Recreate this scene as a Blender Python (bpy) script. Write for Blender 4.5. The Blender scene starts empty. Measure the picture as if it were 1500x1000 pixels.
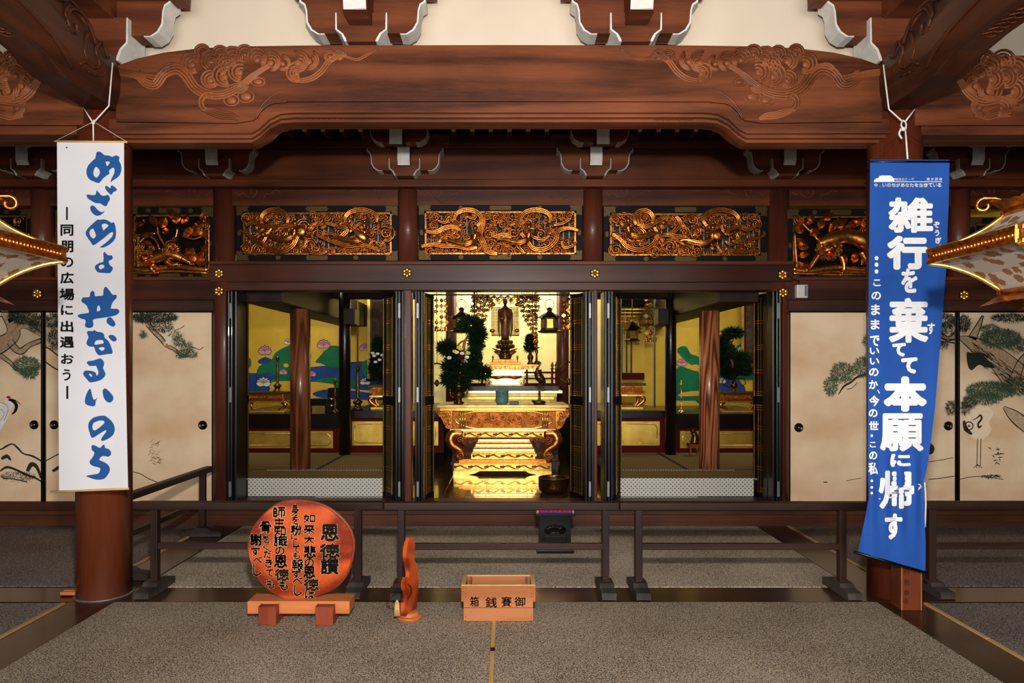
import bpy, math, random
from mathutils import Vector, Matrix
from mathutils.geometry import tessellate_polygon
random.seed(7)
PI = math.pi; sin, cos = math.sin, math.cos
SC = bpy.context.scene
COL = SC.collection

# ------------------------------------------------------------------ camera, world, lights, exposure
F = 1000.0; PX0, PY0, CH = 742.0, 537.0, 1.6        # focal length in px, vanishing point, eye height
cd = bpy.data.cameras.new('camera'); cam = bpy.data.objects.new('camera', cd); COL.objects.link(cam)
cam.location = (0, 0, CH); cam.rotation_euler = (PI/2, 0, 0)
cd.sensor_width = 36; cd.lens = 36*F/1500; cd.shift_x = (750-PX0)/1500; cd.shift_y = (PY0-500)/1500
cd.clip_start = .05; cd.clip_end = 100
SC.camera = cam
wd = bpy.data.worlds.new('world'); SC.world = wd; wd.use_nodes = True
wd.node_tree.nodes['Background'].inputs[0].default_value = (.95, .93, 1, 1)
wd.node_tree.nodes['Background'].inputs[1].default_value = .07
def area(name, loc, target, sx, sy, e, col=(1, 1, 1)):
    l = bpy.data.lights.new(name, 'AREA'); l.shape = 'RECTANGLE'; l.size = sx; l.size_y = sy; l.energy = e; l.color = col
    o = bpy.data.objects.new(name, l); COL.objects.link(o); o.location = loc
    o.rotation_euler = (Vector(target)-Vector(loc)).to_track_quat('-Z', 'Y').to_euler(); return o
area('flash', (.05, .05, 2.3), (0, 6, 2.0), .16, .12, 215, (1, .94, .86))
area('rear_fill', (0, -5.5, 2.1), (0, 6, 1.6), 11, 4, 690, (1, .97, .93))  # broad fill added for evenness, standing for daylight from an unseen entrance
area('altar_lamp', (-.02, 11.35, 3.3), (-.02, 12.0, 1.5), 2.6, .25, 75, (1, .92, .7))
area('altar_front_lamp', (-.05, 7.5, 3.1), (-.05, 9.2, .9), 1.2, .3, 13, (1, .86, .62))
area('left_chamber_lamp', (-3.1, 9.0, 3.0), (-3.2, 11.2, 1.3), 1.6, .5, 26, (1, .92, .75))
area('right_chamber_lamp', (3.0, 9.0, 3.0), (3.1, 11.2, 1.3), 1.6, .5, 30, (1, .92, .75))
vs = SC.view_settings; vs.view_transform = 'Standard'; vs.look = 'None'; vs.exposure = 0; vs.gamma = 1; vs.use_curve_mapping = False

# ------------------------------------------------------------------ materials
def lin(c):
    return tuple(((x/255)/12.92 if x/255 <= .04045 else ((x/255+.055)/1.055)**2.4) for x in c)+(1,)
def base(name, rough=.5, metal=0, spec=.5):
    m = bpy.data.materials.new(name); m.use_nodes = True; nt = m.node_tree; b = nt.nodes['Principled BSDF']
    b.inputs['Roughness'].default_value = rough; b.inputs['Metallic'].default_value = metal
    b.inputs['Specular IOR Level'].default_value = spec
    return m, nt, b
def plain(name, c, rough=.5, metal=0, spec=.5, var=.12, sc=30, bump=0, coat=0):
    m, nt, b = base(name, rough, metal, spec)
    tc = nt.nodes.new('ShaderNodeTexCoord'); n = nt.nodes.new('ShaderNodeTexNoise'); n.inputs['Scale'].default_value = sc; n.inputs['Detail'].default_value = 5
    nt.links.new(tc.outputs['Object'], n.inputs['Vector'])
    r = nt.nodes.new('ShaderNodeValToRGB'); C = lin(c)
    r.color_ramp.elements[0].position = .3; r.color_ramp.elements[1].position = .7
    r.color_ramp.elements[0].color = tuple(x*(1-var) for x in C[:3])+(1,); r.color_ramp.elements[1].color = tuple(min(1, x*(1+var)) for x in C[:3])+(1,)
    nt.links.new(n.outputs['Fac'], r.inputs['Fac']); nt.links.new(r.outputs['Color'], b.inputs['Base Color'])
    if bump:
        bp = nt.nodes.new('ShaderNodeBump'); bp.inputs['Strength'].default_value = bump; bp.inputs['Distance'].default_value = .01
        nt.links.new(n.outputs['Fac'], bp.inputs['Height']); nt.links.new(bp.outputs['Normal'], b.inputs['Normal'])
    b.inputs['Coat Weight'].default_value = coat
    return m
def wood(name, c1, c2, axis='x', rough=.45, g=9, dist=2.2, band=5.0, bump=.12, coat=0, ring=False, patch=.35):
    m, nt, b = base(name, rough, 0, .22)
    N = nt.nodes.new; L = nt.links.new
    tc = N('ShaderNodeTexCoord'); mp = N('ShaderNodeMapping')
    s = {'x': (.08, 1, 1), 'y': (1, .08, 1), 'z': (1, 1, .08), 'r': (.55, 1, 1)}[axis]
    mp.inputs['Scale'].default_value = s; L(tc.outputs['Object'], mp.inputs['Vector'])
    n1 = N('ShaderNodeTexNoise'); n1.inputs['Scale'].default_value = g*9; n1.inputs['Detail'].default_value = 6; n1.inputs['Roughness'].default_value = .65
    L(mp.outputs[0], n1.inputs['Vector'])
    n2 = N('ShaderNodeTexNoise'); n2.inputs['Scale'].default_value = band*(.6 if ring else 1); n2.inputs['Detail'].default_value = 2
    L(mp.outputs[0], n2.inputs['Vector'])
    ml = N('ShaderNodeMath'); ml.operation = 'MULTIPLY'; ml.inputs[1].default_value = (26 if ring else 14)*dist
    L(n2.outputs['Fac'], ml.inputs[0])
    sn = N('ShaderNodeMath'); sn.operation = 'SINE'; L(ml.outputs[0], sn.inputs[0])
    ab = N('ShaderNodeMath'); ab.operation = 'MULTIPLY_ADD'; ab.inputs[1].default_value = .34 if ring else .2; ab.inputs[2].default_value = .4; L(sn.outputs[0], ab.inputs[0])
    ad = N('ShaderNodeMath'); ad.operation = 'MULTIPLY_ADD'; ad.inputs[1].default_value = .55; L(n1.outputs['Fac'], ad.inputs[0]); L(ab.outputs[0], ad.inputs[2])
    sb = N('ShaderNodeMath'); sb.operation = 'SUBTRACT'; sb.inputs[1].default_value = .25; L(ad.outputs[0], sb.inputs[0])
    n3 = N('ShaderNodeTexNoise'); n3.inputs['Scale'].default_value = 1.7; L(tc.outputs['Object'], n3.inputs['Vector'])
    a3 = N('ShaderNodeMath'); a3.operation = 'MULTIPLY_ADD'; a3.inputs[1].default_value = patch*2; L(n3.outputs['Fac'], a3.inputs[0]); L(sb.outputs[0], a3.inputs[2])
    s3 = N('ShaderNodeMath'); s3.operation = 'SUBTRACT'; s3.inputs[1].default_value = patch; L(a3.outputs[0], s3.inputs[0])
    r = N('ShaderNodeValToRGB'); r.color_ramp.elements[0].color = lin(c1); r.color_ramp.elements[1].color = lin(c2)
    r.color_ramp.elements[0].position = .12; r.color_ramp.elements[1].position = .85
    L(s3.outputs[0], r.inputs['Fac']); L(r.outputs['Color'], b.inputs['Base Color'])
    bp = N('ShaderNodeBump'); bp.inputs['Strength'].default_value = bump; bp.inputs['Distance'].default_value = .004
    L(ad.outputs[0], bp.inputs['Height']); L(bp.outputs['Normal'], b.inputs['Normal'])
    b.inputs['Coat Weight'].default_value = coat; b.inputs['Coat Roughness'].default_value = .15
    return m
def carpet(name, c1, c2, sc=150):
    m, nt, b = base(name, .95, 0, .1); N = nt.nodes.new; L = nt.links.new
    tc = N('ShaderNodeTexCoord'); n = N('ShaderNodeTexNoise'); n.inputs['Scale'].default_value = sc; n.inputs['Detail'].default_value = 2
    L(tc.outputs['Object'], n.inputs['Vector'])
    n2 = N('ShaderNodeTexNoise'); n2.inputs['Scale'].default_value = 1.3; L(tc.outputs['Object'], n2.inputs['Vector'])
    m2 = N('ShaderNodeMath'); m2.operation = 'MULTIPLY_ADD'; m2.inputs[1].default_value = .18; L(n2.outputs['Fac'], m2.inputs[0]); L(n.outputs['Fac'], m2.inputs[2])
    r = N('ShaderNodeValToRGB'); r.color_ramp.elements[0].position = .47; r.color_ramp.elements[1].position = .70
    r.color_ramp.elements[0].color = lin(c1); r.color_ramp.elements[1].color = lin(c2)
    L(m2.outputs[0], r.inputs['Fac']); L(r.outputs['Color'], b.inputs['Base Color'])
    bp = N('ShaderNodeBump'); bp.inputs['Strength'].default_value = .35; bp.inputs['Distance'].default_value = .002
    L(n.outputs['Fac'], bp.inputs['Height']); L(bp.outputs['Normal'], b.inputs['Normal']); return m
def gold(name, c1, c2, rough=.32, sc=14, metal=1.0, bump=.2):
    m = plain(name, c1, rough, metal, .5, 0, sc, bump); nt = m.node_tree
    r = [n for n in nt.nodes if n.type == 'VALTORGB'][0]; r.color_ramp.elements[0].color = lin(c1); r.color_ramp.elements[1].color = lin(c2); return m

M = {}
M['beam'] = wood('reddish_beam_wood', (62, 31, 18), (130, 71, 42), 'x', .42, 7, 2.0, 3.2, .08)
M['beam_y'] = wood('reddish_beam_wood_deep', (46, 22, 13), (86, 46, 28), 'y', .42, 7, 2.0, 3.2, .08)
M['beam_back'] = wood('brown_beam_wood', (56, 25, 13), (104, 53, 29), 'x', .45, 7, 1.6, 3, .06)
M['bracket'] = wood('bracket_wood', (72, 34, 19), (128, 70, 42), 'x', .5, 8, 1.4, 4, .05)
M['nageshi'] = wood('dark_tie_beam_wood', (46, 22, 17), (84, 46, 34), 'x', .34, 9, 1.4, 3, .05, .04)
M['lintel'] = wood('dark_lintel_wood', (50, 28, 22), (84, 50, 38), 'x', .4, 9, 1.4, 3, .05)
M['column'] = wood('red_brown_column_wood', (84, 36, 20), (120, 60, 36), 'z', .3, 8, .9, 2.6, .05, .25)
M['small_column'] = wood('dark_red_column_wood', (66, 30, 20), (104, 54, 38), 'z', .38, 8, 1, 3, .05, .1)
M['inner_column'] = wood('grainy_red_column_wood', (62, 28, 16), (150, 88, 56), 'z', .3, 7, 3.2, 5, .08, .2)
M['inner_column_r'] = wood('zelkova_column_wood', (92, 44, 24), (188, 118, 80), 'z', .3, 6, 3.4, 6, .08, .2, True, .1)
M['darkcol'] = plain('dark_lacquered_column_wood', (18, 10, 8), .3, 0, .3, coat=.15)
M['floor'] = wood('dark_polished_floor_wood', (42, 26, 16), (78, 50, 32), 'x', .28, 9, 1.2, 3, .05, .3)
M['floor_y'] = wood('dark_polished_floor_wood_deep', (42, 26, 16), (78, 50, 32), 'y', .28, 9, 1.2, 3, .05, .3)
M['riser'] = wood('brown_riser_wood', (62, 34, 22), (100, 60, 40), 'x', .4, 9, 1.2, 3, .05)
M['fence'] = wood('weathered_fence_wood', (28, 15, 11), (62, 38, 29), 'x', .5, 9, 1.3, 4, .1)
M['fence_z'] = wood('weathered_fence_wood_upright', (28, 15, 11), (62, 38, 29), 'z', .5, 9, 1.3, 4, .1)
M['fence_y'] = wood('weathered_fence_wood_deep', (34, 20, 16), (66, 42, 34), 'y', .5, 9, 1.3, 4, .1)
M['foot'] = wood('grey_worn_foot_wood', (44, 36, 34), (86, 74, 68), 'y', .6, 9, 1.3, 4, .1)
M['carpet'] = carpet('taupe_carpet', (66, 56, 47), (190, 172, 150))
M['carpet_grey'] = carpet('grey_carpet', (50, 43, 41), (164, 148, 140))
M['strip'] = wood('pale_edge_wood', (176, 134, 80), (220, 180, 120), 'y', .5, 8, 1, 4, .05)
M['plaster'] = plain('cream_plaster', (222, 206, 184), .9, 0, .2, .05, 2.2)
M['white'] = plain('white_paint', (218, 216, 210), .8, 0, .2, .1, 18)
M['black'] = plain('black_lacquer', (5, 5, 5), .3, 0, .3, .2, 20, 0, .08)
M['blackmatte'] = plain('black_frame_paint', (7, 7, 8), .6, 0, .15, .2)
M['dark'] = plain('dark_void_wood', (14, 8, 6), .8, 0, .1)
M['gold'] = gold('carved_gold_leaf', (170, 92, 30), (236, 160, 76), .3, 30, .95, .1)
M['goldwarm'] = gold('amber_gold_leaf', (128, 62, 20), (214, 130, 52), .34, 45, .9, .15)
M['goldbright'] = gold('bright_gold_leaf', (216, 158, 58), (248, 208, 112), .28, 20, .9, .05)
M['goldwall'] = gold('gold_leaf_wall', (206, 168, 44), (228, 190, 62), .6, 3, .25, 0)
M['goldback'] = gold('pale_gold_leaf_wall', (248, 226, 140), (255, 240, 170), .6, 3, .15, 0)
M['goldpanel'] = gold('gold_leaf_panel', (190, 150, 50), (230, 196, 96), .38, 5, .7, .03)
M['brass'] = gold('aged_brass', (52, 42, 26), (98, 80, 48), .5, 120, .8, .3)
M['bronze'] = gold('dark_bronze', (44, 30, 12), (130, 94, 38), .3, 50, .9, .3)
M['silver'] = plain('grey_hinge_metal', (130, 130, 134), .4, .6)
M['cedar'] = wood('orange_cedar', (168, 84, 38), (216, 134, 80), 'x', .45, 7, 1.2, 4, .06, 0, False, .2)
M['cedar_box'] = wood('offertory_box_wood', (150, 88, 50), (190, 124, 80), 'x', .5, 8, 1, 4, .06, 0, False, .2)
M['disc'] = wood('glossy_burl_wood', (122, 36, 12), (206, 88, 40), 'r', .3, 6, 1.6, 3.4, .03, .25, True, .25)
M['carpet_mid'] = None
M['redblock'] = wood('dark_red_block_wood', (110, 46, 28), (146, 70, 44), 'z', .4, 8, 1, 4, .05)
M['paper'] = None
M['clothwhite'] = plain('white_banner_cloth', (212, 211, 216), .85, 0, .2, .03, 3)
M['clothblue'] = plain('blue_banner_cloth', (36, 82, 164), .85, 0, .2, .08, 5)
M['inkblue'] = plain('blue_print', (32, 82, 146), .8, 0, .2, .04)
M['inkblack'] = plain('black_ink', (14, 13, 13), .7, 0, .2, .05)
M['crane'] = plain('cream_crane_paint', (240, 218, 188), .8, 0, .2, .05)
M['inkcream'] = plain('cream_ink', (232, 214, 160), .7, 0, .2, .05)
M['inkwhite'] = plain('white_print', (240, 240, 244), .8, 0, .2, .03)
M['rope'] = plain('white_cord', (225, 220, 210), .8)
M['green'] = plain('dark_pine_green', (14, 38, 16), .7, 0, .15, .5, 60)
M['plantgreen'] = plain('painted_green', (12, 112, 72), .7, 0, .3, .25, 6)
M['waterblue'] = plain('painted_blue', (28, 68, 134), .7, 0, .3, .3, 5)
M['petal'] = plain('painted_pink', (214, 160, 176), .7, 0, .3, .25, 40)
M['petalw'] = plain('painted_white', (226, 222, 214), .7, 0, .3, .1)
M['petalline'] = plain('painted_maroon', (118, 30, 60), .7)
M['ink'] = plain('faded_ink', (54, 46, 38), .8, 0, .2, .4, 60)
M['bark'] = plain('painted_bark', (190, 160, 126), .8, 0, .2, .25, 40)
M['needle'] = plain('painted_needles', (58, 82, 58), .8, 0, .2, .3, 60)
M['needle2'] = plain('painted_dark_needles', (38, 46, 36), .8, 0, .2, .3, 60)
M['blush'] = plain('painted_brown', (190, 140, 96), .8)
M['redlac'] = plain('red_lacquer', (78, 10, 9), .65, 0, .1)
M['redcloth'] = plain('red_brocade', (196, 24, 34), .8, 0, .2, .2, 60)
M['bluecloth'] = plain('blue_brocade', (24, 44, 150), .8)
M['celadon'] = plain('celadon_glaze', (84, 124, 116), .3, 0, .5, .4, 60, .3)
M['yellow'] = plain('yellow_petals', (236, 206, 40), .6)
M['flowerw'] = plain('white_petals', (236, 236, 236), .6)
M['tatami'] = carpet('tatami_straw', (118, 96, 58), (150, 126, 82))
M['tatamiedge'] = plain('dark_tatami_border', (48, 50, 54), .8, 0, .2, .3, 80)
M['plastic'] = plain('off_white_plastic', (206, 204, 200), .4, 0, .5, .03)
M['skin'] = plain('dark_gilt_wood', (110, 66, 34), .35, .5, .5, .3, 30)
M['scroll'] = plain('dark_scroll_silk', (70, 58, 46), .8, 0, .2, .4, 12)
M['rodbrass'] = plain('brass_rod', (220, 180, 90), .3, .9)  # plain brass of the rod, one stand and some pendant pieces

M['carpet_mid'] = carpet('pale_taupe_carpet', (84, 72, 62), (226, 208, 186))
def fusuma_mat():
    m, nt, b = base('aged_gold_paper', .75, .05, .3); N = nt.nodes.new; L = nt.links.new
    tc = N('ShaderNodeTexCoord'); mp = N('ShaderNodeMapping'); mp.inputs['Scale'].default_value = (1, 1, 1.5); L(tc.outputs['Object'], mp.inputs['Vector'])
    n = N('ShaderNodeTexNoise'); n.inputs['Scale'].default_value = 1.3; n.inputs['Detail'].default_value = 5; n.inputs['Roughness'].default_value = .5; L(mp.outputs[0], n.inputs['Vector'])
    r = N('ShaderNodeValToRGB'); e = r.color_ramp.elements; e[0].position = .3; e[0].color = lin((222, 180, 138)); e[1].position = .62; e[1].color = lin((250, 224, 190))
    L(n.outputs['Fac'], r.inputs['Fac'])
    n2 = N('ShaderNodeTexNoise'); n2.inputs['Scale'].default_value = 90; L(tc.outputs['Object'], n2.inputs['Vector'])
    mx = N('ShaderNodeMixRGB'); mx.blend_type = 'MULTIPLY'; mx.inputs[0].default_value = .1; L(r.outputs[0], mx.inputs[1]); L(n2.outputs['Fac'], mx.inputs[2])
    L(mx.outputs[0], b.inputs['Base Color']); return m
M['paper'] = fusuma_mat()
def lantern_cloth():
    m, nt, b = base('floral_lantern_cloth', .8, 0, .2); N = nt.nodes.new; L = nt.links.new
    tc = N('ShaderNodeTexCoord'); v = N('ShaderNodeTexVoronoi'); v.inputs['Scale'].default_value = 17; L(tc.outputs['Object'], v.inputs['Vector'])
    n = N('ShaderNodeTexNoise'); n.inputs['Scale'].default_value = 70; n.inputs['Detail'].default_value = 2; L(tc.outputs['Object'], n.inputs['Vector'])
    a = N('ShaderNodeMath'); a.operation = 'MULTIPLY_ADD'; a.inputs[1].default_value = .55; L(n.outputs['Fac'], a.inputs[0]); L(v.outputs['Distance'], a.inputs[2])
    r = N('ShaderNodeValToRGB'); r.color_ramp.interpolation = 'CONSTANT'; e = r.color_ramp.elements; e[0].color = lin((126, 90, 60)); e[1].position = .68; e[1].color = lin((172, 162, 152))
    L(a.outputs[0], r.inputs['Fac']); L(r.outputs[0], b.inputs['Base Color']); return m
M['lcloth'] = lantern_cloth()
def brocade():      # white tatami edging with rows of black crosses
    m, nt, b = base('white_brocade_with_crosses', .8, 0, .2); N = nt.nodes.new; L = nt.links.new
    tc = N('ShaderNodeTexCoord'); sp = N('ShaderNodeSeparateXYZ'); L(tc.outputs['Object'], sp.inputs[0])
    def mt(op, a, bb):
        k = N('ShaderNodeMath'); k.operation = op
        for i, q in enumerate((a, bb)):
            if q is None: continue
            if isinstance(q, (int, float)): k.inputs[i].default_value = q
            else: L(q, k.inputs[i])
        return k.outputs[0]
    x = mt('MULTIPLY', sp.outputs['X'], 2*PI/.043); z = mt('MULTIPLY', sp.outputs['Z'], 2*PI/.043)
    d = mt('ADD', mt('COSINE', x, None), mt('COSINE', z, None))
    d2 = mt('ADD', mt('COSINE', mt('MULTIPLY', x, 2), None), mt('COSINE', mt('MULTIPLY', z, 2), None))
    k1 = mt('GREATER_THAN', mt('ABSOLUTE', d, None), 1.25); k2 = mt('LESS_THAN', mt('ABSOLUTE', d, None), 1.86)
    k = mt('MULTIPLY', k1, k2)
    mx = N('ShaderNodeMixRGB'); mx.inputs[1].default_value = lin((206, 202, 192)); mx.inputs[2].default_value = lin((66, 64, 64)); L(k, mx.inputs[0]); L(mx.outputs[0], b.inputs['Base Color']); return m
M['brocade'] = brocade()

# ------------------------------------------------------------------ geometry helpers
def at(px, py, Y):
    return Vector(((px-PX0)*Y/F, Y, CH-(py-PY0)*Y/F))
def pz(py, Y): return CH-(py-PY0)*Y/F
def pxx(px, Y): return (px-PX0)*Y/F
ORG = {}
class MB:
    def __init__(s): s.v = []; s.f = []; s.sm = []
    def add(s, vs_, fs, smooth=False):
        o = len(s.v); s.v += [tuple(p) for p in vs_]; s.f += [tuple(i+o for i in f) for f in fs]; s.sm += [smooth]*len(fs); return s
    def box(s, x0, x1, y0, y1, z0, z1):
        return s.add([(x0,y0,z0),(x1,y0,z0),(x1,y1,z0),(x0,y1,z0),(x0,y0,z1),(x1,y0,z1),(x1,y1,z1),(x0,y1,z1)],
                     [(0,3,2,1),(4,5,6,7),(0,1,5,4),(1,2,6,5),(2,3,7,6),(3,0,4,7)])
    def pbox(s, px0, px1, py0, py1, Y0, Y1):       # front face given by photo lines at depth Y0
        return s.box(pxx(px0, Y0), pxx(px1, Y0), Y0, Y1, pz(py1, Y0), pz(py0, Y0))
    def hexa(s, p):   # 8 points in box order
        return s.add(p, [(0,3,2,1),(4,5,6,7),(0,1,5,4),(1,2,6,5),(2,3,7,6),(3,0,4,7)])
    def prism(s, pts, a, b, axis='y'):
        n = len(pts)
        ar = sum(pts[i][0]*pts[(i+1) % n][1]-pts[(i+1) % n][0]*pts[i][1] for i in range(n))
        if ar < 0: pts = pts[::-1]
        def P(p, t): return {'y': (p[0], t, p[1]), 'x': (t, p[0], p[1]), 'z': (p[0], p[1], t)}[axis]
        vv = [P(p, a) for p in pts]+[P(p, b) for p in pts]
        tri = tessellate_polygon([[Vector((p[0], p[1], 0)) for p in pts]])
        fs = [tuple(t) for t in tri]+[tuple(i+n for i in reversed(t)) for t in tri]
        fs += [(i, (i+1) % n, (i+1) % n+n, i+n) for i in range(n)]
        return s.add(vv, fs)
    def tube(s, pts, r, n=6, closed=False, flat=None, smooth=True, spline=0):
        pts = [Vector(p) for p in pts]
        if spline: pts, r = catmull(pts, r, spline, closed)
        m = len(pts); R = r if isinstance(r, (list, tuple)) else [r]*m
        up = Vector((0, 1, 0)); vv = []
        for i, p in enumerate(pts):
            a = pts[(i-1) % m] if (i or closed) else pts[0]; b = pts[(i+1) % m] if (i < m-1 or closed) else pts[-1]
            t = (b-a)
            if t.length < 1e-9: t = Vector((1, 0, 0))
            t.normalize(); u = up if abs(t.dot(up)) < .95 else Vector((1, 0, 0))
            w = t.cross(u).normalized(); u = w.cross(t)
            for k in range(n):
                q = 2*PI*k/n+PI/n; vv.append(p+w*cos(q)*R[i]+u*sin(q)*R[i]*(flat or 1))
        fs = []
        for i in range(m if closed else m-1):
            j = (i+1) % m
            for k in range(n):
                fs.append((i*n+k, i*n+(k+1) % n, j*n+(k+1) % n, j*n+k))
        if not closed: fs += [tuple(reversed(range(n))), tuple(range((m-1)*n, m*n))]
        return s.add(vv, fs, smooth)
    def lathe(s, prof, c=(0, 0, 0), n=20, smooth=True, sx=1, sy=1):
        vv = []
        for r, z in prof:
            for k in range(n): vv.append((c[0]+r*sx*cos(2*PI*k/n), c[1]+r*sy*sin(2*PI*k/n), c[2]+z))
        fs = [(i*n+k, i*n+(k+1) % n, (i+1)*n+(k+1) % n, (i+1)*n+k) for i in range(len(prof)-1) for k in range(n)]
        fs += [tuple(reversed(range(n))), tuple(range((len(prof)-1)*n, len(prof)*n))]
        return s.add(vv, fs, smooth)
    def ball(s, c, r, n=10, m=6):
        if not isinstance(r, (tuple, list)): r = (r, r, r)
        vv = [(c[0], c[1], c[2]-r[2])]
        for i in range(1, m):
            a = PI*i/m-PI/2
            for k in range(n): vv.append((c[0]+r[0]*cos(a)*cos(2*PI*k/n), c[1]+r[1]*cos(a)*sin(2*PI*k/n), c[2]+r[2]*sin(a)))
        vv.append((c[0], c[1], c[2]+r[2])); L_ = len(vv)-1
        fs = [(0, 1+(k+1) % n, 1+k) for k in range(n)]
        for i in range(m-2):
            for k in range(n): fs.append((1+i*n+k, 1+i*n+(k+1) % n, 1+(i+1)*n+(k+1) % n, 1+(i+1)*n+k))
        fs += [(L_, 1+(m-2)*n+k, 1+(m-2)*n+(k+1) % n) for k in range(n)]
        return s.add(vv, fs, True)
    def xf(s, fn): s.v = [tuple(fn(Vector(p))) for p in s.v]; return s
    def build(s, name, mat, parent=None, bevel=0, kind=None, label=None):
        me = bpy.data.meshes.new(name)
        o = bpy.data.objects.new(name, me); COL.objects.link(o)
        if parent is not None:
            og = ORG[parent.name]; o.parent = parent
        else:
            xs = [p[0] for p in s.v]; ys = [p[1] for p in s.v]; zs = [p[2] for p in s.v]
            og = Vector(((min(xs)+max(xs))/2, (min(ys)+max(ys))/2, min(zs))); o.location = og
        ORG[o.name] = og
        me.from_pydata([(p[0]-og[0], p[1]-og[1], p[2]-og[2]) for p in s.v], [], s.f)
        me.polygons.foreach_set('use_smooth', s.sm); me.materials.append(M[mat] if isinstance(mat, str) else mat); me.update()
        if bevel:
            b = o.modifiers.new('edge_wear', 'BEVEL'); b.width = bevel; b.segments = 2; b.limit_method = 'ANGLE'
        if kind: o['kind'] = kind
        if label: o['label'] = label
        return o
def catmull(pts, r, k, closed=False):
    m = len(pts); out = []; ro = []; R = r if isinstance(r, (list, tuple)) else [r]*m
    for i in range(m if closed else m-1):
        g = (lambda j: j % m) if closed else (lambda j: max(0, min(m-1, j)))
        p0, p1, p2, p3 = pts[g(i-1)], pts[g(i)], pts[g(i+1)], pts[g(i+2)]
        for q in range(k):
            t = q/k
            out.append(.5*((2*p1)+(p2-p0)*t+(2*p0-5*p1+4*p2-p3)*t*t+(3*p1-p0-3*p2+p3)*t**3)); ro.append(R[g(i)]*(1-t)+R[g(i+1)]*t)
    if not closed: out.append(pts[-1]); ro.append(R[-1])
    return out, ro
def sm2(pts, k=4, closed=True):
    p, _ = catmull([Vector((a, b, 0)) for a, b in pts], 1, k, closed); return [(q.x, q.y) for q in p]
def thing(name, label, cat, loc, group=None):
    o = bpy.data.objects.new(name, None); COL.objects.link(o); o.location = loc; ORG[o.name] = Vector(loc)
    o.empty_display_size = .1; o['label'] = label; o['category'] = cat
    if group: o['group'] = group
    return o
def tag(o, label, cat, group=None):
    o['label'] = label; o['category'] = cat
    if group: o['group'] = group
    return o
def struct(o): o['kind'] = 'structure'; return o
def copy_tree(o, loc=None, label=None, group=None):
    def rec(a, par):
        c = a.copy(); COL.objects.link(c); c.parent = par; ORG[c.name] = ORG[a.name]
        for ch in list(a.children): rec(ch, c)
        return c
    c = rec(o, None)
    if loc is not None: c.location = loc
    if label: c['label'] = label
    if group: c['group'] = group
    return c
def inst(src, name, parent, loc=(0, 0, 0), rot=(0, 0, 0), scale=(1, 1, 1)):
    o = bpy.data.objects.new(name, src.data); COL.objects.link(o); o.parent = parent; o.location = loc; o.rotation_euler = rot; o.scale = scale
    ORG[o.name] = ORG[parent.name]; return o

GC = {}
def glyph(ch, bold):
    k = (ch, bold)
    if k in GC: return GC[k]
    cu = bpy.data.curves.new('glyph', 'FONT'); cu.body = ch; cu.size = 1; cu.offset = bold; cu.resolution_u = 3; cu.fill_mode = 'FRONT'
    o = bpy.data.objects.new('glyph', cu); COL.objects.link(o); bpy.context.view_layer.update()
    me = o.evaluated_get(bpy.context.evaluated_depsgraph_get()).to_mesh()
    v = [(p.co.x, p.co.y) for p in me.vertices]; f = [tuple(p.vertices) for p in me.polygons]
    o.to_mesh_clear(); bpy.data.objects.remove(o); bpy.data.curves.remove(cu)
    GC[k] = (v, f); return GC[k]
def put(mb, ch, cx, cy, size, fn, bold=0, w=None, h=None):
    """write a character centred at (cx, cy), fitted to a w x h box in photo px; bold thickens the strokes by overlaid copies"""
    v, f = glyph(ch, 0)
    if not v: return
    b = bold*min(w or size, h or size)*.8 if bold else 0
    x0 = min(a for a, b_ in v); x1 = max(a for a, b_ in v); y0 = min(b_ for a, b_ in v); y1 = max(b_ for a, b_ in v)
    sx = max(.2, w-2*b)/(x1-x0) if w else size; sy = max(.2, h-2*b)/(y1-y0) if h else size
    mx, my = (x0+x1)/2, (y0+y1)/2
    n = 0 if not b else (6 if b < .8 else 10)
    for dx, dy in [(0, 0)]+[(b*cos(2*PI*i/n), b*sin(2*PI*i/n)) for i in range(n)]:
        mb.add([fn(cx+(a-mx)*sx+dx, cy-(c-my)*sy+dy) for a, c in v], f)
def poly(mb, pts, fn, k=0, closed=True, holes=()):
    P = sm2(pts, k) if k else pts
    L_ = [[Vector((a, b, 0)) for a, b in P]]
    for h in holes:
        H = sm2(h, k) if k else h
        L_.append([Vector((a, b, 0)) for a, b in H])
    tri = tessellate_polygon(L_); fl = [q for l in L_ for q in l]
    def orient(t):
        a, b, c = (fl[i] for i in t); cr = (b.x-a.x)*(c.y-a.y)-(b.y-a.y)*(c.x-a.x)
        return t if cr < 0 else tuple(reversed(t))
    mb.add([fn(q.x, q.y) for q in fl], [orient(tuple(t)) for t in tri])

M['edge'] = plain('greyed_white_paint', (176, 170, 162), .85, 0, .2, .15, 25)
M['ridge'] = wood('highlit_worn_carving_wood', (84, 42, 22), (156, 92, 56), 'x', .42, 7, 1.5, 3.2, .05)  # paler than the beam: edge highlights and wear put into the colour
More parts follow.
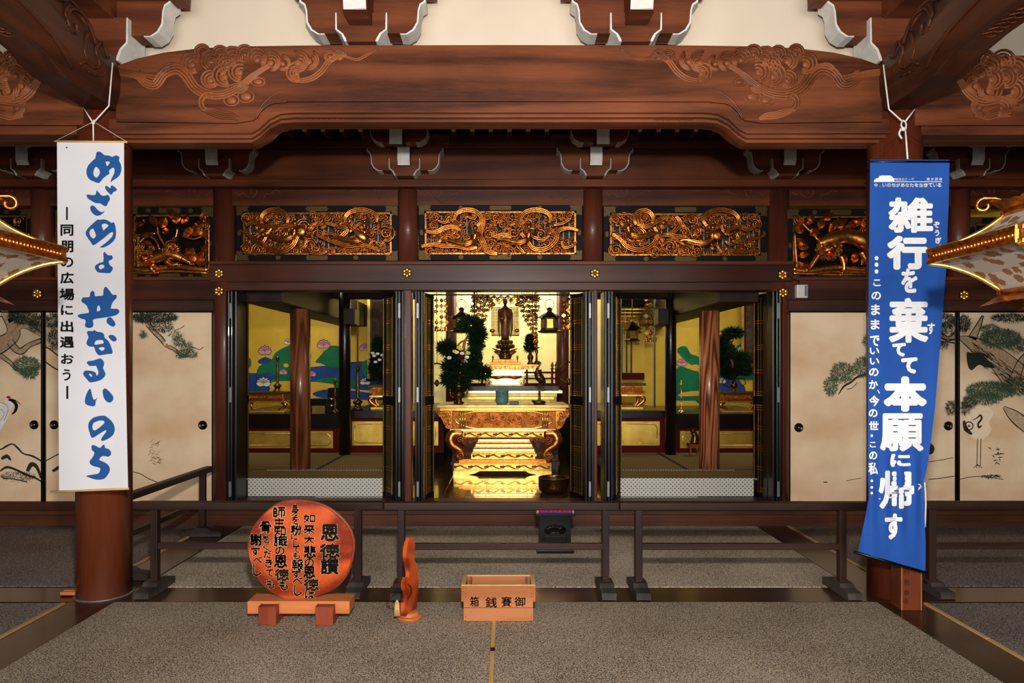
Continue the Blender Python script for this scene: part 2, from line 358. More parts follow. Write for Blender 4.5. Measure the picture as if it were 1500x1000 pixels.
# ------------------------------------------------------------------ setting: floor, back wall beams, ceiling, side walls
WY = 6.85
XC = -.065                                   # centre line of the hall
MB().box(-7, 7, -6, 6.9, -.08, -.004).build('floor', 'floor')['kind'] = 'structure'
for nm, x0, x1 in (('plank', -2.97, -2.66), ('plank', 2.51, 2.81)):       # sleepers running into the depth
    for y0, y1 in ((.2, 4.63), (4.94, 6.86)):
        MB().box(x0, x1, y0, y1, -.003, .003).build(nm, 'floor_y', bpy.data.objects['floor'])
for x0, x1 in ((-7, -2.9), (-2.9, -.6), (-.598, 1.6), (1.602, 2.8), (2.802, 7)):
    MB().box(x0, x1, 4.64, 4.935, -.003, .004).build('plank', 'floor', bpy.data.objects['floor'])
def mat_thing(label, x0, x1, y0, y1, mat, edge=None):
    o = tag(MB().box(x0, x1, y0, y1, 0, .005).build('carpet', mat), label, 'carpet')
    if edge is not None:
        a = y0
        while a < y1-.05:
            b_ = min(a+1.9, y1)
            MB().box(edge-.012, edge+.012, a, b_-.01, .0, .012).build('edge_strip', 'strip', o, label='pale wooden edge strip'); a = b_
    return o
mat_thing('taupe carpet of the near centre floor, left of the pale tape line', -2.66, -.092, .2, 4.63, 'carpet')
mat_thing('taupe carpet of the near centre floor, right of the pale tape line', -.066, 2.51, .2, 4.63, 'carpet')
mat_thing('taupe carpet behind the low fences, in front of the altar step', -2.64, 2.50, 4.95, 6.83, 'carpet_mid')
mat_thing('grey carpet in the near left corner, left of the dark sleeper', -6, -2.985, .2, 4.61, 'carpet_grey', -2.985)
mat_thing('grey carpet behind the left column, below the crane doors', -6, -2.985, 4.97, 6.83, 'carpet_grey', -2.985)
mat_thing('grey carpet in the near right corner, right of the dark sleeper', 2.82, 6, .2, 4.61, 'carpet_grey', 2.82)
mat_thing('grey carpet behind the right column, below the pine doors', 2.82, 6, 4.97, 6.83, 'carpet_grey', 2.82)
m = MB()
m.box(-.091, -.067, .2, 3.82, .002, .010); m.box(-.091, -.067, 3.87, 4.28, .002, .010)
t_ = tag(m.build('tape_strip', 'strip'), 'pale tape line running down the middle of the near carpet', 'tape')
MB().box(-.091, -.067, 3.82, 3.87, .002, .0105).build('tape_patch', 'redlac', t_, label='dark maroon tape patch')

def wallbar(name, py0, py1, Yf, mat, x0=-6, x1=6, Yb=7.0, bev=.006):
    return struct(MB().box(x0, x1, Yf, Yb, pz(py1, Yf), pz(py0, Yf)).build(name, mat, bevel=bev))
# sill and step
wallbar('trim_1', 735, 748, 6.78, 'lintel')
wallbar('trim_2', 748, 754, 6.81, 'riser')
wallbar('trim_3', 754, 771, 6.84, 'riser')
# tie beams: centre (higher) and the two sides (lower)
XL, XR = pxx(313, WY), pxx(1156, WY)
wallbar('trim_4', 382, 387.5, 6.72, 'beam_back', XL, XR)
wallbar('trim_5', 387.5, 413, 6.75, 'nageshi', XL, XR)
wallbar('trim_6', 413, 425, 6.79, 'lintel', XL, XR)
for i, (a, b_) in enumerate(((-6, pxx(326, WY)), (pxx(1143, WY), 6))):
    wallbar('trim_%d' % (7+i*3), 410, 439, 6.76, 'nageshi', a, b_)
    wallbar('trim_%d' % (8+i*3), 439, 455, 6.80, 'lintel', a, b_)
    wallbar('trim_%d' % (9+i*3), 405, 410, 6.74, 'beam_back', a, b_)
# upper beams
wallbar('trim_13', 262, 273, 6.70, 'beam_back')
wallbar('trim_14', 216, 262, 6.78, 'beam_back')
wallbar('trim_15', 206, 216, 6.70, 'beam_back')
wallbar('trim_16', 196, 206, 6.76, 'beam_back')
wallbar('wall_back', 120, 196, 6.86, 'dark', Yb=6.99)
# carved tie beams between the columns
cols = [pxx(p, WY) for p in (62, 328, 597.5, 868, 1140, 1404)]
def scroll(mb, px, py, d, Y, s=1):
    """thin incised wave and curl, drawn outward in direction d from photo point"""
    P = [(0, 0), (8, 7), (14, 2), (20, 7), (28, 12), (36, 8), (40, 0), (34, -5), (29, 0), (32, 4)]
    mb.tube([at(px+d*x*s, py+y*s, Y) for x, y in P], .004, 4, spline=3, flat=.8)
    P = [(28, 12), (34, 18), (44, 20), (52, 14), (56, 6), (66, 4), (74, -2), (84, 2)]
    mb.tube([at(px+d*x*s, py+y*s, Y) for x, y in P], .004, 4, spline=3, flat=.8)
ends = [-5.9]+cols+[5.9]
for i in range(len(ends)-1):
    a, b_ = ends[i], ends[i+1]
    o = MB().box(a+.02, b_-.02, 6.82, 6.98, pz(301, 6.82), pz(274, 6.82)).build('trim_%d' % (17+i), 'beam_back', bevel=.004); struct(o)
    mb = MB(); pa, pb = PX0+a*F/6.82, PX0+b_*F/6.82
    scroll(mb, pa+18, 280, 1, 6.818, .8); scroll(mb, pb-18, 280, -1, 6.818, .8)
    mb.build('incised_scroll', 'bracket', o)
for a, c_ in ((-6.0, pxx(-64, 6.85)), (pxx(1529, 6.85), 6.0)): struct(MB().box(a, c_, 6.84, 6.9, .25, pz(440, 6.85)).build('wall_back', 'lintel'))
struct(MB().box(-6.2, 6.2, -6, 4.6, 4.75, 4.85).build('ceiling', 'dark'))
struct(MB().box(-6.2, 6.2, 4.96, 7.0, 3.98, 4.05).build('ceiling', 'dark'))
struct(MB().box(-6.1, -6.0, -2, 7, 0, 4.75).build('wall_left', 'dark'))
struct(MB().box(6.0, 6.1, -2, 7, 0, 4.75).build('wall_right', 'dark'))

# ------------------------------------------------------------------ columns
def column(label, x, y, r, z0, z1, mat, group=None, name='column'):
    m = MB().lathe([(r, 0), (r, z1-z0)], (x, y, z0), 40)
    o = m.build(name, mat); ORG[o.name] = Vector((x, y, z0)); return tag(o, label, 'column', group)
cl = column('thick round red-brown column behind the white banner', pxx(153, 4.81), 4.81, .176, 0, 3.62, 'column')
MB().lathe([(.19, 0), (.19, .006)], (pxx(153, 4.81), 4.81, .004), 40).build('base_ring', 'silver', cl, label='thin grey ring at the foot')
cr = column('thick round red-brown column behind the blue banner', pxx(1310, 4.81), 4.81, .176, 0, 3.62, 'column')
names_c = ['left outer wall column, above the crane doors', 'wall column at the left edge of the altar opening', 'wall column left of the middle gilt transom',
           'wall column right of the middle gilt transom', 'wall column at the right edge of the altar opening', 'right outer wall column, beside the white floral lantern']
for i, x in enumerate(cols):
    o = column('dark red round '+names_c[i], x, 6.86, .105, pz(410, 6.86) if i in (0, 5) else (.25 if i in (1, 4) else pz(384, 6.86)), 3.36, 'small_column')
    if i in (2, 3):
        MB().box(x-.043, x+.043, 6.80, 6.93, .25, pz(424, 6.8)).build('post', 'small_column', o, .01, label='slim square post below the tie beam')

# ------------------------------------------------------------------ great carved front beam
YB = 4.64
top = [(170, 97), (200, 86), (240, 77), (290, 71), (350, 68), (450, 66.5), (731, 66)]
bot = [(731, 148), (420, 148.5), (398, 151), (385, 158), (375, 170), (371, 176), (345, 180), (190, 178), (170, 178)]
def mirr(pts): return [(1462-x, y) for x, y in reversed(pts)]
full = top+mirr(top)[1:]+mirr(bot)+bot[1:]
gb = thing('front_beam', 'great reddish beam with carved clouds spanning between the two front columns', 'beam', (XC, YB+.15, 3.2))
MB().prism([(pxx(x, YB), pz(y, YB)) for x, y in full], YB, YB+.3).build('beam_body', 'beam', gb, .008)
def lip(pts, Y0, Y1, name):
    MB().prism([(pxx(x, Y0), pz(y, Y0)) for x, y in pts+mirr(pts)], Y0, Y1).build(name, 'beam', gb, .006)
lip([(374, 178), (384, 165), (396, 154), (412, 147), (731, 147), (731, 166), (412, 166.5), (398, 169), (388, 179)][:5]+[], YB+.02, YB+.26, 'upper_moulding') if 0 else None
def band(yo0, yo1, Y0, Y1, name):
    up_ = [(160, 178+yo0), (368, 178+yo0), (380, 171+yo0), (394, 158+yo0), (410, 150+yo0), (430, 148+yo0), (731, 148+yo0)]
    lo_ = [(731, 148+yo1), (430, 148+yo1), (410, 150+yo1), (394, 158+yo1), (380, 171+yo1), (368, 178+yo1), (160, 178+yo1)]
    P = up_+mirr(up_)[1:]+mirr(lo_)+lo_[1:]
    MB().prism([(pxx(x, Y0), pz(y, Y0)) for x, y in P], Y0, Y1).build(name, 'beam', gb, .005)
band(-3, 17, YB+.022, YB+.28, 'upper_moulding')
band(14, 24, YB+.05, YB+.25, 'middle_moulding')
band(20, 31, YB+.085, YB+.22, 'lower_moulding')
m = MB(); P = [(373, 172), (380, 160), (392, 145), (412, 133), (445, 127)]
for mx in (0, 1):
    m.tube([at(1462-x if mx else x, y, YB) for x, y in P], [.003, .007, .008, .006, .001], 6, spline=4, flat=.8)
    Q = [(374, 174), (384, 160), (398, 151), (420, 149)]
    m.tube([at(1462-x if mx else x, y, YB) for x, y in Q], .006, 6, spline=4)
m.build('edge_ridge', 'beam', gb)
# cloud carving (photo coordinates of the left half, mirrored for the right)
def strands(mb, pts, Y, n, off, r, mx=0, k=4, fl=.8, taper=True, o0=0):
    P = [Vector((x, y, 0)) for x, y in pts]; P, _ = catmull(P, 1, k)
    for q in range(n):
        out = []
        for i, p in enumerate(P):
            t = (P[min(i+1, len(P)-1)]-P[max(i-1, 0)]).normalized(); nrm = Vector((-t.y, t.x, 0))
            s_ = sin(PI*min(1, max(.12, i/(len(P)-1)*1.0))) if taper else 1
            s_ = max(.15, s_)**.5
            p2 = p+nrm*(o0+(q-(n-1)/2)*off*s_)
            out.append(at(1462-p2.x if mx else p2.x, p2.y, Y))
        mb.tube(out, r, 5, flat=fl)
def lobe(mb, cx, cy, r, a0, a1, n, Y, mx=0, tr=.0095, ball=True, sq=1.0):
    r = r*1.2
    for q in range(n):
        rr = r*(1-.27*q); pts = []
        for i in range(9):
            a = math.radians(a0+(a1-a0)*i/8)
            x = cx+rr*cos(a)+q*r*.08; y = cy-rr*sin(a)*sq+q*r*.08; pts.append(at(1462-x if mx else x, y, Y))
        mb.tube(pts, tr, 5, flat=.9)
    if ball:
        c = at(1462-cx if mx else cx, cy+r*.15, Y); k = r*Y/F
        mb.ball((c.x, Y+.002, c.z), (k*.38, .012, k*.34), 8, 5)
for mx, side in ((0, 'left'), (1, 'right')):
    m = MB()
    strands(m, [(172, 106), (190, 108), (203, 112), (214, 122), (228, 124), (240, 108), (258, 101), (272, 110), (285, 128), (304, 138), (328, 138), (352, 127), (372, 110), (396, 95)], YB, 4, 4.2, .0095, mx)
    strands(m, [(204, 104), (216, 111), (232, 112), (246, 96), (262, 96), (276, 104)], YB, 2, 4, .008, mx)
    for c in ((281, 92, 13, 60, 300, 3), (308, 88, 12, 0, 250, 3), (296, 76, 9, 0, 190, 2), (340, 84, 13, -20, 220, 3), (322, 78, 9, 0, 200, 2), (376, 85, 12, -60, 180, 3),
              (358, 78, 10, 0, 190, 2), (396, 90, 12, -90, 130, 3), (308, 116, 11, 80, 330, 3), (328, 110, 14, 90, 300, 4), (350, 104, 13, 60, 280, 4), (332, 96, 11, 0, 260, 3), (350, 122, 12, 200, 350, 3),
              (414, 92, 9, -120, 90, 2), (436, 90, 13, -150, 110, 4), (452, 88, 12, -100, 60, 3), (434, 106, 12, 90, 300, 4)):
        lobe(m, c[0], c[1], c[2], c[3], c[4], c[5], YB, mx)
    strands(m, [(424, 112), (440, 118), (458, 114), (472, 103), (482, 90), (496, 82), (508, 81)], YB, 3, 3.4, .0085, mx)
    strands(m, [(496, 80), (510, 84), (523, 87), (535, 82), (545, 76), (554, 72)], YB, 2, 2.6, .005, mx)
    lobe(m, 483, 82, 7, 0, 320, 2, YB, mx); lobe(m, 497, 80, 6, 0, 320, 2, YB, mx)
    for (x, y, rx, ry) in ((339, 147, 11, 8), (360, 141, 12, 9), (378, 120, 10, 6)):
        pts = [at(1462-(x+rx*cos(a)) if mx else x+rx*cos(a), y+ry*sin(a), YB) for a in [2*PI*i/14 for i in range(14)]]
        m.tube(pts, .006, 5, closed=True, flat=.8); c = at(1462-x if mx else x, y, YB); m.ball((c.x, YB+.004, c.z), (rx*.0034, .014, ry*.0034), 8, 5)
    strands(m, [(330, 128), (348, 124), (366, 117), (378, 112)], YB, 3, 2.6, .005, mx)
    for q in range(4):
        strands(m, [(296-q*1.2+q*2, 146+q*3), (300+q, 158+q*2), (314, 160+q*3.2), (326, 164+q*3), (340, 166+q*2.6), (350, 173+q*.6)], YB, 1, 0, .009, mx)
    lobe(m, 306, 150, 12, 60, 250, 2, YB, mx, ball=False)
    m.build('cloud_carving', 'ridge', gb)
    m = MB()           # small incised leaf spray on the lower moulding
    Ym = YB+.083
    for j in range(7):
        x = 444+j*8
        strands(m, [(x, 173), (x+6, 169+(j % 2)*7), (x+13, 173), (x+7, 176-(j % 2)*6), (x+2, 174)], Ym, 1, 0, .003, mx)
    m.build('leaf_spray', 'bracket', gb)

# plaster wall above the beam, and its upper part over the side bays
struct(MB().box(-2.64, 2.52, 4.95, 5.05, 3.6, 4.75).build('wall_front', 'plaster'))
struct(MB().box(-6, -3.0, 4.95, 5.05, 3.6, 4.75).build('wall_front', 'plaster'))
struct(MB().box(2.9, 6, 4.95, 5.05, 3.6, 4.75).build('wall_front', 'plaster'))

# side-bay beams (run sideways from each front column) with their own carving
for mx, side in ((0, 'left'), (1, 'right')):
    sg = -1 if mx == 0 else 1
    X = lambda x: pxx(1464-x if mx else x, YB)
    b = thing('side_beam', 'reddish carved beam running %s from the %s front column to the picture edge' % (side, side), 'beam', (X(0), YB+.15, 3.2))
    Pp = [(140, 110), (110, 100), (60, 92), (0, 84), (-130, 80), (-420, 80), (-420, 182), (140, 182)]
    MB().prism([(X(x), pz(y, YB)) for x, y in Pp], YB, YB+.3).build('beam_body', 'beam', b, .008)
    MB().prism([(X(x), pz(y, YB+.03)) for x, y in ((140, 180), (-420, 180), (-420, 197), (140, 197))], YB+.03, YB+.27).build('lower_moulding', 'beam', b, .008)
    m = MB(); s2 = -2*0
    for c in ((8, 100, 14, 0, 220, 3), (-10, 94, 14, 0, 200, 3), (22, 112, 12, -60, 200, 3), (6, 118, 14, 60, 300, 4), (30, 128, 12, -100, 120, 3), (-14, 116, 14, 60, 280, 4),
              (10, 134, 15, 180, 380, 3), (-8, 160, 12, 80, 300, 3), (24, 160, 11, -120, 100, 3), (16, 90, 10, 0, 180, 2), (-30, 104, 14, 30, 250, 4), (-26, 136, 14, 100, 330, 4)):
        lobe(m, c[0]+(2 if mx else 0), c[1]-4, c[2], c[3], c[4], c[5], YB, mx)
    strands(m, [(-30, 150), (0, 146), (22, 148), (40, 138), (52, 124), (60, 112)], YB, 4, 4, .0095, mx)
    for q in range(4): strands(m, [(-20, 158+q*4), (2, 160+q*4), (16, 166+q*3), (34, 164+q*2)], YB, 1, 0, .009, mx)
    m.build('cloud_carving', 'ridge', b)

# beams coming toward the viewer from the columns
def long_beam(sg, xi, xo):
    Z = lambda Y: 3.345 if Y > 4.1 else 3.345+(4.1-Y)*.12
    b = thing('tie_beam', 'dark carved arched beam reaching forward overhead from the %s front column' % ('left' if sg < 0 else 'right'), 'beam', ((xi+xo)/2, 3.5, 3.3))
    ys = [4.64, 4.4, 4.11, 4.03, 3.92, 3.75, 3.4, 3.0, 2.4, 1.8]
    zb = [3.345, 3.345, 3.345, 3.37, 3.41, 3.43, 3.44, 3.45, 3.46, 3.46]
    zt = [3.70, 3.74, 3.82, 3.84, 3.86, 3.90, 3.95, 4.0, 4.02, 4.02]
    x0, x1 = min(xi, xo), max(xi, xo); rows = []
    for y, a, c in zip(ys, zb, zt):
        h = c-a
        rows += [[(x0, y, a), (x1, y, a), (x1+.03, y, a+h*.3), (x1+.035, y, a+h*.6), (x1, y, c), (x0, y, c), (x0-.035, y, a+h*.6), (x0-.03, y, a+h*.3)]]
    vv = [p for r in rows for p in r]; n = 8
    fs = [(i*n+k, i*n+(k+1) % n, (i+1)*n+(k+1) % n, (i+1)*n+k) for i in range(len(rows)-1) for k in range(n)]
    fs += [tuple(reversed(range(n))), tuple(range((len(rows)-1)*n, len(rows)*n))]
    m = MB().add(vv, fs); m.build('beam_body', 'beam_y', b, .006)
    X = xi+(-sg)*.036
    m = MB()                    # relief on the inner side, in (Y, Z)
    def side(P, r, k=4): m.tube([(X+(sg*.004), y, z) for y, z in P], r, 6, spline=k)
    side([(4.12, 3.40), (4.05, 3.46), (3.93, 3.52), (3.75, 3.56), (3.5, 3.6), (3.2, 3.66)], [.004, .012, .014, .012, .01, .004])
    side([(4.5, 3.63), (4.42, 3.70), (4.36, 3.62), (4.40, 3.55), (4.34, 3.50), (4.25, 3.50), (4.2, 3.46)], .011)
    side([(4.36, 3.66), (4.30, 3.74), (4.22, 3.78), (4.12, 3.76), (4.08, 3.68), (4.12, 3.62), (4.17, 3.64), (4.16, 3.69)], .011)
    side([(4.22, 3.79), (4.1, 3.80), (4.02, 3.76), (3.98, 3.79), (3.92, 3.87)], .010)
    side([(4.28, 3.70), (4.24, 3.58), (4.27, 3.52)], .009); side([(4.47, 3.55), (4.44, 3.5), (4.36, 3.46), (4.28, 3.45)], .009)
    side([(4.1, 3.78), (4.06, 3.7), (4.1, 3.66), (4.08, 3.61)], .009)
    m.build('scroll_carving', 'beam_y', b)
    m = MB()
    for j in range(6):
        m.tube([((x0+x1)/2+dx, 3.75-j*.05+dy, 3.427) for dx, dy in ((-.05, 0), (0, -.03), (.04, .01), (0, .03), (-.03, -.02))], .004, 4, spline=3)
    m.build('leaf_spray', 'bracket', b)
long_beam(-1, -2.655, -2.86); long_beam(1, 2.565, 2.76)

# ------------------------------------------------------------------ bracket complexes
def bracket(label, X, Yf, z0, s, noses, group, arm2=False, kz=None, azo=None):
    """z0: foot of the bearing block; noses: (dy toward viewer, z offset, width, height, square?)"""
    b = thing('bracket_complex', label, 'bracket', (X, Yf+.1, z0), group)
    k = s; kz = kz or s
    P = [(-.098, 0), (.098, 0), (.104, .02), (.125, .055), (.165, .084), (.168, .195), (-.168, .195), (-.165, .084), (-.125, .055), (-.104, .02)]
    MB().prism([(X+x*k, z0+z*kz) for x, z in P], Yf-.04, Yf+.2).build('bearing_block', 'bracket', b, .004)
    for sg in (-1, 1):
        Q = [(.098, 0), (.104, .02), (.125, .055), (.165, .084), (.168, .195), (.176, .195), (.176, .080), (.136, .048), (.114, .0)]
        MB().prism([(X+sg*x*k, z0+z*kz) for x, z in Q], Yf-.045, Yf+.18).build('white_edge', 'white' if k >= 1 else 'edge', b, label='white-painted edge')
    az = z0+(azo or .075*k)
    A = [(-.30, 0), (.30, 0), (.345, .03), (.372, .08), (.378, .16), (.39, .205), (.42, .225), (.42, .30), (.17, .30), (.17, .235), (-.17, .235), (-.17, .3), (-.42, .3), (-.42, .225), (-.39, .205), (-.378, .16), (-.372, .08), (-.345, .03)]
    A = [(x, z) for x, z in A]
    MB().prism([(X+x*k, az+z*k) for x, z in A], Yf, Yf+.14).build('bracket_arm', 'bracket', b, .004)
    for sg in (-1, 1):
        Q = [(.26, -.002), (.30, -.002), (.345, .028), (.374, .078), (.381, .16), (.393, .203), (.423, .223), (.423, .25), (.434, .25), (.434, .214), (.402, .193), (.391, .157), (.386, .073), (.355, .02), (.306, -.009), (.26, -.008)]
        MB().prism([(X+sg*x*k, az+z*k) for x, z in Q], Yf-.004, Yf+.145).build('white_edge', 'white' if k >= 1 else 'edge', b, label='white-painted edge')
        W = [(.20, .3), (.24, .3), (.25, .25), (.29, .235), (.15, .235), (.19, .25)]
    MB().box(X-.5*k, X+.5*k, Yf+.03, Yf+.16, az+.30*k, az+.42*k).build('upper_tie', 'bracket', b, .004)
    if arm2:
        A2 = [(-.22, 0), (.22, 0), (.28, .04), (.30, .1), (.30, .16), (-.30, .16), (-.30, .1), (-.28, .04)]
        Y2 = Yf-.38; zz = z0+.25*k
        MB().prism([(X+x*k, zz+z*k) for x, z in A2], Y2, Y2+.12).build('front_arm', 'bracket', b, .004)
        for sg in (-1, 1):
            Q = [(.18, -.003), (.22, -.003), (.28, .037), (.303, .097), (.303, .13), (.311, .13), (.311, .092), (.286, .031), (.222, -.010), (.18, -.010)]
            MB().prism([(X+sg*x*k, zz+z*k) for x, z in Q], Y2-.004, Y2+.125).build('white_edge', 'white' if k >= 1 else 'edge', b, label='white-painted edge')
    for (dy, zo, w, h, dx, sq, back) in noses:
        z = z0+zo; y0 = Yf-dy; x = X+dx
        side_ = [(y0, z+h), (y0, z+h*.0 if sq else z+h*.25), (y0+.02, z), (y0+.12, z-.01), (Yf-back, z-.01 if not sq else z+h*.3), (Yf-back, z+h)]
        if sq: side_ = [(y0, z+h), (y0, z), (y0+.05, z+.0), (Yf-back, z+h*.45), (Yf-back, z+h*1.5), (y0+.05, z+h*1.15)]
        MB().prism(side_, x-w/2, x+w/2, 'x').build('beam_nose', 'bracket', b, .003)
        MB().box(x-w/2+.001, x+w/2-.001, y0-.006, y0+.002, z+(.002 if sq else h*.22), z+h).build('nose_face', 'white', b, label='white-painted end face')
        if not sq:
            MB().hexa([(x-w/2+.001, y0-.006, z+h*.24), (x+w/2-.001, y0-.006, z+h*.24), (x+w/2-.001, y0+.02, z-.004), (x-w/2+.001, y0+.02, z-.004),
                       (x-w/2+.001, y0+.0, z+h*.24), (x+w/2-.001, y0+.0, z+h*.24), (x+w/2-.001, y0+.03, z-.0), (x-w/2+.001, y0+.03, z)]).build('nose_curl', 'white', b, label='white-painted curl under the nose')
    return b
zt = pz(65, 4.70)
for lab, px in (('left', 531), ('right', 930)):
    bracket('reddish bracket with white-edged arms on top of the great beam, %s one' % lab, pxx(px, 4.70), 4.70, zt, 1.0, [(.26, .12, .15, .42, 0, False, 0)], 'brackets on the great beam')
for lab, px, sg in (('left', 153, -1), ('right', 1309, 1)):
    X = pxx(px, 4.70)
    bb = bracket('corner bracket with white curved ends above the %s front column' % lab, X, 4.70, pz(93, 4.70), 1.05, [(.55, .30, .17, .32, 0, False, 0)], 'brackets above the front columns', False, 1.5, .19)
    MB().box(X-.55, X+.55, 4.68, 4.80, pz(2, 4.7), pz(-20, 4.7)).build('wall_plate', 'bracket', bb, .004)
labs = ['beside the white banner', 'over the left edge of the altar opening', 'left of the middle transom', 'right of the middle transom', 'over the right edge of the altar opening', 'right of the blue banner']
for i, x in enumerate(cols):
    # the forward noses lie nearer the viewer; all six complexes are alike
    bracket('white-nosed bracket complex under the great beam, '+labs[i], x, 6.66, pz(259, 6.66), .86,
            [(.10, .095, .118, .185, 0, False, 0), (.56, .135, .115, .135, 0, True, .32)], 'wall brackets', True)
m = MB()
b = thing('rafter_row', 'row of small dark rafters with white tips behind the great beam', 'rafters', (XC, 6.7, 3.75))
for i in range(52):
    x = -4.6+i*.178
    if any(abs(x-c) < .33 for c in cols): continue
    o = MB().prism([(6.52, pz(197, 6.6)), (6.52, pz(193, 6.6)+.05), (6.84, pz(193, 6.6)+.1), (6.84, pz(197, 6.6)+.02)], x-.022, x+.022, 'x').build('rafter', 'bracket', b)
    MB().box(x-.02, x+.02, 6.512, 6.52, pz(197, 6.6)+.0, pz(197, 6.6)+.03).build('rafter_tip', 'white', o, label='white-painted rafter tip')

# ------------------------------------------------------------------ flower-shaped nail covers
def flower(label, px, py, Y):
    c = at(px, py, Y-.012); r = .046
    b = thing('nail_cover', label, 'nail cover', c, 'gilt flower nail covers')
    m = MB()
    for k in range(6):
        a = PI/6+k*PI/3
        m.ball((c.x+r*.66*cos(a), c.y, c.z+r*.66*sin(a)), (r*.42, .01, r*.42), 8, 5)
    m.build('petals', 'goldbright', b)
    MB().lathe([(r*.42, -.0), (r*.42, .0)], c, 8).ball(c, (r*.4, .02, r*.4), 10, 6).build('boss', 'goldwarm', b)
for lab, px, py in (('upper one at the left edge of the altar opening', 320, 400), ('lower one at the left edge of the altar opening', 320, 426),
                    ('on the tie beam left of the altar table', 596, 399), ('on the tie beam right of the altar table', 871.5, 400),
                    ('upper one at the right edge of the altar opening', 1147, 402), ('lower one at the right edge of the altar opening', 1147.5, 428.5),
                    ('on the left tie beam above the crane doors', 54, 430), ('on the right tie beam beside the blue banner', 1413, 432)):
    flower('gold six-petalled nail cover, '+lab, px, py, 6.74)
c = at(1173, 427, 6.74)
b = thing('sensor_box', 'small white plastic box on the tie beam beside the right gilt nail covers', 'sensor', c)
MB().box(c.x-.055, c.x+.055, 6.70, 6.76, c.z-.065, c.z+.065).build('casing', 'plastic', b, .008)
MB().box(c.x+.02, c.x+.045, 6.694, 6.702, c.z-.05, c.z+.055).build('lens_strip', 'silver', b)
MB().tube([at(1171, 417, 6.73), at(1169, 411, 6.72), at(1160, 408, 6.72), at(1156, 403, 6.72)], .004, 5, spline=3).build('cable', 'black', b)
# ------------------------------------------------------------------ gilt transoms
RY = 6.80
def frame_box(b, x0, x1, y0, y1, t, Yf, mat='blackmatte', gx0=None):
    """black frame in photo lines with brass corner fittings"""
    X0, X1, Z0, Z1 = pxx(x0, Yf), pxx(x1, Yf), pz(y1, Yf), pz(y0, Yf); T = t*Yf/F
    m = MB()
    m.box(X0, X1, Yf, Yf+.05, Z1-T, Z1); m.box(X0, X1, Yf, Yf+.05, Z0, Z0+T)
    m.box(X0, X0+T, Yf, Yf+.05, Z0+T, Z1-T); m.box(X1-T, X1, Yf, Yf+.05, Z0+T, Z1-T)
    m.build('frame', mat, b, .003)
    w = .11
    for sx in (0, 1):
        for sz in (0, 1):
            xa = X0+.004 if sx == 0 else X1-.004; za = Z0+.004 if sz == 0 else Z1-.004
            dx = 1 if sx == 0 else -1; dz = 1 if sz == 0 else -1
            P = [(xa, za), (xa+dx*w*1.1, za), (xa+dx*w, za+dz*(T*.5)), (xa+dx*w*1.1, za+dz*(T-.008)), (xa+dx*(T-.008), za+dz*(T-.008)), (xa+dx*(T-.008), za+dz*w*.9), (xa+dx*T*.5, za+dz*w*.8), (xa, za+dz*w*.9)]
            MB().prism(P, Yf-.004, Yf+.002).build('corner_fitting', 'brass', b, label='aged brass corner fitting')
    xm = (X0+X1)/2
    for za in (Z0+T/2, Z1-T/2):
        MB().prism([(xm-.11, za), (xm-.10, za+T*.36), (xm+.10, za+T*.36), (xm+.11, za), (xm+.10, za-T*.36), (xm-.10, za-T*.36)], Yf-.005, Yf+.002).build('centre_fitting', 'brass', b, label='aged brass fitting')
        for q in (.26, .74):
            c = (X0+(X1-X0)*q, za)
            MB().prism([(c[0]+.026*cos(a), c[1]+.022*sin(a)) for a in [2*PI*i/8 for i in range(8)]], Yf-.005, Yf+.002).build('stud', 'brass', b, label='small brass stud')
    for xa in (X0+T/2, X1-T/2):
        MB().prism([(xa+.018*cos(a), (Z0+Z1)/2+.03*sin(a)) for a in [2*PI*i/8 for i in range(8)]], Yf-.005, Yf+.002).build('stud', 'brass', b, label='small brass stud')
    return X0+T, X1-T, Z0+T, Z1-T
def gold_border(b, X0, X1, Z0, Z1, Yf, w=.016):
    m = MB(); m.box(X0, X1, Yf, Yf+.03, Z1-w, Z1); m.box(X0, X1, Yf, Yf+.03, Z0, Z0+w); m.box(X0, X0+w, Yf, Yf+.03, Z0, Z1); m.box(X1-w, X1, Yf, Yf+.03, Z0, Z1)
    m.build('gilt_border', 'gold', b)
def make_curl():        # one carved cloud curl: spiral ridge round a bead, unit radius
    m = MB(); P = []; R = []
    for i in range(19):
        a = i/18*PI*2.6; r = 1.0*(1-i/18*.68); P.append((r*cos(a), -.25+.25*i/18*-1, r*sin(a))); R.append(.17-.05*i/18)
    m.tube(P, R, 6); m.ball((0, -.35, 0), (.3, .3, .3), 8, 5)
    P = [(1.3*cos(a), -.1, 1.3*sin(a)) for a in [math.radians(d) for d in (60, 100, 140, 180, 220, 260)]]
    m.tube(P, [.05, .12, .15, .15, .12, .04], 5, spline=2)
    return m
CURL = None
def curls(b, lst, Y):
    global CURL
    for (x, y, r, rot, fl) in lst:
        c = at(x, y, Y)-ORG[b.name]; s = r*Y/F
        if CURL is None:
            o = make_curl(); ORG['tmp'] = Vector((0, 0, 0)); me = bpy.data.meshes.new('cloud_curl')
            me.from_pydata(o.v, [], o.f); me.polygons.foreach_set('use_smooth', o.sm); me.materials.append(M['goldwarm'])
            CURL = type('S', (), {'data': me})
        inst(CURL, 'cloud_curl', b, c, (0, rot, 0), (s*(-1 if fl else 1), s*.9, s))
def ribbons(b, defs, Y, name='ribbon', mat='gold'):
    for pts, n, off, r in defs:
        m = MB(); strands(m, pts, Y, n, off, r, 0, 5, 1.0)
        # strands sit at slightly different depth so they read as folds
        m.xf(lambda p: p).build(name, mat, b)
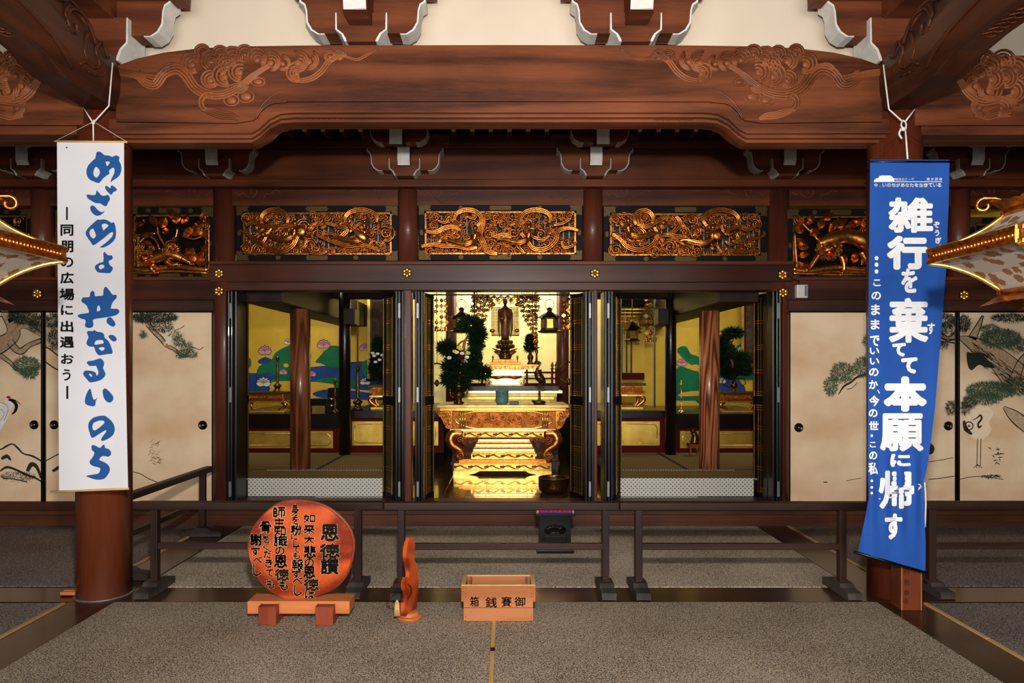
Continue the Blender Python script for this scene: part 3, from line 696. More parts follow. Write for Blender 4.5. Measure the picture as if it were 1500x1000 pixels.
def apsara(b, x, y, Y, d=1, inst_=None):
    """small carved celestial musician: head, torso, arms, flowing skirt (photo px; d = facing)"""
    P = lambda u, v, dy=0: at(x+d*u, y+v, Y-dy)
    h = P(0, -13, .03); m = MB(); m.ball(h, (.021, .022, .026), 10, 7); m.ball(P(0, -15.5, .02), (.024, .02, .018), 8, 5); m.ball(P(0, -19, .02), (.01, .01, .014), 8, 5)
    m.ball(P(.2, -12.4, .052), (.004, .006, .005), 6, 4)
    m.tube([P(0, -10, .03), P(0, -7, .03), P(0, -3, .035), P(-1, 2, .03), P(-4, 7, .03)], [.009, .022, .026, .024, .034], 8, spline=3)
    m.tube([P(-3, -7, .03), P(-6, -3, .04), P(-1, -1, .07)], [.011, .010, .007], 6, spline=3)
    m.tube([P(3, -7, .03), P(7, -3, .045), P(4, 1, .07)], [.011, .010, .007], 6, spline=3)
    m.tube([P(-3, 6, .03), P(-12, 10, .035), P(-24, 9, .03), P(-38, 5, .02), P(-50, 7, .01)], [.034, .036, .028, .018, .005], 8, spline=4)
    for k in range(3): m.tube([P(-3, 4+k*2.4, .06), P(-13, 7+k*3, .065), P(-25, 6+k*3, .05), P(-40, 3+k*2.4, .03)], .005, 5, spline=3)
    m.build('celestial_musician', 'gold', b)
    if inst_ == 'flute':
        MB().tube([P(-6, -10, .06), P(14, -11, .075)], .005, 6).build('flute', 'goldbright', b)
    if inst_ == 'lute':
        q = MB(); q.lathe([(.0, 0), (.02, .01), (.045, .05), (.04, .09), (.015, .13), (.008, .2), (.01, .21)], (0, 0, 0), 10, sy=.35)
        a = -d*.9; R_ = Matrix.Rotation(a, 4, 'Y'); c = P(2, 8, .075)
        q.xf(lambda p: R_ @ p+c).build('lute', 'gold', b)
    if inst_ == 'drum':
        c = P(8, -2, .06); MB().lathe([(.012, -.01), (.05, -.012), (.055, 0), (.05, .012), (.012, .01)], (0, 0, 0), 14).xf(lambda p: Matrix.Rotation(PI/2, 4, 'X') @ p+c).build('drum', 'gold', b)
def halo_ribbon(cx, cy, rx, ry, a0, a1):
    return [(cx+rx*cos(math.radians(a0+(a1-a0)*i/6)), cy-ry*sin(math.radians(a0+(a1-a0)*i/6))) for i in range(7)]
def transom(label, x0, x1, y0, y1, fx0, fx1, fy0, fy1, seed, kind='clouds'):
    b = thing('gilt_transom', label, 'carved transom', ((pxx(x0, RY)+pxx(x1, RY))/2, RY, pz(y1, RY)), 'gilt carved transoms')
    X0, X1, Z0, Z1 = frame_box(b, fx0, fx1, fy0, fy1, (y0-fy0), RY-.02)
    gold_border(b, X0, X1, Z0, Z1, RY-.005)
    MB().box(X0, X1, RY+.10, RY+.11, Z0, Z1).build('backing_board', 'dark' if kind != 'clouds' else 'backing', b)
    rnd = random.Random(seed)
    if kind != 'clouds': return b
    W = x1-x0; H = y1-y0
    # bars of the pale room behind, seen through the openwork
    for k in range(int(W/9)):
        xx = pxx(x0+5+k*9+rnd.random()*3, RY)
        MB().box(xx, xx+.008, RY+.095, RY+.1, Z0+.02, Z1-.02).build('back_lattice_bar', 'edge', b)
    # small curls along the rims and scattered through the field
    L_ = []; x = x0+7
    while x < x1-6:
        r = rnd.uniform(4.2, 6.2); L_.append((x, y1-r-1.5, r, rnd.uniform(-.6, .6), rnd.random() < .5)); x += r*2+rnd.uniform(0, 5)
    x = x0+7
    while x < x1-6:
        r = rnd.uniform(3.6, 5.2); L_.append((x, y0+r+1.5, r, PI+rnd.uniform(-.6, .6), rnd.random() < .5)); x += r*2+rnd.uniform(1, 9)
    for gy in range(5):
        for gx in range(int(W/9.5)):
            if rnd.random() < .22: continue
            BK.append((b, (x0+8+gx*9.5+rnd.uniform(-3, 3), y0+8+gy*12+rnd.uniform(-3, 3), rnd.uniform(4, 6.4), rnd.uniform(0, 6.3), rnd.random() < .5)))
    return b, L_, rnd
BK = []
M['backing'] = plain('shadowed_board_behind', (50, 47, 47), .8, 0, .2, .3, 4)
pan = [dict(label='gilt openwork transom of celestial musicians, left one of the middle three', x0=355, x1=575, y0=310.5, y1=374.5, f=(346, 583, 301, 382), seed=1,
            halos=[(402, 322, 20, 15, 200, -20), (529, 321, 24, 14, 200, -20)],
            rib=[([(350, 337), (362, 342), (372, 352), (384, 356), (392, 342), (398, 334)], 3, 3.0, .011), ([(358, 330), (372, 326), (392, 332), (410, 333), (425, 330), (440, 334)], 4, 3, .010),
                 ([(380, 350), (394, 364), (412, 368), (428, 360), (436, 346), (446, 336)], 4, 3.2, .011), ([(398, 344), (410, 350), (420, 342), (412, 334), (402, 340)], 2, 3, .009),
                 ([(438, 342), (450, 352), (446, 366), (466, 372), (480, 368)], 3, 3, .010), ([(462, 342), (478, 350), (496, 356), (510, 360), (526, 358), (545, 362), (556, 368)], 4, 3.2, .011),
                 ([(474, 326), (492, 330), (508, 336), (500, 346), (492, 350)], 4, 3, .010), ([(512, 340), (520, 334), (528, 342), (520, 350), (512, 346)], 2, 3, .010), ([(470, 344), (486, 342), (500, 348)], 3, 2.6, .009)],
            cur=[(445, 332, 9, 0, 0), (455, 358, 7, 1, 0), (462, 363, 7, 2, 1), (565, 341, 10, .6, 1), (480, 320, 6, 0, 1), (496, 317, 5, 0, 0), (458, 317, 6, 2, 0), (468, 322, 6, 1, 1), (362, 320, 6, 0, 0), (374, 317, 5, 1, 1), (424, 320, 6, 2, 0), (360, 364, 7, 0, 1), (378, 366, 7, 0, 0)],
            fig=[(432, 340, 1, 'drum'), (534, 343, 1, 'lute')]),
       dict(label='gilt openwork transom of celestial musicians, middle one over the altar table', x0=621.5, x1=845, y0=309, y1=374.5, f=(613, 853, 300, 381), seed=2,
            halos=[(685, 321, 20, 14, 190, -60), (785, 320, 22, 13, 220, -30)],
            rib=[([(622, 338), (638, 340), (650, 334), (664, 332), (676, 338)], 4, 3, .011), ([(616, 361), (632, 358), (650, 360), (668, 360), (686, 364), (700, 362)], 4, 3, .011),
                 ([(640, 322), (652, 326), (658, 318), (664, 326)], 3, 3, .010), ([(706, 312), (708, 326), (702, 342), (708, 356), (714, 368), (730, 372)], 5, 3, .011),
                 ([(716, 340), (728, 346), (740, 344), (750, 348)], 4, 3.2, .010), ([(762, 340), (772, 352), (782, 364), (800, 364), (814, 352), (818, 338), (834, 334), (848, 338)], 4, 3.2, .011),
                 ([(770, 332), (780, 346), (796, 350), (806, 344)], 3, 3, .010), ([(822, 352), (826, 362), (838, 360), (846, 353)], 3, 3, .010), ([(810, 330), (826, 326), (838, 318)], 3, 3, .010),
                 ([(752, 352), (760, 362), (770, 372)], 3, 3, .010)],
            cur=[(638, 319, 7, 0, 0), (634, 330, 6, 1, 1), (714, 318, 6, 0, 0), (726, 319, 7, 1, 1), (735, 329, 7, 0, 1), (720, 357, 7, 0, 0), (730, 363, 7, 1, 1), (746, 369, 6, 2, 0), (717, 344, 8, 0, 0), (752, 341, 8, 2, 1),
                 (834, 317, 6, 0, 0), (656, 352, 7, 1, 0), (668, 356, 6, 2, 1), (648, 343, 6, 0, 1), (792, 344, 8, 1, 1), (815, 366, 6, 0, 0), (630, 369, 6, 0, 0)],
            fig=[(696, 347, 1, None), (775, 345, 1, 'flute')]),
       dict(label='gilt openwork transom of celestial musicians, right one of the middle three', x0=894, x1=1114, y0=312, y1=376, f=(884, 1124, 302, 384), seed=3,
            halos=[(943, 321, 14, 13, 220, -30), (1056, 322, 26, 15, 220, -30)],
            rib=[([(896, 342), (908, 350), (920, 362), (940, 366), (958, 356), (962, 342), (958, 332)], 4, 3.2, .011), ([(960, 350), (974, 344), (990, 346), (1004, 348), (1016, 356)], 4, 3, .011),
                 ([(930, 326), (946, 332), (958, 326), (970, 320), (984, 318)], 4, 3, .010), ([(990, 316), (996, 326), (988, 338), (976, 344)], 4, 3, .011), ([(936, 348), (930, 340), (938, 334), (946, 344), (936, 352), (926, 344)], 2, 3, .009),
                 ([(1004, 354), (1016, 350), (1026, 340), (1020, 334), (1016, 346)], 3, 3, .010), ([(1062, 344), (1072, 334), (1084, 332), (1096, 336), (1112, 328)], 4, 3, .011),
                 ([(1072, 352), (1086, 356), (1098, 350), (1112, 348), (1122, 342)], 3, 3, .010), ([(1062, 364), (1078, 368), (1096, 368), (1112, 366)], 4, 2.6, .010), ([(1066, 344), (1078, 342), (1080, 352), (1070, 358), (1062, 352)], 2, 3, .009),
                 ([(968, 362), (976, 352), (992, 352), (1004, 360)], 3, 3, .010)],
            cur=[(902, 322, 7, 0, 0), (914, 317, 6, 1, 1), (902, 366, 8, 0, 0), (959, 368, 7, 1, 1), (980, 362, 9, 0, 1), (1004, 366, 8, 0, 0), (1021, 367, 7, 2, 1), (1014, 323, 8, 1, 0), (1002, 340, 6, 0, 1), (1022, 341, 8, 0, 0),
                 (1092, 319, 6, 0, 0), (1106, 328, 7, 1, 1), (943, 320, 7, 0, 0), (982, 325, 6, 0, 1), (1050, 324, 5, 0, 0), (1064, 322, 5, 1, 1), (901, 348, 5, 1, 0), (1094, 358, 6, 1, 0)],
            fig=[(920, 336, -1, None), (1044, 346, 1, 'drum')])]
for p in pan:
    b, L_, rnd = transom(p['label'], p['x0'], p['x1'], p['y0'], p['y1'], p['f'][0], p['f'][1], p['f'][2], p['f'][3], p['seed'])
    for b_, c_ in BK: curls(b_, [c_], RY+.03)
    BK.clear()
    curls(b, L_, RY-.01); curls(b, p['cur'], RY-.035)
    ribbons(b, [(q, max(2, n-1), o*.85, r*.8) for q, n, o, r in p['rib']], RY-.045)
    ex = []
    for k in range(20):
        x = rnd.uniform(p['x0']+12, p['x1']-12); y = rnd.uniform(p['y0']+9, p['y1']-9); a = rnd.uniform(-.5, .5)+(PI if rnd.random() < .5 else 0); l = rnd.uniform(4, 6.5); sg = rnd.choice((-1, 1)); P = []
        for i, (u, v) in enumerate(((-2, .2), (-1, .9), (0, .2), (.9, -.7), (1.7, -.2), (1.5, .5), (.9, .3))):
            P.append((min(p['x1']-3, max(p['x0']+3, x+l*(u*cos(a)-v*sg*sin(a)))), min(p['y1']-3, max(p['y0']+3, y+l*(u*sin(a)+v*sg*cos(a))))))
        ex.append((P, 2, 2.1, .0075))
    ribbons(b, ex, RY-.02, 'cloud_scroll', 'goldwarm')
    for h in p['halos']: ribbons(b, [(halo_ribbon(*h), 3, 2.6, .009)], RY-.05, 'halo_ribbon')
    for f in p['fig']: apsara(b, f[0], f[1], RY-.05, f[2], f[3])

def leafy(m, x, y, ang, L_, w, Y, curl=.15):
    """a carved leaf: pointed, ridged along its middle"""
    dx, dy = cos(ang), -sin(ang); nx, ny = -dy, dx
    c = [at(x+dx*L_*t, y+dy*L_*t, Y-.02-curl*.12*sin(PI*t)) for t in (0, .25, .5, .75, 1)]
    a = [at(x+dx*L_*t+nx*w*s, y+dy*L_*t+ny*w*s, Y-.002-curl*.05*t) for t, s in ((0, 0), (.25, .8), (.5, 1), (.75, .7), (1, 0))]
    e = [at(x+dx*L_*t-nx*w*s, y+dy*L_*t-ny*w*s, Y-.002-curl*.05*t) for t, s in ((0, 0), (.25, .8), (.5, 1), (.75, .7), (1, 0))]
    vv = c+a+e+[p+Vector((0, .012, 0)) for p in c]
    fs = []
    for i in range(4):
        fs += [(i, 5+i, 5+i+1, i+1), (i, i+1, 10+i+1, 10+i), (15+i, 15+i+1, 5+i+1, 5+i), (15+i, 10+i, 10+i+1, 15+i+1)]
    m.add(vv, fs, False)
def lion_panel(label, x0, x1, y0, y1, f, right):
    b = transom(label, x0, x1, y0, y1, f[0], f[1], f[2], f[3], 5, 'lion')
    Y = RY-.02
    m = MB()
    m.tube([at(x0, y1-10, Y), at(x0+20, y1-6, Y), at(x0+42, y1-9, Y), at(x0+70, y1-12, Y), at(x0+92, y1-9, Y), at(x1-1, y1-7, Y)], [.03, .035, .03, .026, .03, .025], 8, spline=4, flat=.7)
    m.tube([at(x0, y1-3, Y-.01), at(x0+30, y1-2, Y-.01), at(x0+60, y1-5, Y-.01), at(x1-1, y1-2, Y-.01)], [.012, .02, .016, .014], 6, spline=4)
    m.build('rocky_ground', 'gold', b)
    rnd = random.Random(9 if right else 4)
    st = MB(); lf = []
    if right:
        body = [(0, -2), (18, 0), (38, -1), (58, -5), (76, -2), (92, 6)]; cx, cy = 1188, 352
        hd = (1214, 366); legs = [[(1200, 372), (1192, 384), (1186, 393), (1180, 396)], [(1232, 374), (1236, 386), (1236, 396), (1232, 401)], [(1262, 368), (1268, 380), (1280, 386)]]
        trunk = [(1198, 358), (1220, 350), (1242, 346), (1262, 352), (1280, 362)]; tr = [.05, .075, .07, .085, .07]
        leaves = [(1170, 330, 1.2, 16, 6), (1176, 342, 2.2, 18, 7), (1186, 345, .6, 18, 7), (1190, 326, 1.9, 14, 6), (1200, 336, 1.2, 20, 6), (1214, 340, .9, 24, 6), (1222, 336, .7, 26, 5), (1230, 342, .5, 20, 8), (1240, 330, .2, 22, 6),
                  (1250, 322, -.2, 22, 6), (1262, 336, .6, 20, 7), (1185, 364, 2.8, 20, 6), (1186, 372, 3.3, 18, 5), (1180, 360, 2.4, 18, 5), (1250, 386, 1.3, 18, 6), (1262, 388, .9, 22, 7), (1272, 386, .7, 22, 6), (1240, 384, 2.1, 14, 5),
                  (1168, 392, .3, 20, 5), (1178, 326, .2, 14, 5), (1206, 322, .6, 18, 6)]
        stems = [[(1166, 318), (1180, 332), (1194, 346), (1200, 356)], [(1230, 318), (1220, 334), (1212, 346)], [(1168, 400), (1166, 370), (1164, 340)]]
    else:
        trunk = [(216, 388), (228, 378), (244, 372), (258, 374), (270, 380)]; tr = [.035, .052, .06, .055, .03]
        hd = (213, 379); legs = [[(226, 386), (222, 394), (228, 398)], [(244, 382), (252, 388), (262, 386)], [(268, 378), (274, 382), (280, 385)]]
        leaves = [(231, 332, 2.2, 22, 6), (236, 334, 1.2, 18, 7), (258, 322, 2.2, 26, 6), (258, 328, 1.6, 18, 7), (266, 328, .9, 18, 5), (268, 346, .7, 20, 6), (278, 344, .6, 22, 8), (286, 338, .9, 18, 7), (292, 345, .4, 14, 6), (278, 388, 1.4, 26, 7),
                  (280, 386, 1.9, 24, 6), (284, 384, .8, 22, 6), (286, 386, .3, 20, 6), (296, 372, 1.2, 16, 5), (248, 336, 3.5, 12, 5), (252, 352, 0.2, 10, 4), (200, 332, .6, 16, 4), (270, 372, .5, 14, 6), (244, 392, .4, 12, 4), (202, 346, .1, 22, 4), (208, 352, -.5, 22, 4)]
        stems = [[(231, 332), (232, 342), (238, 354), (244, 362)], [(260, 334), (258, 346), (252, 350)], [(268, 346), (284, 350), (298, 346), (306, 354)], [(192, 318), (200, 328), (212, 322)], [(192, 330), (198, 344), (214, 342), (228, 342)],
                 [(204, 356), (216, 346), (228, 352), (234, 366)], [(306, 320), (306, 400)], [(190, 380), (200, 382), (210, 380)], [(300, 322), (292, 332), (284, 344)]]
    bm_ = MB(); bm_.tube([at(x, y, Y-.02) for x, y in trunk], tr, 10, spline=4, flat=.8)
    for l in legs:
        bm_.tube([at(x, y, Y-.035) for x, y in l], [.034, .026, .02, .024][:len(l)], 8, spline=3)
        e = l[-1]
        for k in (-1, 0, 1): bm_.ball(at(e[0]+k*2.6+(-1 if right else 1), e[1]+1.5, Y-.055), (.012, .014, .010), 6, 4)
    bm_.build('lion_body', 'gold', b)
    h = MB(); hx, hy = hd; s = 1.25 if right else 1.0
    h.ball(at(hx, hy, Y-.05), (.055*s, .05, .05*s), 12, 8); h.ball(at(hx+1, hy+3*s, Y-.095), (.03*s, .03, .022*s), 10, 6); h.ball(at(hx+1, hy+1*s, Y-.125), (.012*s, .012, .008*s), 8, 5)
    for k in (-1, 1): h.ball(at(hx+k*4*s, hy-3*s, Y-.09), (.012*s, .012, .010*s), 8, 5); h.ball(at(hx+k*8*s, hy-5*s, Y-.06), (.016*s, .012, .020*s), 8, 5)
    h.build('lion_head', 'goldwarm', b)
    for k in range(26):         # curly mane, each tuft picked apart
        a = 2*PI*k/13+(.2 if k > 12 else 0); rr = (11 if k < 13 else 15)*s*.85
        curls(b, [(hx+rr*cos(a), hy+rr*.85*sin(a)-1, 2.5*s, a, k % 2)], Y-.05 if k < 13 else Y-.03)
    MB().pbox(hx-3*s, hx+5*s, hy+4.6*s, hy+6.2*s, Y-.118, Y-.08).build('mouth', 'redcloth', b, label='red painted mouth')
    tail = MB(); tx, ty = (1284, 340) if right else (252, 364)
    for k in range(7):
        a = -.6+k*.5
        tail.tube([at(tx, ty, Y-.04), at(tx+8*cos(a)*s, ty-7*sin(a)*s, Y-.06), at(tx+14*cos(a+.5)*s, ty-10*sin(a+.5)*s, Y-.04)], [.014, .012, .003], 6, spline=3)
    tail.build('bushy_tail', 'goldwarm', b)
    curls(b, [(tx, ty, 6, 0, 0), (tx-10, ty+2, 5, 1, 1)], Y-.06)
    for (x, y, a, l, w) in leaves:
        m = MB(); leafy(m, x, y, a, l, w, Y-.01); m.build('carved_leaf', 'gold', b)
    for s_ in stems:
        m = MB(); m.tube([at(x, y, Y) for x, y in s_], .012, 6, spline=4); m.build('carved_branch', 'gold', b)
    if not right:
        curls(b, [(197, 352, 6, 0, 0), (205, 360, 5, 1, 1), (300, 318, 5, 0, 0), (301, 330, 5, 1, 1), (204, 366, 5, 0, 0), (222, 362, 4, 2, 1), (250, 360, 6, 1, 0)], Y-.03)
    else:
        curls(b, [(1170, 322, 5, 0, 0), (1266, 322, 5, 1, 1), (1266, 338, 5, 0, 0), (1168, 388, 5, 1, 1), (1246, 352, 4, 0, 0)], Y-.03)
lion_panel('gilt openwork transom of a crouching lion among leaves, left of the altar opening', 190, 306, 314, 402, (184, 313, 303, 410), False)
lion_panel('gilt openwork transom of a walking lion among leaves, beside the blue banner', 1161, 1300, 316, 403, (1152, 1310, 306, 413), True)
for lab, x0, x1, f in (('gilt transom at the far left edge, behind the white floral lantern', -90, 44, (-100, 48, 306, 410)), ('gilt transom at the far right edge, behind the white floral lantern', 1425, 1560, (1420, 1570, 318, 413))):
    b = transom(lab, x0, x1, f[2]+9, f[3]-9, f[0], f[1], f[2], f[3], 5, 'lion')
    for k in range(16):
        rnd = random.Random(k); curls(b, [(x0+12+rnd.random()*(x1-x0-24), f[2]+18+rnd.random()*70, 6, rnd.random()*6, k % 2)], RY-.03)
    ribbons(b, [([(x0, 390), (x0+30, 396), (x0+70, 386), (x0+100, 394), (x1, 390)], 3, 3, .012), ([(x0, 350), (x0+40, 340), (x0+80, 356), (x1, 344)], 3, 3, .010)], RY-.03)

# ------------------------------------------------------------------ painted sliding doors
DY = 6.83
def ftag(dy=.0): return lambda x, y: at(x, y, DY-dy)
def tuft(m, x, y, rx, ry, n, a0, a1, rnd, L0=5.0, w=.6, dy=.003):
    for k in range(int(n*1.9)):
        u = rnd.uniform(-1, 1); v = rnd.uniform(-1, 1)
        if u*u+v*v > 1: continue
        px, py = x+u*rx, y+v*ry; a = math.radians(rnd.uniform(a0, a1)) if rnd.random() < .5 else math.atan2(-v, u)+rnd.uniform(-.6, .6)
        l = L0*rnd.uniform(.6, 1.3); ex, ey = px+l*cos(a), py-l*sin(a); q = w*.5
        s_, c_ = sin(a)*q, cos(a)*q; D = DY-dy-rnd.random()*.002
        m.add([at(px-s_, py-c_, D), at(px+s_, py+c_, D), at(ex, ey, D)], [(0, 1, 2)])
def stroke(m, pts, w, dy=.0025, k=4):
    P = [Vector((x, y, 0)) for x, y in pts]; W = w if isinstance(w, (list, tuple)) else [w]*len(P)
    P, W = catmull(P, W, k); vv = []
    for i, p in enumerate(P):
        t = (P[min(i+1, len(P)-1)]-P[max(i-1, 0)]).normalized(); n = Vector((-t.y, t.x, 0))*W[i]/2
        vv += [at(p.x+n.x, p.y+n.y, DY-dy), at(p.x-n.x, p.y-n.y, DY-dy)]
    m.add(vv, [(2*i, 2*i+2, 2*i+3, 2*i+1) for i in range(len(P)-1)])
def branch(out, fill, pts, w):
    P = [Vector((x, y, 0)) for x, y in pts]; W = w if isinstance(w, (list, tuple)) else [w]*len(P)
    stroke(fill, pts, W, .0016+.00012*(len(fill.v) % 17))
    for sg in (-1, 1):
        q = []
        for i, p in enumerate(P):
            t = (P[min(i+1, len(P)-1)]-P[max(i-1, 0)]).normalized(); n = Vector((-t.y, t.x, 0))*W[i]/2*sg; q.append((p.x+n.x, p.y+n.y))
        stroke(out, q, [1.0+.5*((i*7) % 3) for i in range(len(q))], .003)
def door(label, x0, x1, pull=None, inner=None):
    b = thing('sliding_door', label, 'sliding door', ((pxx(x0, DY)+pxx(x1, DY))/2, DY, pz(737, DY)), 'painted sliding doors')
    X0, X1, Z0, Z1 = pxx(x0-1, DY), pxx(x1+1, DY), pz(737, DY), pz(456, DY)
    MB().box(X0+.01, X1-.01, DY, DY+.03, Z0+.01, Z1-.01).build('paper_panel', 'paper', b)
    t = .018; m = MB(); Y0 = DY-.008
    m.box(X0, X1, Y0, DY+.035, Z1-t*.7, Z1); m.box(X0, X1, Y0, DY+.035, Z0, Z0+t*.7); m.box(X0, X0+t, Y0, DY+.035, Z0, Z1); m.box(X1-t, X1, Y0, DY+.035, Z0, Z1)
    m.build('lacquered_frame', 'black', b, .002)
    if pull:
        c = at(pull[0], pull[1], DY); q = MB().lathe([(.001, -.004), (.046, -.004), (.046, .004), (.038, .007), (.034, .002), (.001, .002)], (0, 0, 0), 24)
        q.xf(lambda p: Matrix.Rotation(PI/2, 4, 'X') @ p+c)
        h = q.build('door_pull', 'black', b, label='round black door pull')
        q = MB().lathe([(.001, .002), (.014, .002), (.012, .008), (.004, .010)], (0, 0, 0), 8); q.xf(lambda p: Matrix.Rotation(PI/2, 4, 'X') @ p+c).build('brass_centre', 'goldwarm', h)
    return b
def paint(b, name, fn, mat):
    m = MB(); fn(m)
    if m.v: m.build(name, mat, b)
# left bay
dl = door('painted sliding door at the far left with a crane under a pine', -62, 62, (50, 622))
rnd = random.Random(3); o_, f_ = MB(), MB()
branch(o_, f_, [(-50, 560), (-30, 520), (0, 505), (20, 488), (10, 462), (2, 440+18)], [26, 26, 24, 20, 14, 12]); branch(o_, f_, [(14, 500), (24, 512), (32, 514), (42, 506), (56, 500), (61, 498)], [10, 9, 9, 7, 6, 5])
branch(o_, f_, [(20, 490), (30, 478), (44, 480), (60, 490)], [7, 6, 6, 5]); branch(o_, f_, [(0, 520), (14, 530), (24, 540), (34, 544)], [6, 5, 4, 3]); branch(o_, f_, [(12, 470), (24, 466), (40, 468), (56, 478)], [6, 5, 4, 3])
f_.build('painted_trunk', 'bark', dl); o_.build('painted_outline', 'ink', dl)
def fn(m):
    for x, y, rx, ry, n in ((38, 466, 22, 9, 560), (52, 478, 9, 8, 200), (22, 462, 10, 5, 160)): tuft(m, x, y, rx, ry, n, 30, 150, rnd)
paint(dl, 'painted_needles', fn, 'needle2')
paint(dl, 'painted_needles', lambda m: [tuft(m, x, y, rx, ry, n, 0, 180, rnd) for x, y, rx, ry, n in ((39, 536, 19, 13, 620), (44, 546, 12, 8, 240))], 'needle')
paint(dl, 'painted_crane', lambda m: (poly(m, [(-20, 600), (-4, 590), (8, 592), (14, 600), (8, 618), (-4, 634), (-24, 640)], lambda x, y: at(x, y, DY-.0022), 4), poly(m, [(8, 583), (14, 582), (20, 588), (18, 596), (12, 602), (8, 596)], lambda x, y: at(x, y, DY-.0024), 3)), 'petalw')
def fn(m):
    stroke(m, [(12, 585), (20, 588), (24, 594), (22, 602), (17, 607)], [2, 4.5, 5, 4, 1], .003); stroke(m, [(14, 584), (22, 586), (30, 592)], [1.5, 1.5, .6], .0032)
    stroke(m, [(-20, 600), (-4, 590), (8, 592), (12, 600), (6, 616)], .6, .003); stroke(m, [(-10, 602), (2, 600), (6, 608), (-2, 618)], .5, .003); stroke(m, [(-12, 612), (0, 612)], .5, .003)
paint(dl, 'painted_crane_neck', fn, 'inkblack')
paint(dl, 'painted_crane_crown', lambda m: poly(m, [(9, 581), (13, 579.5), (16, 582), (12, 584)], lambda x, y: at(x, y, DY-.0034), 3), 'redcloth')
def rocks(m, ox):
    for pts, w in (([(-62, 676), (-30, 660), (0, 658), (8, 654), (18, 650), (26, 656), (34, 664), (48, 668), (62, 676)], [1.5, 2, 2, 3, 2, 3, 2, 3, 2]), ([(40, 690), (46, 680), (54, 684), (60, 700)], [5, 7, 5, 3]), ([(2, 672), (10, 668), (16, 674)], [4, 6, 2]),
                   ([(0, 690), (10, 684), (24, 688), (36, 694), (52, 700), (62, 706)], [2, 4, 3, 4, 3, 2]), ([(4, 700), (24, 702), (40, 706)], 1.6), ([(-50, 690), (-30, 680), (-14, 690)], [4, 6, 2])):
        stroke(m, [(x+ox, y) for x, y in pts], w)
    tuft(m, 26+ox, 698, 26, 7, 260, 60, 120, rnd, 3, .5)
paint(dl, 'painted_rocks', lambda m: rocks(m, 0), 'ink')
dl = door('painted sliding door behind the white banner', 66, 188, (79.5, 622))
paint(dl, 'painted_needles', lambda m: [tuft(m, x, y, rx, ry, n, 30, 150, rnd) for x, y, rx, ry, n in ((78, 470, 12, 10, 300), (80, 498, 10, 14, 240), (100, 476, 20, 10, 200))], 'needle2')
paint(dl, 'painted_outline', lambda m: (stroke(m, [(67, 508), (74, 512), (84, 520), (96, 530)], 2), stroke(m, [(67, 530), (78, 538), (90, 544)], 2), rocks(m, 127)), 'ink')
dl = door('painted sliding door with a hanging pine branch, between the white banner and the altar', 191, 312, (297, 622.5))
o_, f_ = MB(), MB()
branch(o_, f_, [(216, 474), (226, 486), (236, 496), (244, 506), (256, 512), (266, 520), (276, 522)], [7, 6, 6, 5, 4, 3, 2]); f_.build('painted_branch', 'bark', dl)
stroke(o_, [(262, 514), (272, 512), (282, 508), (292, 512), (298, 508)], 1); stroke(o_, [(246, 492), (256, 484), (266, 480), (270, 476)], 1); stroke(o_, [(192, 690), (206, 694), (216, 700), (230, 706)], 1.2)
o_.build('painted_outline', 'ink', dl)
paint(dl, 'painted_needles', lambda m: [tuft(m, x, y, rx, ry, n, 200, 340, rnd) for x, y, rx, ry, n in ((226, 464, 34, 7, 900), (236, 478, 18, 8, 260), (210, 466, 14, 6, 200))], 'needle2')
paint(dl, 'painted_needles', lambda m: [tuft(m, x, y, rx, ry, n, 200, 340, rnd) for x, y, rx, ry, n in ((209, 490, 5, 4, 70), (262, 500, 8, 6, 120), (274, 508, 9, 6, 120), (266, 518, 10, 5, 110), (280, 518, 8, 5, 90), (258, 490, 9, 5, 80))], 'needle')
def fn(m):
    for k in range(30):
        x, y = 216+rnd.random()*16, 645+rnd.random()*42; a = rnd.uniform(-.9, 1.3); stroke(m, [(x, y), (x+4*cos(a), y-4*sin(a)), (x+9*cos(a), y-8*sin(a))], [.3, 1.4, .2])
paint(dl, 'painted_bamboo', fn, 'bark')
paint(dl, 'painted_bird', lambda m: (poly(m, [(240, 505), (244, 498), (248, 494), (256, 480), (250, 500), (246, 507)], lambda x, y: at(x, y, DY-.004), 3),), 'petalw')
paint(dl, 'painted_bird_head', lambda m: poly(m, [(242, 504), (245, 503), (248, 508), (245, 510)], lambda x, y: at(x, y, DY-.0045), 3), 'cedar')
# right bay
dr = door('painted sliding door with one small pine bough, right of the altar', 1156, 1279, (1170, 626))
paint(dr, 'painted_needles', lambda m: [tuft(m, x, y, rx, ry, n, 0, 180, rnd) for x, y, rx, ry, n in ((1234, 546, 17, 14, 520), (1217, 566, 9, 13, 260), (1263, 538, 12, 14, 360), (1272, 500, 7, 9, 160), (1275, 530, 9, 12, 200))], 'needle')
def fn(m):
    stroke(m, [(1228, 578), (1236, 566), (1246, 560), (1256, 552), (1270, 548)], [1, 3, 3, 3, 3]); stroke(m, [(1240, 570), (1248, 568), (1256, 560)], 1)
    stroke(m, [(1240, 704), (1250, 702), (1262, 700)], .8); stroke(m, [(1206, 706), (1212, 706)], 1.5)
paint(dr, 'painted_branch', fn, 'ink')
dr2 = door('painted sliding door behind the blue banner', 1282, 1400, (1389, 623.5))
o_, f_ = MB(), MB(); branch(o_, f_, [(1360, 478), (1376, 488), (1388, 496), (1399, 492)], [5, 6, 6, 7]); branch(o_, f_, [(1365, 500), (1380, 498), (1399, 500)], [4, 4, 5]); f_.build('painted_trunk', 'bark', dr2); o_.build('painted_outline', 'ink', dr2)
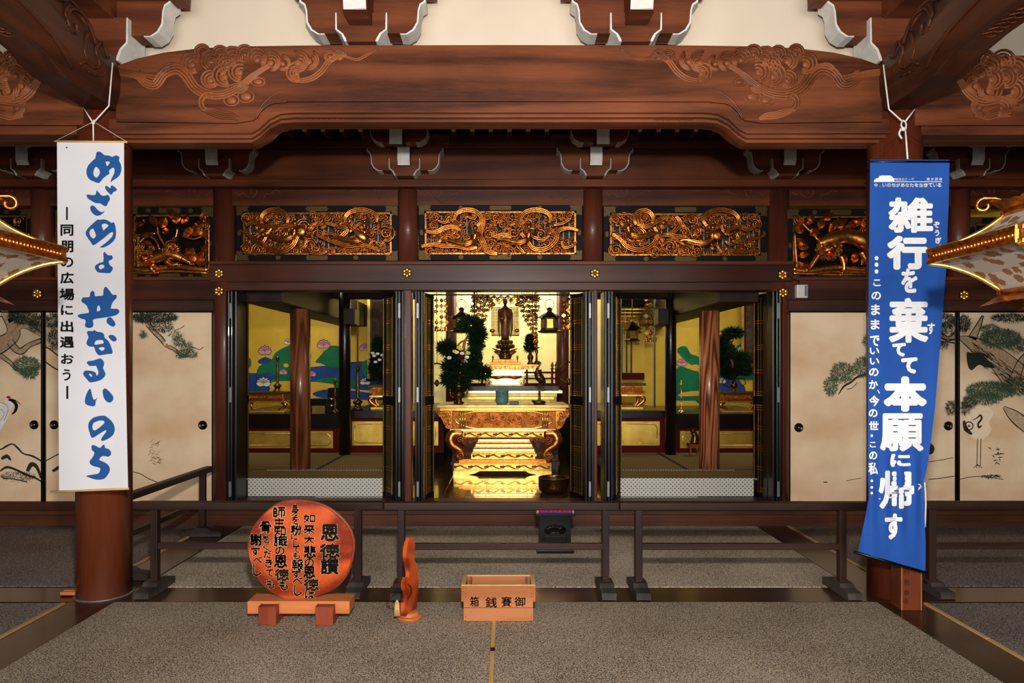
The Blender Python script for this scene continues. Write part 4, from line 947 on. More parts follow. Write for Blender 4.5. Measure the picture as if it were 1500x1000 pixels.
paint(dr2, 'painted_needles', lambda m: [tuft(m, x, y, rx, ry, n, 20, 160, rnd) for x, y, rx, ry, n in ((1384, 470, 16, 10, 420), (1376, 486, 12, 8, 180), (1380, 506, 8, 4, 80), (1393, 598, 7, 10, 160), (1398, 480, 8, 12, 120))], 'needle2')
paint(dr2, 'painted_rocks', lambda m: (poly(m, [(1360, 648), (1367, 652), (1369, 658), (1366, 664), (1360, 664)], lambda x, y: at(x, y, DY-.003), 3), stroke(m, [(1360, 676), (1376, 674), (1396, 670)], 1), stroke(m, [(1360, 702), (1380, 700), (1398, 697)], 1.2)), 'ink')
dr3 = door('painted sliding door at the far right with a pine trunk and crane', 1404, 1527, (1419, 623.5))
o_, f_ = MB(), MB()
branch(o_, f_, [(1405, 494), (1420, 500), (1440, 512), (1462, 526), (1482, 546), (1500, 566)], [4, 16, 26, 32, 40, 46]); branch(o_, f_, [(1470, 596), (1482, 606), (1494, 616), (1510, 630)], [3, 14, 18, 16]); branch(o_, f_, [(1424, 496), (1432, 480), (1440, 462)], [12, 8, 2])
branch(o_, f_, [(1485, 560), (1496, 530), (1510, 510)], [16, 10, 2]); f_.build('painted_trunk', 'bark', dr3)
for k in range(90):
    x = rnd.uniform(1420, 1500); y = 498+(x-1405)*.68+rnd.uniform(-12, 16); stroke(o_, [(x, y), (x+5, y+3), (x+9, y+7)], .9, .0032, 2)
o_.build('painted_outline', 'ink', dr3)
paint(dr3, 'painted_hollow', lambda m: poly(m, [(1416, 516), (1424, 517), (1436, 516), (1446, 526), (1458, 538), (1446, 538), (1434, 534), (1424, 542), (1418, 536)], lambda x, y: at(x, y, DY-.0034), 3), 'needle2')
paint(dr3, 'painted_needles', lambda m: [tuft(m, x, y, rx, ry, n, 20, 160, rnd) for x, y, rx, ry, n in ((1466, 496, 30, 13, 1100), (1450, 482, 14, 6, 160), (1490, 506, 14, 10, 260), (1450, 572, 34, 12, 1200), (1440, 584, 28, 8, 500), (1490, 566, 24, 12, 500))], 'needle')
paint(dr3, 'painted_needles', lambda m: [tuft(m, x, y, rx, ry, n, 20, 160, rnd) for x, y, rx, ry, n in ((1412, 474, 9, 12, 300), (1480, 466, 28, 5, 360), (1414, 598, 6, 9, 140), (1420, 590, 10, 8, 160))], 'needle2')
paint(dr3, 'painted_crane', lambda m: poly(m, [(1412, 604), (1422, 596), (1434, 592), (1448, 596), (1455, 606), (1449, 618), (1452, 630), (1442, 642), (1430, 644), (1420, 636), (1416, 622)], lambda x, y: at(x, y, DY-.0026), 4), 'crane')
def fn(m):
    stroke(m, [(1425, 615), (1431, 612), (1436, 608), (1438, 613), (1433, 620), (1434, 626), (1438, 623)], [1, 1.6, 3, 3, 3, 3, 2], .0036); stroke(m, [(1412, 616), (1415, 628), (1424, 636)], [3, 7, 3], .0036)
    for x in (1432, 1437): stroke(m, [(x, 642), (x-.5, 662), (x-1, 682)], 1.1, .0034)
    for dx in (-6, -2, 3, 7): stroke(m, [(1432, 680), (1432+dx, 685)], .8, .0034)
    stroke(m, [(1405, 702), (1424, 698), (1440, 698), (1470, 702)], 1, .0034); tuft(m, 1452, 698, 16, 2, 90, 60, 120, rnd, 2.5, .9)
    for k in range(14):
        x, y = 1452+rnd.random()*14, 655+rnd.random()*26; a = rnd.uniform(-.9, 2.5); stroke(m, [(x, y), (x+4*cos(a), y-3*sin(a)), (x+8*cos(a), y-5*sin(a))], [.3, 1.6, .2], .0034)
paint(dr3, 'painted_crane_legs', fn, 'ink')

# ------------------------------------------------------------------ black folding doors with gilt lattice
def folding(label, stack, near, far, Yn, Yf, hx):
    """stack=(px0,px1) folded leaves seen end-on; near/far: photo x of the turned lattice leaf at depth Yn / Yf"""
    z0, z1 = .252, pz(428, 6.86)
    b = thing('folding_door', label, 'folding door', (pxx(sum(stack)/2, 6.86), 6.86, z0), 'black folding doors with gilt lattice')
    a, c = pxx(stack[0], 6.72), pxx(stack[1], 6.72); n = 3; w = (c-a)/n
    for k in range(n):
        MB().box(a+k*w+.002, a+(k+1)*w-.002, 6.715+.012*abs(k-1), 6.99, z0, z1).build('folded_leaf', 'black', b, .006)
    for py in (455, 578, 716):
        zc = pz(py, 6.71); MB().box(hx*0+pxx(hx, 6.71)-.011, pxx(hx, 6.71)+.011, 6.70, 6.72, zc-.075, zc+.075).build('hinge', 'silver', b, .002, label='grey metal hinge')
    A = Vector((pxx(near, Yn), Yn, 0)); B = Vector((pxx(far, Yf), Yf, 0)); D = B-A; L_ = D.length; d = D.normalized(); nrm = Vector((-d.y, d.x, 0))
    if nrm.y > 0: nrm = -nrm
    def slab(m, u0, u1, zz0, zz1, t0, t1):
        p = [A+d*u+nrm*t for u, t in ((u0, t0), (u1, t0), (u1, t1), (u0, t1))]
        m.hexa([Vector((q.x, q.y, zz0)) for q in p]+[Vector((q.x, q.y, zz1)) for q in p])
    m = MB(); st = .02
    slab(m, 0, st, z0, z1, -.018, .018); slab(m, L_-st, L_, z0, z1, -.018, .018); slab(m, 0, L_, z0, z0+.05, -.017, .017); slab(m, 0, L_, z1-.04, z1, -.017, .017)
    zm = pz(587, 6.95); slab(m, 0, L_, zm-.045, zm+.045, -.017, .017); slab(m, st, L_-st, z0, z1, -.008, -.003)
    m.build('lattice_leaf', 'blackmatte', b)
    for u in (st, L_-st):      # gilt edge lines
        m = MB()
        for za, zb in ((z0+.05, zm-.045), (zm+.045, z1-.04)):
            for sg in (-1, 1): slab(m, u-.005, u+.005, za, zb, sg*.018, sg*.021)
        m.build('gilt_edge', 'goldbright', b)
    m = MB()
    for za in (z0+.052, zm-.05, zm+.05, z1-.043): slab(m, st, L_-st, za-.003, za+.003, -.010, -.001)
    m.build('gilt_edge', 'goldbright', b)
    nb = max(4, int((L_-2*st)/.034))
    for k in range(1, nb):
        u = st+(L_-2*st)*k/nb; m = MB()
        slab(m, u-.0016, u+.0016, z0+.05, zm-.045, -.0085, -.0025); slab(m, u-.0016, u+.0016, zm+.045, z1-.04, -.0085, -.0025); m.build('lattice_bar', 'goldpanel', b)
    for za, zb, q in ((zm+.05, z1-.045, (.97, .76, .5, .25, .03)), (z0+.055, zm-.05, (.96, .74, .5, .27, .03))):
        for f in q:
            for dz in ((-.012, .012) if f in (.97, .03, .96) else (-.022, 0, .022) if f == .5 else (-.014, .014)):
                zz = za+(zb-za)*f+dz
                if zz < za or zz > zb: continue
                m = MB(); slab(m, st, L_-st, zz-.0025, zz+.0025, -.009, -.002); m.build('lattice_rail', 'gold', b)
folding('black folding door with gilt lattice at the left edge of the altar opening', (330, 346), 346.5, 362, 6.9, 7.16, 337)
folding('black folding door with gilt lattice, left of the slim post before the altar table', (578, 592), 578, 563, 6.9, 7.14, 585)
folding('black folding door with gilt lattice, left of the altar table', (607, 620), 620.5, 633.5, 6.9, 7.14, 612)
folding('black folding door with gilt lattice, right of the altar table', (856, 871), 856, 837, 6.9, 7.14, 864)
folding('black folding door with gilt lattice, right of the second slim post', (885, 899), 899.5, 908, 6.9, 7.14, 891)
folding('black folding door with gilt lattice at the right edge of the altar opening', (1132, 1147), 1131, 1105, 6.9, 7.16, 1140)
M['golddeep'] = gold('deep_amber_gold', (104, 52, 12), (170, 96, 30), .4, 60, .8, .1)
M['brasstop'] = gold('dull_gold_top', (168, 136, 76), (206, 176, 110), .4, 10, .7, .05)
M['goldpale'] = gold('pale_bright_gold', (250, 226, 150), (255, 240, 186), .35, 10, .7, .03)
M['altarfloor'] = plain('lacquered_altar_floor', (70, 50, 26), .2, 0, .6, .25, 2.2, 0, .6)
M['beamdark'] = wood('smoky_beam_wood', (18, 10, 6), (44, 27, 17), 'y', .5, 8, 1, 3, .05)
# ------------------------------------------------------------------ the altar rooms behind the doors
ZF = .25                                   # inner floor
struct(MB().box(-6, 6, 6.99, 13.2, .0, ZF).build('floor_altar', 'floor_y'))
IF = bpy.data.objects['floor_altar']
for k in range(9):                        # wide lacquered boards of the middle bay, running into the depth
    w = .44; x = -1.98+k*w
    MB().box(x+.002, x+w-.002, 7.0, 12.0, ZF, ZF+.004).build('floor_board', 'altarfloor', IF)
struct(MB().box(-5.2, -2.02-.0, 11.3, 11.4, .3, 3.6).build('wall_altar_left', 'goldwall'))
struct(MB().box(1.9, 5.2, 11.3, 11.4, .3, 3.6).build('wall_altar_right', 'goldwall'))
struct(MB().box(-2.0, 1.9, 12.0, 12.1, .3, 3.6).build('wall_altar_centre', 'goldback'))
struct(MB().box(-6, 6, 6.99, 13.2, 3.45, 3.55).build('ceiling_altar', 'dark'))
struct(MB().box(-5.3, -5.2, 7, 13, .2, 3.5).build('wall_altar_side', 'goldwall')); struct(MB().box(5.2, 5.3, 7, 13, .2, 3.5).build('wall_altar_side', 'goldwall'))
def rpx(m, x0, x1, y0, y1, Y, d=.05): return m.pbox(x0, x1, y0, y1, Y, Y+d)
for sg in (-1, 1): tag(MB().box(*((-2.13, -1.98) if sg < 0 else (1.98, 2.12)), 8.9, 9.2, 2.15, 2.36).build('beam_end', 'beamdark', bevel=.01), 'dark beam end jutting from the %s lacquered column' % ('left' if sg < 0 else 'right'), 'beam')
# columns inside
inn = (('round red-brown column standing on the left tatami', 440, 14.5, 7.79, 453, 'inner_column', 'shaft'),
       ('round wood-grained column standing on the right tatami', 1039, 14.5, 7.79, 456, 'inner_column_r', 'shaft'))
for lab, px, r, Y, ty, mt, _ in inn:
    column(lab, pxx(px, Y), Y, r*Y/F, .44, pz(ty, Y), mt)
for lab, px, r, Y in (('dark lacquered column beside the left tatami passage', 505, 8.5, 9.06), ('dark lacquered column beside the right tatami passage', 982.5, 8, 9.06)):
    column(lab, pxx(px, Y), Y, r*Y/F, .44, 3.44, 'darkcol')
for lab, px, r, Y in (('dark red column left of the bright altar wall', 661, 8, 11.2), ('dark red column right of the bright altar wall', 824, 9, 11.2)):
    column(lab, pxx(px, Y), Y, r*Y/F, ZF+.004, 3.44, 'small_column')
# overhead beams of the side rooms
for sg, lab in ((-1, 'left'), (1, 'right')):
    X0 = -2.72 if sg < 0 else 2.50
    x0, x1 = (X0, X0+.42) if sg < 0 else (X0-.42+.1, X0+.1)
    b = tag(MB().box(x0, x1, 7.03, 11.28, 2.262, 2.62).build('ceiling_beam', 'beamdark', bevel=.01), 'dark beam above the %s inner column' % lab, 'beam')
    x0, x1 = (-2.28, -1.2) if sg < 0 else (1.2, 2.16)
    tag(MB().box(x0, x1, 9.0, 9.16, 2.50, 2.75).build('cross_beam', 'beamdark', bevel=.01), 'dark cross beam joining the %s lacquered column' % lab, 'beam')
# tatami platforms
for sg, lab, p0, p1 in ((-1, 'left', 363, 560), (1, 'right', 909, 1104)):
    x0, x1 = pxx(p0, 7.1), pxx(p1, 7.1)
    xo = x0-1.4 if sg < 0 else x0; xo1 = x1 if sg < 0 else x1+1.4
    b = thing('tatami_platform', 'raised tatami platform with white patterned front edge in the %s altar room' % lab, 'tatami', ((x0+x1)/2, 8.2, ZF), 'raised tatami platforms')
    MB().box(xo if sg < 0 else x0, xo1, 7.13, 9.25, ZF, .42).build('platform_core', 'dark', b)
    MB().box(x0, x1, 7.10, 7.13, ZF-.04+.045, .44).build('patterned_front', 'brocade', b, label='white brocade front with black crosses')
    MB().box(x0 if sg > 0 else xo, x1 if sg < 0 else xo1, 7.12, 7.68, .42, .438).build('tatami_mat', 'tatami', b)
    m = MB(); n = 46
    for k in range(n):
        q = x0+(x1-x0)*k/n; m.box(q, q+(x1-x0)/n*.5, 7.67, 7.695, .438, .4405)
    m.build('dotted_border', 'white', b, kind='stuff', label='white dotted border strip')
    MB().box(xo, xo1, 7.695, 7.72, .42, .439).build('border_strip', 'tatamiedge', b)
    xa, xb = (-2.12, -1.42) if sg < 0 else (1.30, 2.02)
    MB().box(xa, xb, 7.73, 8.2, .42, .438).build('tatami_mat', 'tatami', b); MB().box(xa, xb, 8.205, 9.24, .42, .438).build('tatami_mat', 'tatami', b)
    e0, e1 = (xb, xb+.2) if sg < 0 else (xa-.2, xa)
    MB().box(e0, e1, 7.73, 9.24, .42, .4385).build('border_strip', 'tatamiedge', b, label='dark cloth border')
    e0, e1 = (xa-.05, xa) if sg < 0 else (xb, xb+.05)
    MB().box(e0, e1, 7.73, 9.24, .42, .4385).build('border_strip', 'tatamiedge', b, label='dark cloth border')
    e0, e1 = (xo, xa-.05) if sg < 0 else (xb+.05, xo1)
    MB().box(e0, e1, 7.73, 9.24, .42, .437).build('tatami_mat', 'tatami', b)
# raised dais with gold panels
def dais(label, px0, px1, ty, by, py0, py1, Y, back, split=()):
    x0, x1 = pxx(px0, Y), pxx(px1, Y)
    b = thing('dais', label, 'dais', ((x0+x1)/2, Y, ZF))
    zt2 = pz(ty, Y)
    MB().box(x0, x1, Y+.02, back, ZF, zt2-.01).build('dais_body', 'dark', b)
    MB().box(x0, x1, Y-.02, back, pz(by, Y), zt2).build('top_step', 'darkcol', b, .004)
    MB().box(x0, x1, Y, Y+.02, pz(663, Y), pz(by, Y)).build('red_frame', 'redlac', b, label='dark red lacquered frame')
    sp = list(split) or [(px0+8, px1-8)]
    for a, c in sp:
        xa, xb, za, zb = pxx(a, Y), pxx(c, Y), pz(py1, Y), pz(py0, Y)
        h = MB().box(xa, xb, Y-.012, Y+.0, za, zb).build('gold_panel', 'goldpanel', b, label='gold leaf panel')
        m = MB(); ins = .035; ch = .04; P = [(xa+ins, za+ins+ch), (xa+ins, zb-ins-ch), (xa+ins+ch, zb-ins), (xb-ins-ch, zb-ins), (xb-ins, zb-ins-ch), (xb-ins, za+ins+ch), (xb-ins-ch, za+ins), (xa+ins+ch, za+ins)]
        m.tube([(x, Y-.014, z) for x, z in P], .007, 6, closed=True); m.build('panel_moulding', 'goldbright', h)
    return b

dais('dais with gold panels in the left altar room, left of the dark column', 330, 496, 606, 627, 631, 656, 9.3, 11.28)
dais('dais with gold panel between the left dark column and the altar', 508, 650, 601, 612, 617, 652, 9.32, 11.28, [(516, 572), (580, 642)])
dais('dais with gold panels in the right altar room, right of the dark column', 991, 1150, 606, 627, 631, 656, 9.3, 11.28, [(996, 1140)])
dais('dais with gold panel between the altar and the right dark column', 838, 975, 601, 612, 617, 652, 9.32, 11.28, [(842, 900), (906, 966)])

# ------------------------------------------------------------------ lotus paintings on the gold walls (thin painted layers)
GY = 11.3
def layer(d): return lambda x, y: at(x, y, GY-d)
def wallpaint(parent, name, mat, shapes, d, k=4):
    m = MB()
    for i_, s_ in enumerate(shapes): poly(m, s_, layer(d+i_*.0004), k)
    m.build(name, mat, parent)
WL = bpy.data.objects['wall_altar_left']; WR = bpy.data.objects['wall_altar_right']
def lotus(parent, x, y, r, mat='petal'):
    m, m2 = MB(), MB()
    for k in range(-3, 4):
        a = k*.42; L_ = r*(1.1-.08*abs(k)); tip = (x+L_*sin(a)*1.15, y-L_*cos(a)); n = (cos(a)*r*.3, sin(a)*r*.3); mid = ((x+tip[0])/2, (y+tip[1])/2)
        P = [(x, y), (mid[0]-n[0], mid[1]-n[1]), tip, (mid[0]+n[0], mid[1]+n[1])]
        Q = [(x+(q[0]-x)*1.12, y+(q[1]-y)*1.12) for q in P]; Q[1] = (mid[0]-n[0]*1.35, mid[1]-n[1]*1.35); Q[3] = (mid[0]+n[0]*1.35, mid[1]+n[1]*1.35)
        poly(m2, Q, layer(.010+.001*abs(k)), 3); poly(m, P, layer(.0106+.001*abs(k)), 3)
    m2.build('lotus_outline', 'petalline' if mat == 'petal' else 'ink', parent); m.build('lotus_flower', mat, parent)
wallpaint(WL, 'painted_water', 'waterblue', [[(355, 548), (380, 546), (430, 540), (480, 535), (540, 530), (570, 560), (560, 572), (500, 568), (440, 560), (400, 566), (390, 576), (355, 574)]], .002)
wallpaint(WL, 'painted_water', 'waterblue', [[(458, 576), (480, 570), (520, 572), (560, 580), (560, 586), (500, 584), (470, 582)], [(378, 528), (388, 523), (398, 527), (390, 533), (380, 532)], [(355, 556), (360, 548), (392, 572), (356, 574)]], .006)
wallpaint(WL, 'painted_leaf', 'plantgreen', [[(377, 548), (380, 536), (396, 528), (404, 516), (418, 508), (432, 504), (448, 506), (456, 520), (450, 540), (430, 548), (414, 556), (396, 546)], [(462, 530), (470, 520), (478, 512), (490, 512), (500, 520), (498, 534), (486, 538), (470, 532)],
    [(392, 562), (410, 552), (440, 556), (430, 566), (408, 568)], [(480, 510), (492, 506), (506, 512), (512, 528), (500, 540), (488, 532)], [(455, 562), (476, 553), (510, 556), (524, 564), (500, 570), (474, 568)], [(358, 530), (366, 524), (368, 534), (362, 540)], [(530, 532), (545, 526), (556, 540), (548, 556), (534, 550)]], .004)
wallpaint(WL, 'painted_island', 'goldwall', [[(393, 563), (404, 559), (430, 558), (470, 560), (490, 564), (480, 570), (440, 572), (404, 572)], [(415, 534), (420, 532), (423, 536), (418, 538)]], .008)
for x, y, r, mt in ((388, 517, 10, 'petal'), (474, 508, 10, 'petal'), (386, 564, 11, 'petalw'), (415, 547, 6, 'petal'), (457, 550, 6, 'petal'), (422, 503, 6, 'petalw'), (534, 512, 8, 'petal'), (535, 562, 8, 'petalw')): lotus(WL, x, y, r, mt)
m = MB()
for p in ([(388, 518), (390, 528)], [(474, 508), (474, 516)]): m.tube([at(x, y, GY-.006) for x, y in p], .004, 4)
m.build('painted_stem', 'plantgreen', WL)
wallpaint(WR, 'painted_leaf', 'plantgreen', [[(992, 512), (998, 507), (1006, 508), (1012, 518), (1024, 523), (1024, 536), (1012, 534), (1002, 526), (994, 518)], [(988, 545), (996, 536), (1008, 540), (1024, 546), (1026, 590), (1004, 574), (990, 576), (986, 560)], [(1052, 544), (1070, 540), (1110, 546), (1110, 556), (1054, 554)],
    [(1078, 508), (1088, 502), (1100, 506), (1096, 514), (1080, 514)], [(985, 580), (1024, 578), (1024, 586), (985, 586)]], .004)
wallpaint(WR, 'painted_water', 'waterblue', [[(1050, 550), (1066, 544), (1082, 556), (1092, 572), (1070, 574), (1052, 570)], [(985, 576), (1022, 574), (1026, 580), (990, 584)]], .005)
wallpaint(WR, 'painted_island', 'goldwall', [[(994, 577), (1010, 573), (1026, 573), (1026, 579), (998, 580)], [(1010, 538), (1016, 534), (1024, 535), (1024, 543), (1014, 542)]], .008)
for x, y, r, mt in ((999, 534, 8, 'petal'), (1057, 560, 7, 'petalw'), (1086, 515, 7, 'petalw'), (984, 502, 4, 'petal')): lotus(WR, x, y, r, mt)

# ------------------------------------------------------------------ gilt tables, vases, stands in the side rooms
def small_table(label, px0, px1, ty, by, Y, depth=.4):
    x0, x1, zt2, zb = pxx(px0, Y), pxx(px1, Y), pz(ty, Y), pz(by, Y); W = x1-x0; H = zt2-zb
    b = thing('gilt_table', label, 'altar table', ((x0+x1)/2, Y+depth/2, zb), 'small gilt side tables')
    MB().box(x0-.02, x1+.02, Y-.02, Y+depth, zt2-H*.09, zt2).build('table_top', 'brass', b, .004)
    fr = MB().box(x0+.03, x1-.03, Y, Y+depth-.02, zt2-H*.42, zt2-H*.09).build('frieze', 'goldwarm', b, .004)
    curls(b, [(px0+5+(px1-px0-10)*k/11, ty+(by-ty)*.26, (by-ty)*.10, k*.9, k % 2) for k in range(12)], Y-.005)
    MB().box(x0+.0, x1-.0, Y-.01, Y+depth-.02, zt2-H*.50, zt2-H*.42).build('ledge', 'goldbright', b, .003)
    for sx, d in ((x0+.05, 1), (x1-.05, -1)):
        m = MB(); m.tube([(sx, Y+.03, zt2-H*.48), (sx-d*.05, Y+.02, zt2-H*.62), (sx+d*.0, Y+.02, zt2-H*.78), (sx+d*.05, Y+.02, zt2-H*.88), (sx+d*.02, Y+.02, zt2-H*.94)], [.035, .03, .024, .02, .026], 8, spline=4); m.build('scroll_leg', 'gold', b)
        m = MB(); m.tube([(sx, Y+depth-.05, zt2-H*.48), (sx-d*.03, Y+depth-.05, zt2-H*.7), (sx+d*.02, Y+depth-.05, zt2-H*.94)], .024, 8, spline=4); m.build('scroll_leg', 'gold', b)
    MB().box(x0+.02, x1-.02, Y-.01, Y+depth-.01, zb, zt2-H*.90).build('base_board', 'goldpanel', b, .003)
    return b
small_table('small gilt table with scroll legs before the left lotus wall', 352, 418, 574, 604.3, 9.5)
small_table('small gilt table with scroll legs before the right lotus wall', 1056, 1118, 574, 604.3, 9.5)
small_table('small gilt table under the flowers, left of the altar', 541, 580, 564, 599.6, 9.5)
small_table('small gilt table under the dark shrine, right of the altar', 895, 944, 561, 599.6, 9.5)
def lathe_thing(name, label, cat, px, Y, ty, by, prof, mat='bronze', group=None, n=20):
    z0, z1 = pz(by, Y), pz(ty, Y); H = z1-z0; o = MB().lathe([(r*H, z*H) for r, z in prof], (pxx(px, Y), Y, z0), n).build(name, mat)
    return tag(o, label, cat, group)
CAND = [(.12, 0), (.13, .03), (.09, .06), (.07, .12), (.11, .16), (.11, .2), (.05, .24), (.03, .28), (.045, .34), (.03, .38), (.045, .44), (.03, .48), (.045, .56), (.028, .62), (.04, .7), (.026, .78), (.03, .88), (.055, .95), (.06, 1), (.01, 1)]
TALL = [(.10, 0), (.10, .05), (.06, .08), (.03, .11), (.026, .2), (.034, .22), (.024, .25), (.024, .45), (.034, .47), (.022, .5), (.022, .8), (.04, .84), (.05, .88), (.012, .9), (.012, 1)]
VASE = [(.2, 0), (.22, .04), (.12, .12), (.09, .2), (.22, .35), (.26, .5), (.2, .62), (.1, .74), (.09, .84), (.2, .97), (.22, 1), (.1, .98)]
lathe_thing('candlestick', 'slim bronze candlestick on the left gilt table', 'candlestick', 406.5, 9.7, 522, 574, CAND)
lathe_thing('incense_stand', 'tall bronze incense stand on the left dais beside the dark column', 'candlestick', 491, 9.4, 550, 605, TALL)
lathe_thing('incense_stand', 'brass pole stand between the left dark column and the scroll', 'candlestick', 524, 9.45, 537, 600, CAND)
lathe_thing('incense_stand', 'tall brass incense stand beside the right wood-grained column', 'candlestick', 998, 9.4, 556, 605, TALL, 'rodbrass')
lathe_thing('hanging_rod', 'thin vertical brass lamp rod left of the altar', 'rod', 524, 9.45, 342, 537, [(.006, 0), (.006, 1)], 'rodbrass', n=8)
lathe_thing('hanging_rod', 'thin vertical steel rod before the right shrine', 'rod', 959, 9.6, 345, 597, [(.005, 0), (.005, 1)], 'silver', n=8)
v = lathe_thing('bronze_vase', 'dark bronze two-handled vase on the right gilt table', 'vase', 1075, 9.7, 552, 574, VASE)
m = MB(); c = at(1075, 560, 9.7)
for d in (-1, 1): m.tube([c+Vector((d*.03, 0, .04)), c+Vector((d*.13, 0, .06)), c+Vector((d*.16, 0, -.02)), c+Vector((d*.06, 0, -.07))], .008, 6, spline=4)
m.build('handle', 'bronze', v)
def foliage(m, c, r, n, L_=.05, w=.010, rnd=random):
    for k in range(n):
        u = Vector((rnd.gauss(0, 1), rnd.gauss(0, 1), rnd.gauss(0, 1))).normalized(); q = rnd.random()**.4
        p = Vector((c[0]+u.x*r[0]*q, c[1]+u.y*r[1]*q, c[2]+u.z*r[2]*q)); d = (u+Vector((rnd.uniform(-.5, .5), rnd.uniform(-.5, .5), rnd.uniform(-.1, .6)))).normalized()
        s_ = d.cross(Vector((rnd.uniform(-1, 1), rnd.uniform(-1, 1), rnd.uniform(-1, 1)))).normalized()*w/2
        m.add([p-s_, p+s_, p+d*L_*rnd.uniform(.6, 1.3)], [(0, 1, 2)])
rnd = random.Random(21)
def pads(b, lst, Y, name='needle_cluster', k=1, L_=.06):
    for x, y, rx, ry in lst:
        c = at(x, y, Y); s_ = Y/F; m = MB(); foliage(m, c, (rx*s_, rx*s_*.7, ry*s_), int(620*k), L_, .016, rnd); m.build(name, 'green', b)
b = thing('pine_arrangement', 'dark pine arrangement in the two-handled vase, right room', 'plant', at(1075, 552, 9.7))
MB().tube([at(1075, 554, 9.7), at(1072, 530, 9.65), at(1066, 512, 9.7), at(1074, 498, 9.65)], [.03, .025, .02, .01], 6, spline=4).build('trunk', 'inner_column', b)
pads(b, [(1074, 488, 16, 6), (1058, 500, 9, 6), (1063, 512, 12, 6), (1085, 525, 14, 9), (1078, 540, 18, 8), (1060, 530, 9, 9), (1090, 540, 9, 8), (1068, 545, 12, 8), (1068, 522, 12, 7)], 9.7, k=2)
b = thing('flower_arrangement', 'flower arrangement with white blooms before the dark scroll, left of the altar', 'plant', at(556, 564, 9.7))
pads(b, [(556, 525, 12, 18), (550, 540, 8, 12), (562, 548, 8, 12), (555, 505, 7, 10)], 9.7, k=2)
m = MB()
for x, y in ((548, 521), (553, 518), (560, 520), (556, 527), (563, 524), (546, 517), (550, 530)): m.ball(at(x, y, 9.55), (.03, .03, .02), 8, 5)
m.build('white_blooms', 'flowerw', b)
lathe_thing('bronze_vase', 'dark vase under the flowers, left of the altar', 'vase', 556, 9.7, 552, 564, VASE)
# hanging scrolls
for lab, x0, x1, y0, y1, Y in (('dark hanging scroll with patterned border, left of the altar', 538, 580, 434, 556, 11.1), ('hanging scroll with red and gold border at the right room edge', 1086, 1120, 440, 530, 11.0)):
    b = thing('hanging_scroll', lab, 'scroll', at((x0+x1)/2, y1, Y))
    MB().pbox(x0, x1, y0, y1, Y, Y+.01).build('mount', 'brass' if x0 < 700 else 'redlac', b)
    MB().pbox(x0+7, x1-5, y0+8, y1-14, Y-.004, Y).build('painting', 'scroll', b)
    m = MB(); m.pbox(x0, x0+4, y0, y1, Y-.006, Y); m.build('patterned_border', 'goldpanel', b)
    MB().tube([at((x0+x1)/2, y0, Y), Vector((pxx((x0+x1)/2, Y), Y, 3.45))], .006, 5).build('cord', 'rope', b)
    MB().tube([at(x0-2, y1, Y), at(x1+2, y1, Y)], .02, 8).build('roller', 'black', b)
# dark box stand beside the left column and small black table
b = thing('black_box', 'dark lacquered box with gold crests beside the left lacquered column', 'box', at(487, 605, 9.45))
MB().pbox(480, 497, 568, 605, 9.45, 9.65).build('box_body', 'black', b, .01)
m = MB(); 
for y in (584, 594):
    for x in (485, 490): m.ball(at(x, y, 9.45), (.022, .006, .018), 8, 5)
m.build('crest', 'gold', b)
b = thing('black_table', 'low black table behind the left inner column', 'table', at(466, 604, 9.5))
MB().pbox(452, 479, 584, 594, 9.5, 9.8).build('table_top', 'black', b, .004)
for x in (453, 476): MB().pbox(x, x+3, 594, 604.5, 9.5, 9.54).build('leg', 'black', b)
b = thing('carved_figure', 'small dark carved figure on a gilt stand by the right inner column', 'figurine', at(1017, 666, 8.9))
m = MB(); m.tube([at(1017, 650, 8.9), at(1018, 640, 8.9), at(1016, 633, 8.9), at(1012, 630, 8.9)], [.06, .05, .03, .02], 8, spline=3); m.ball(at(1015, 631, 8.85), .03); m.build('figure', 'bronze', b)
MB().pbox(1010, 1024, 650, 654, 8.85, 9.0).build('stand_top', 'gold', b)
for x in (1011, 1021): MB().pbox(x, x+2, 654, 667, 8.86, 8.9).build('leg', 'gold', b)
# dark shrine and gilt pendants, right of the altar
b = thing('lacquer_shrine', 'dark lacquered shrine with gilt fretwork, right of the altar', 'shrine', at(925, 562, 10.8))
MB().pbox(890, 958, 433, 448, 10.7, 10.9).build('shrine_canopy', 'dark', b)
MB().pbox(900, 944, 546, 556, 10.7, 10.9).build('railing', 'redlac', b)
for x in (903, 910, 917, 924): MB().pbox(x, x+2, 455, 548, 10.75, 10.8).build('post', 'black', b)
for k, y in enumerate((452, 457, 462, 470)): MB().pbox(900, 944-k*3, y, y+1.6, 10.65, 10.7).build('gilt_rail', 'goldbright', b)
MB().pbox(925, 944, 463, 546, 11.2, 11.22).build('gold_pillar_panel', 'goldwall', b)
curls(b, [(905+k*5, 466+(k % 3)*6, 3.4, k, k % 2) for k in range(8)], 10.6)
small_l = thing('hanging_lantern', 'small dark metal lantern inside the right shrine', 'lantern', at(926, 500, 10.4))
MB().lathe([(.11, 0), (.12, .02), (.09, .04), (.09, .16), (.16, .19), (.06, .26), (.02, .30), (.008, .34), (.006, 3.45-at(926, 500, 10.4).z)], at(926, 500, 10.4), 6, False).build('lantern_body', 'bronze', small_l)
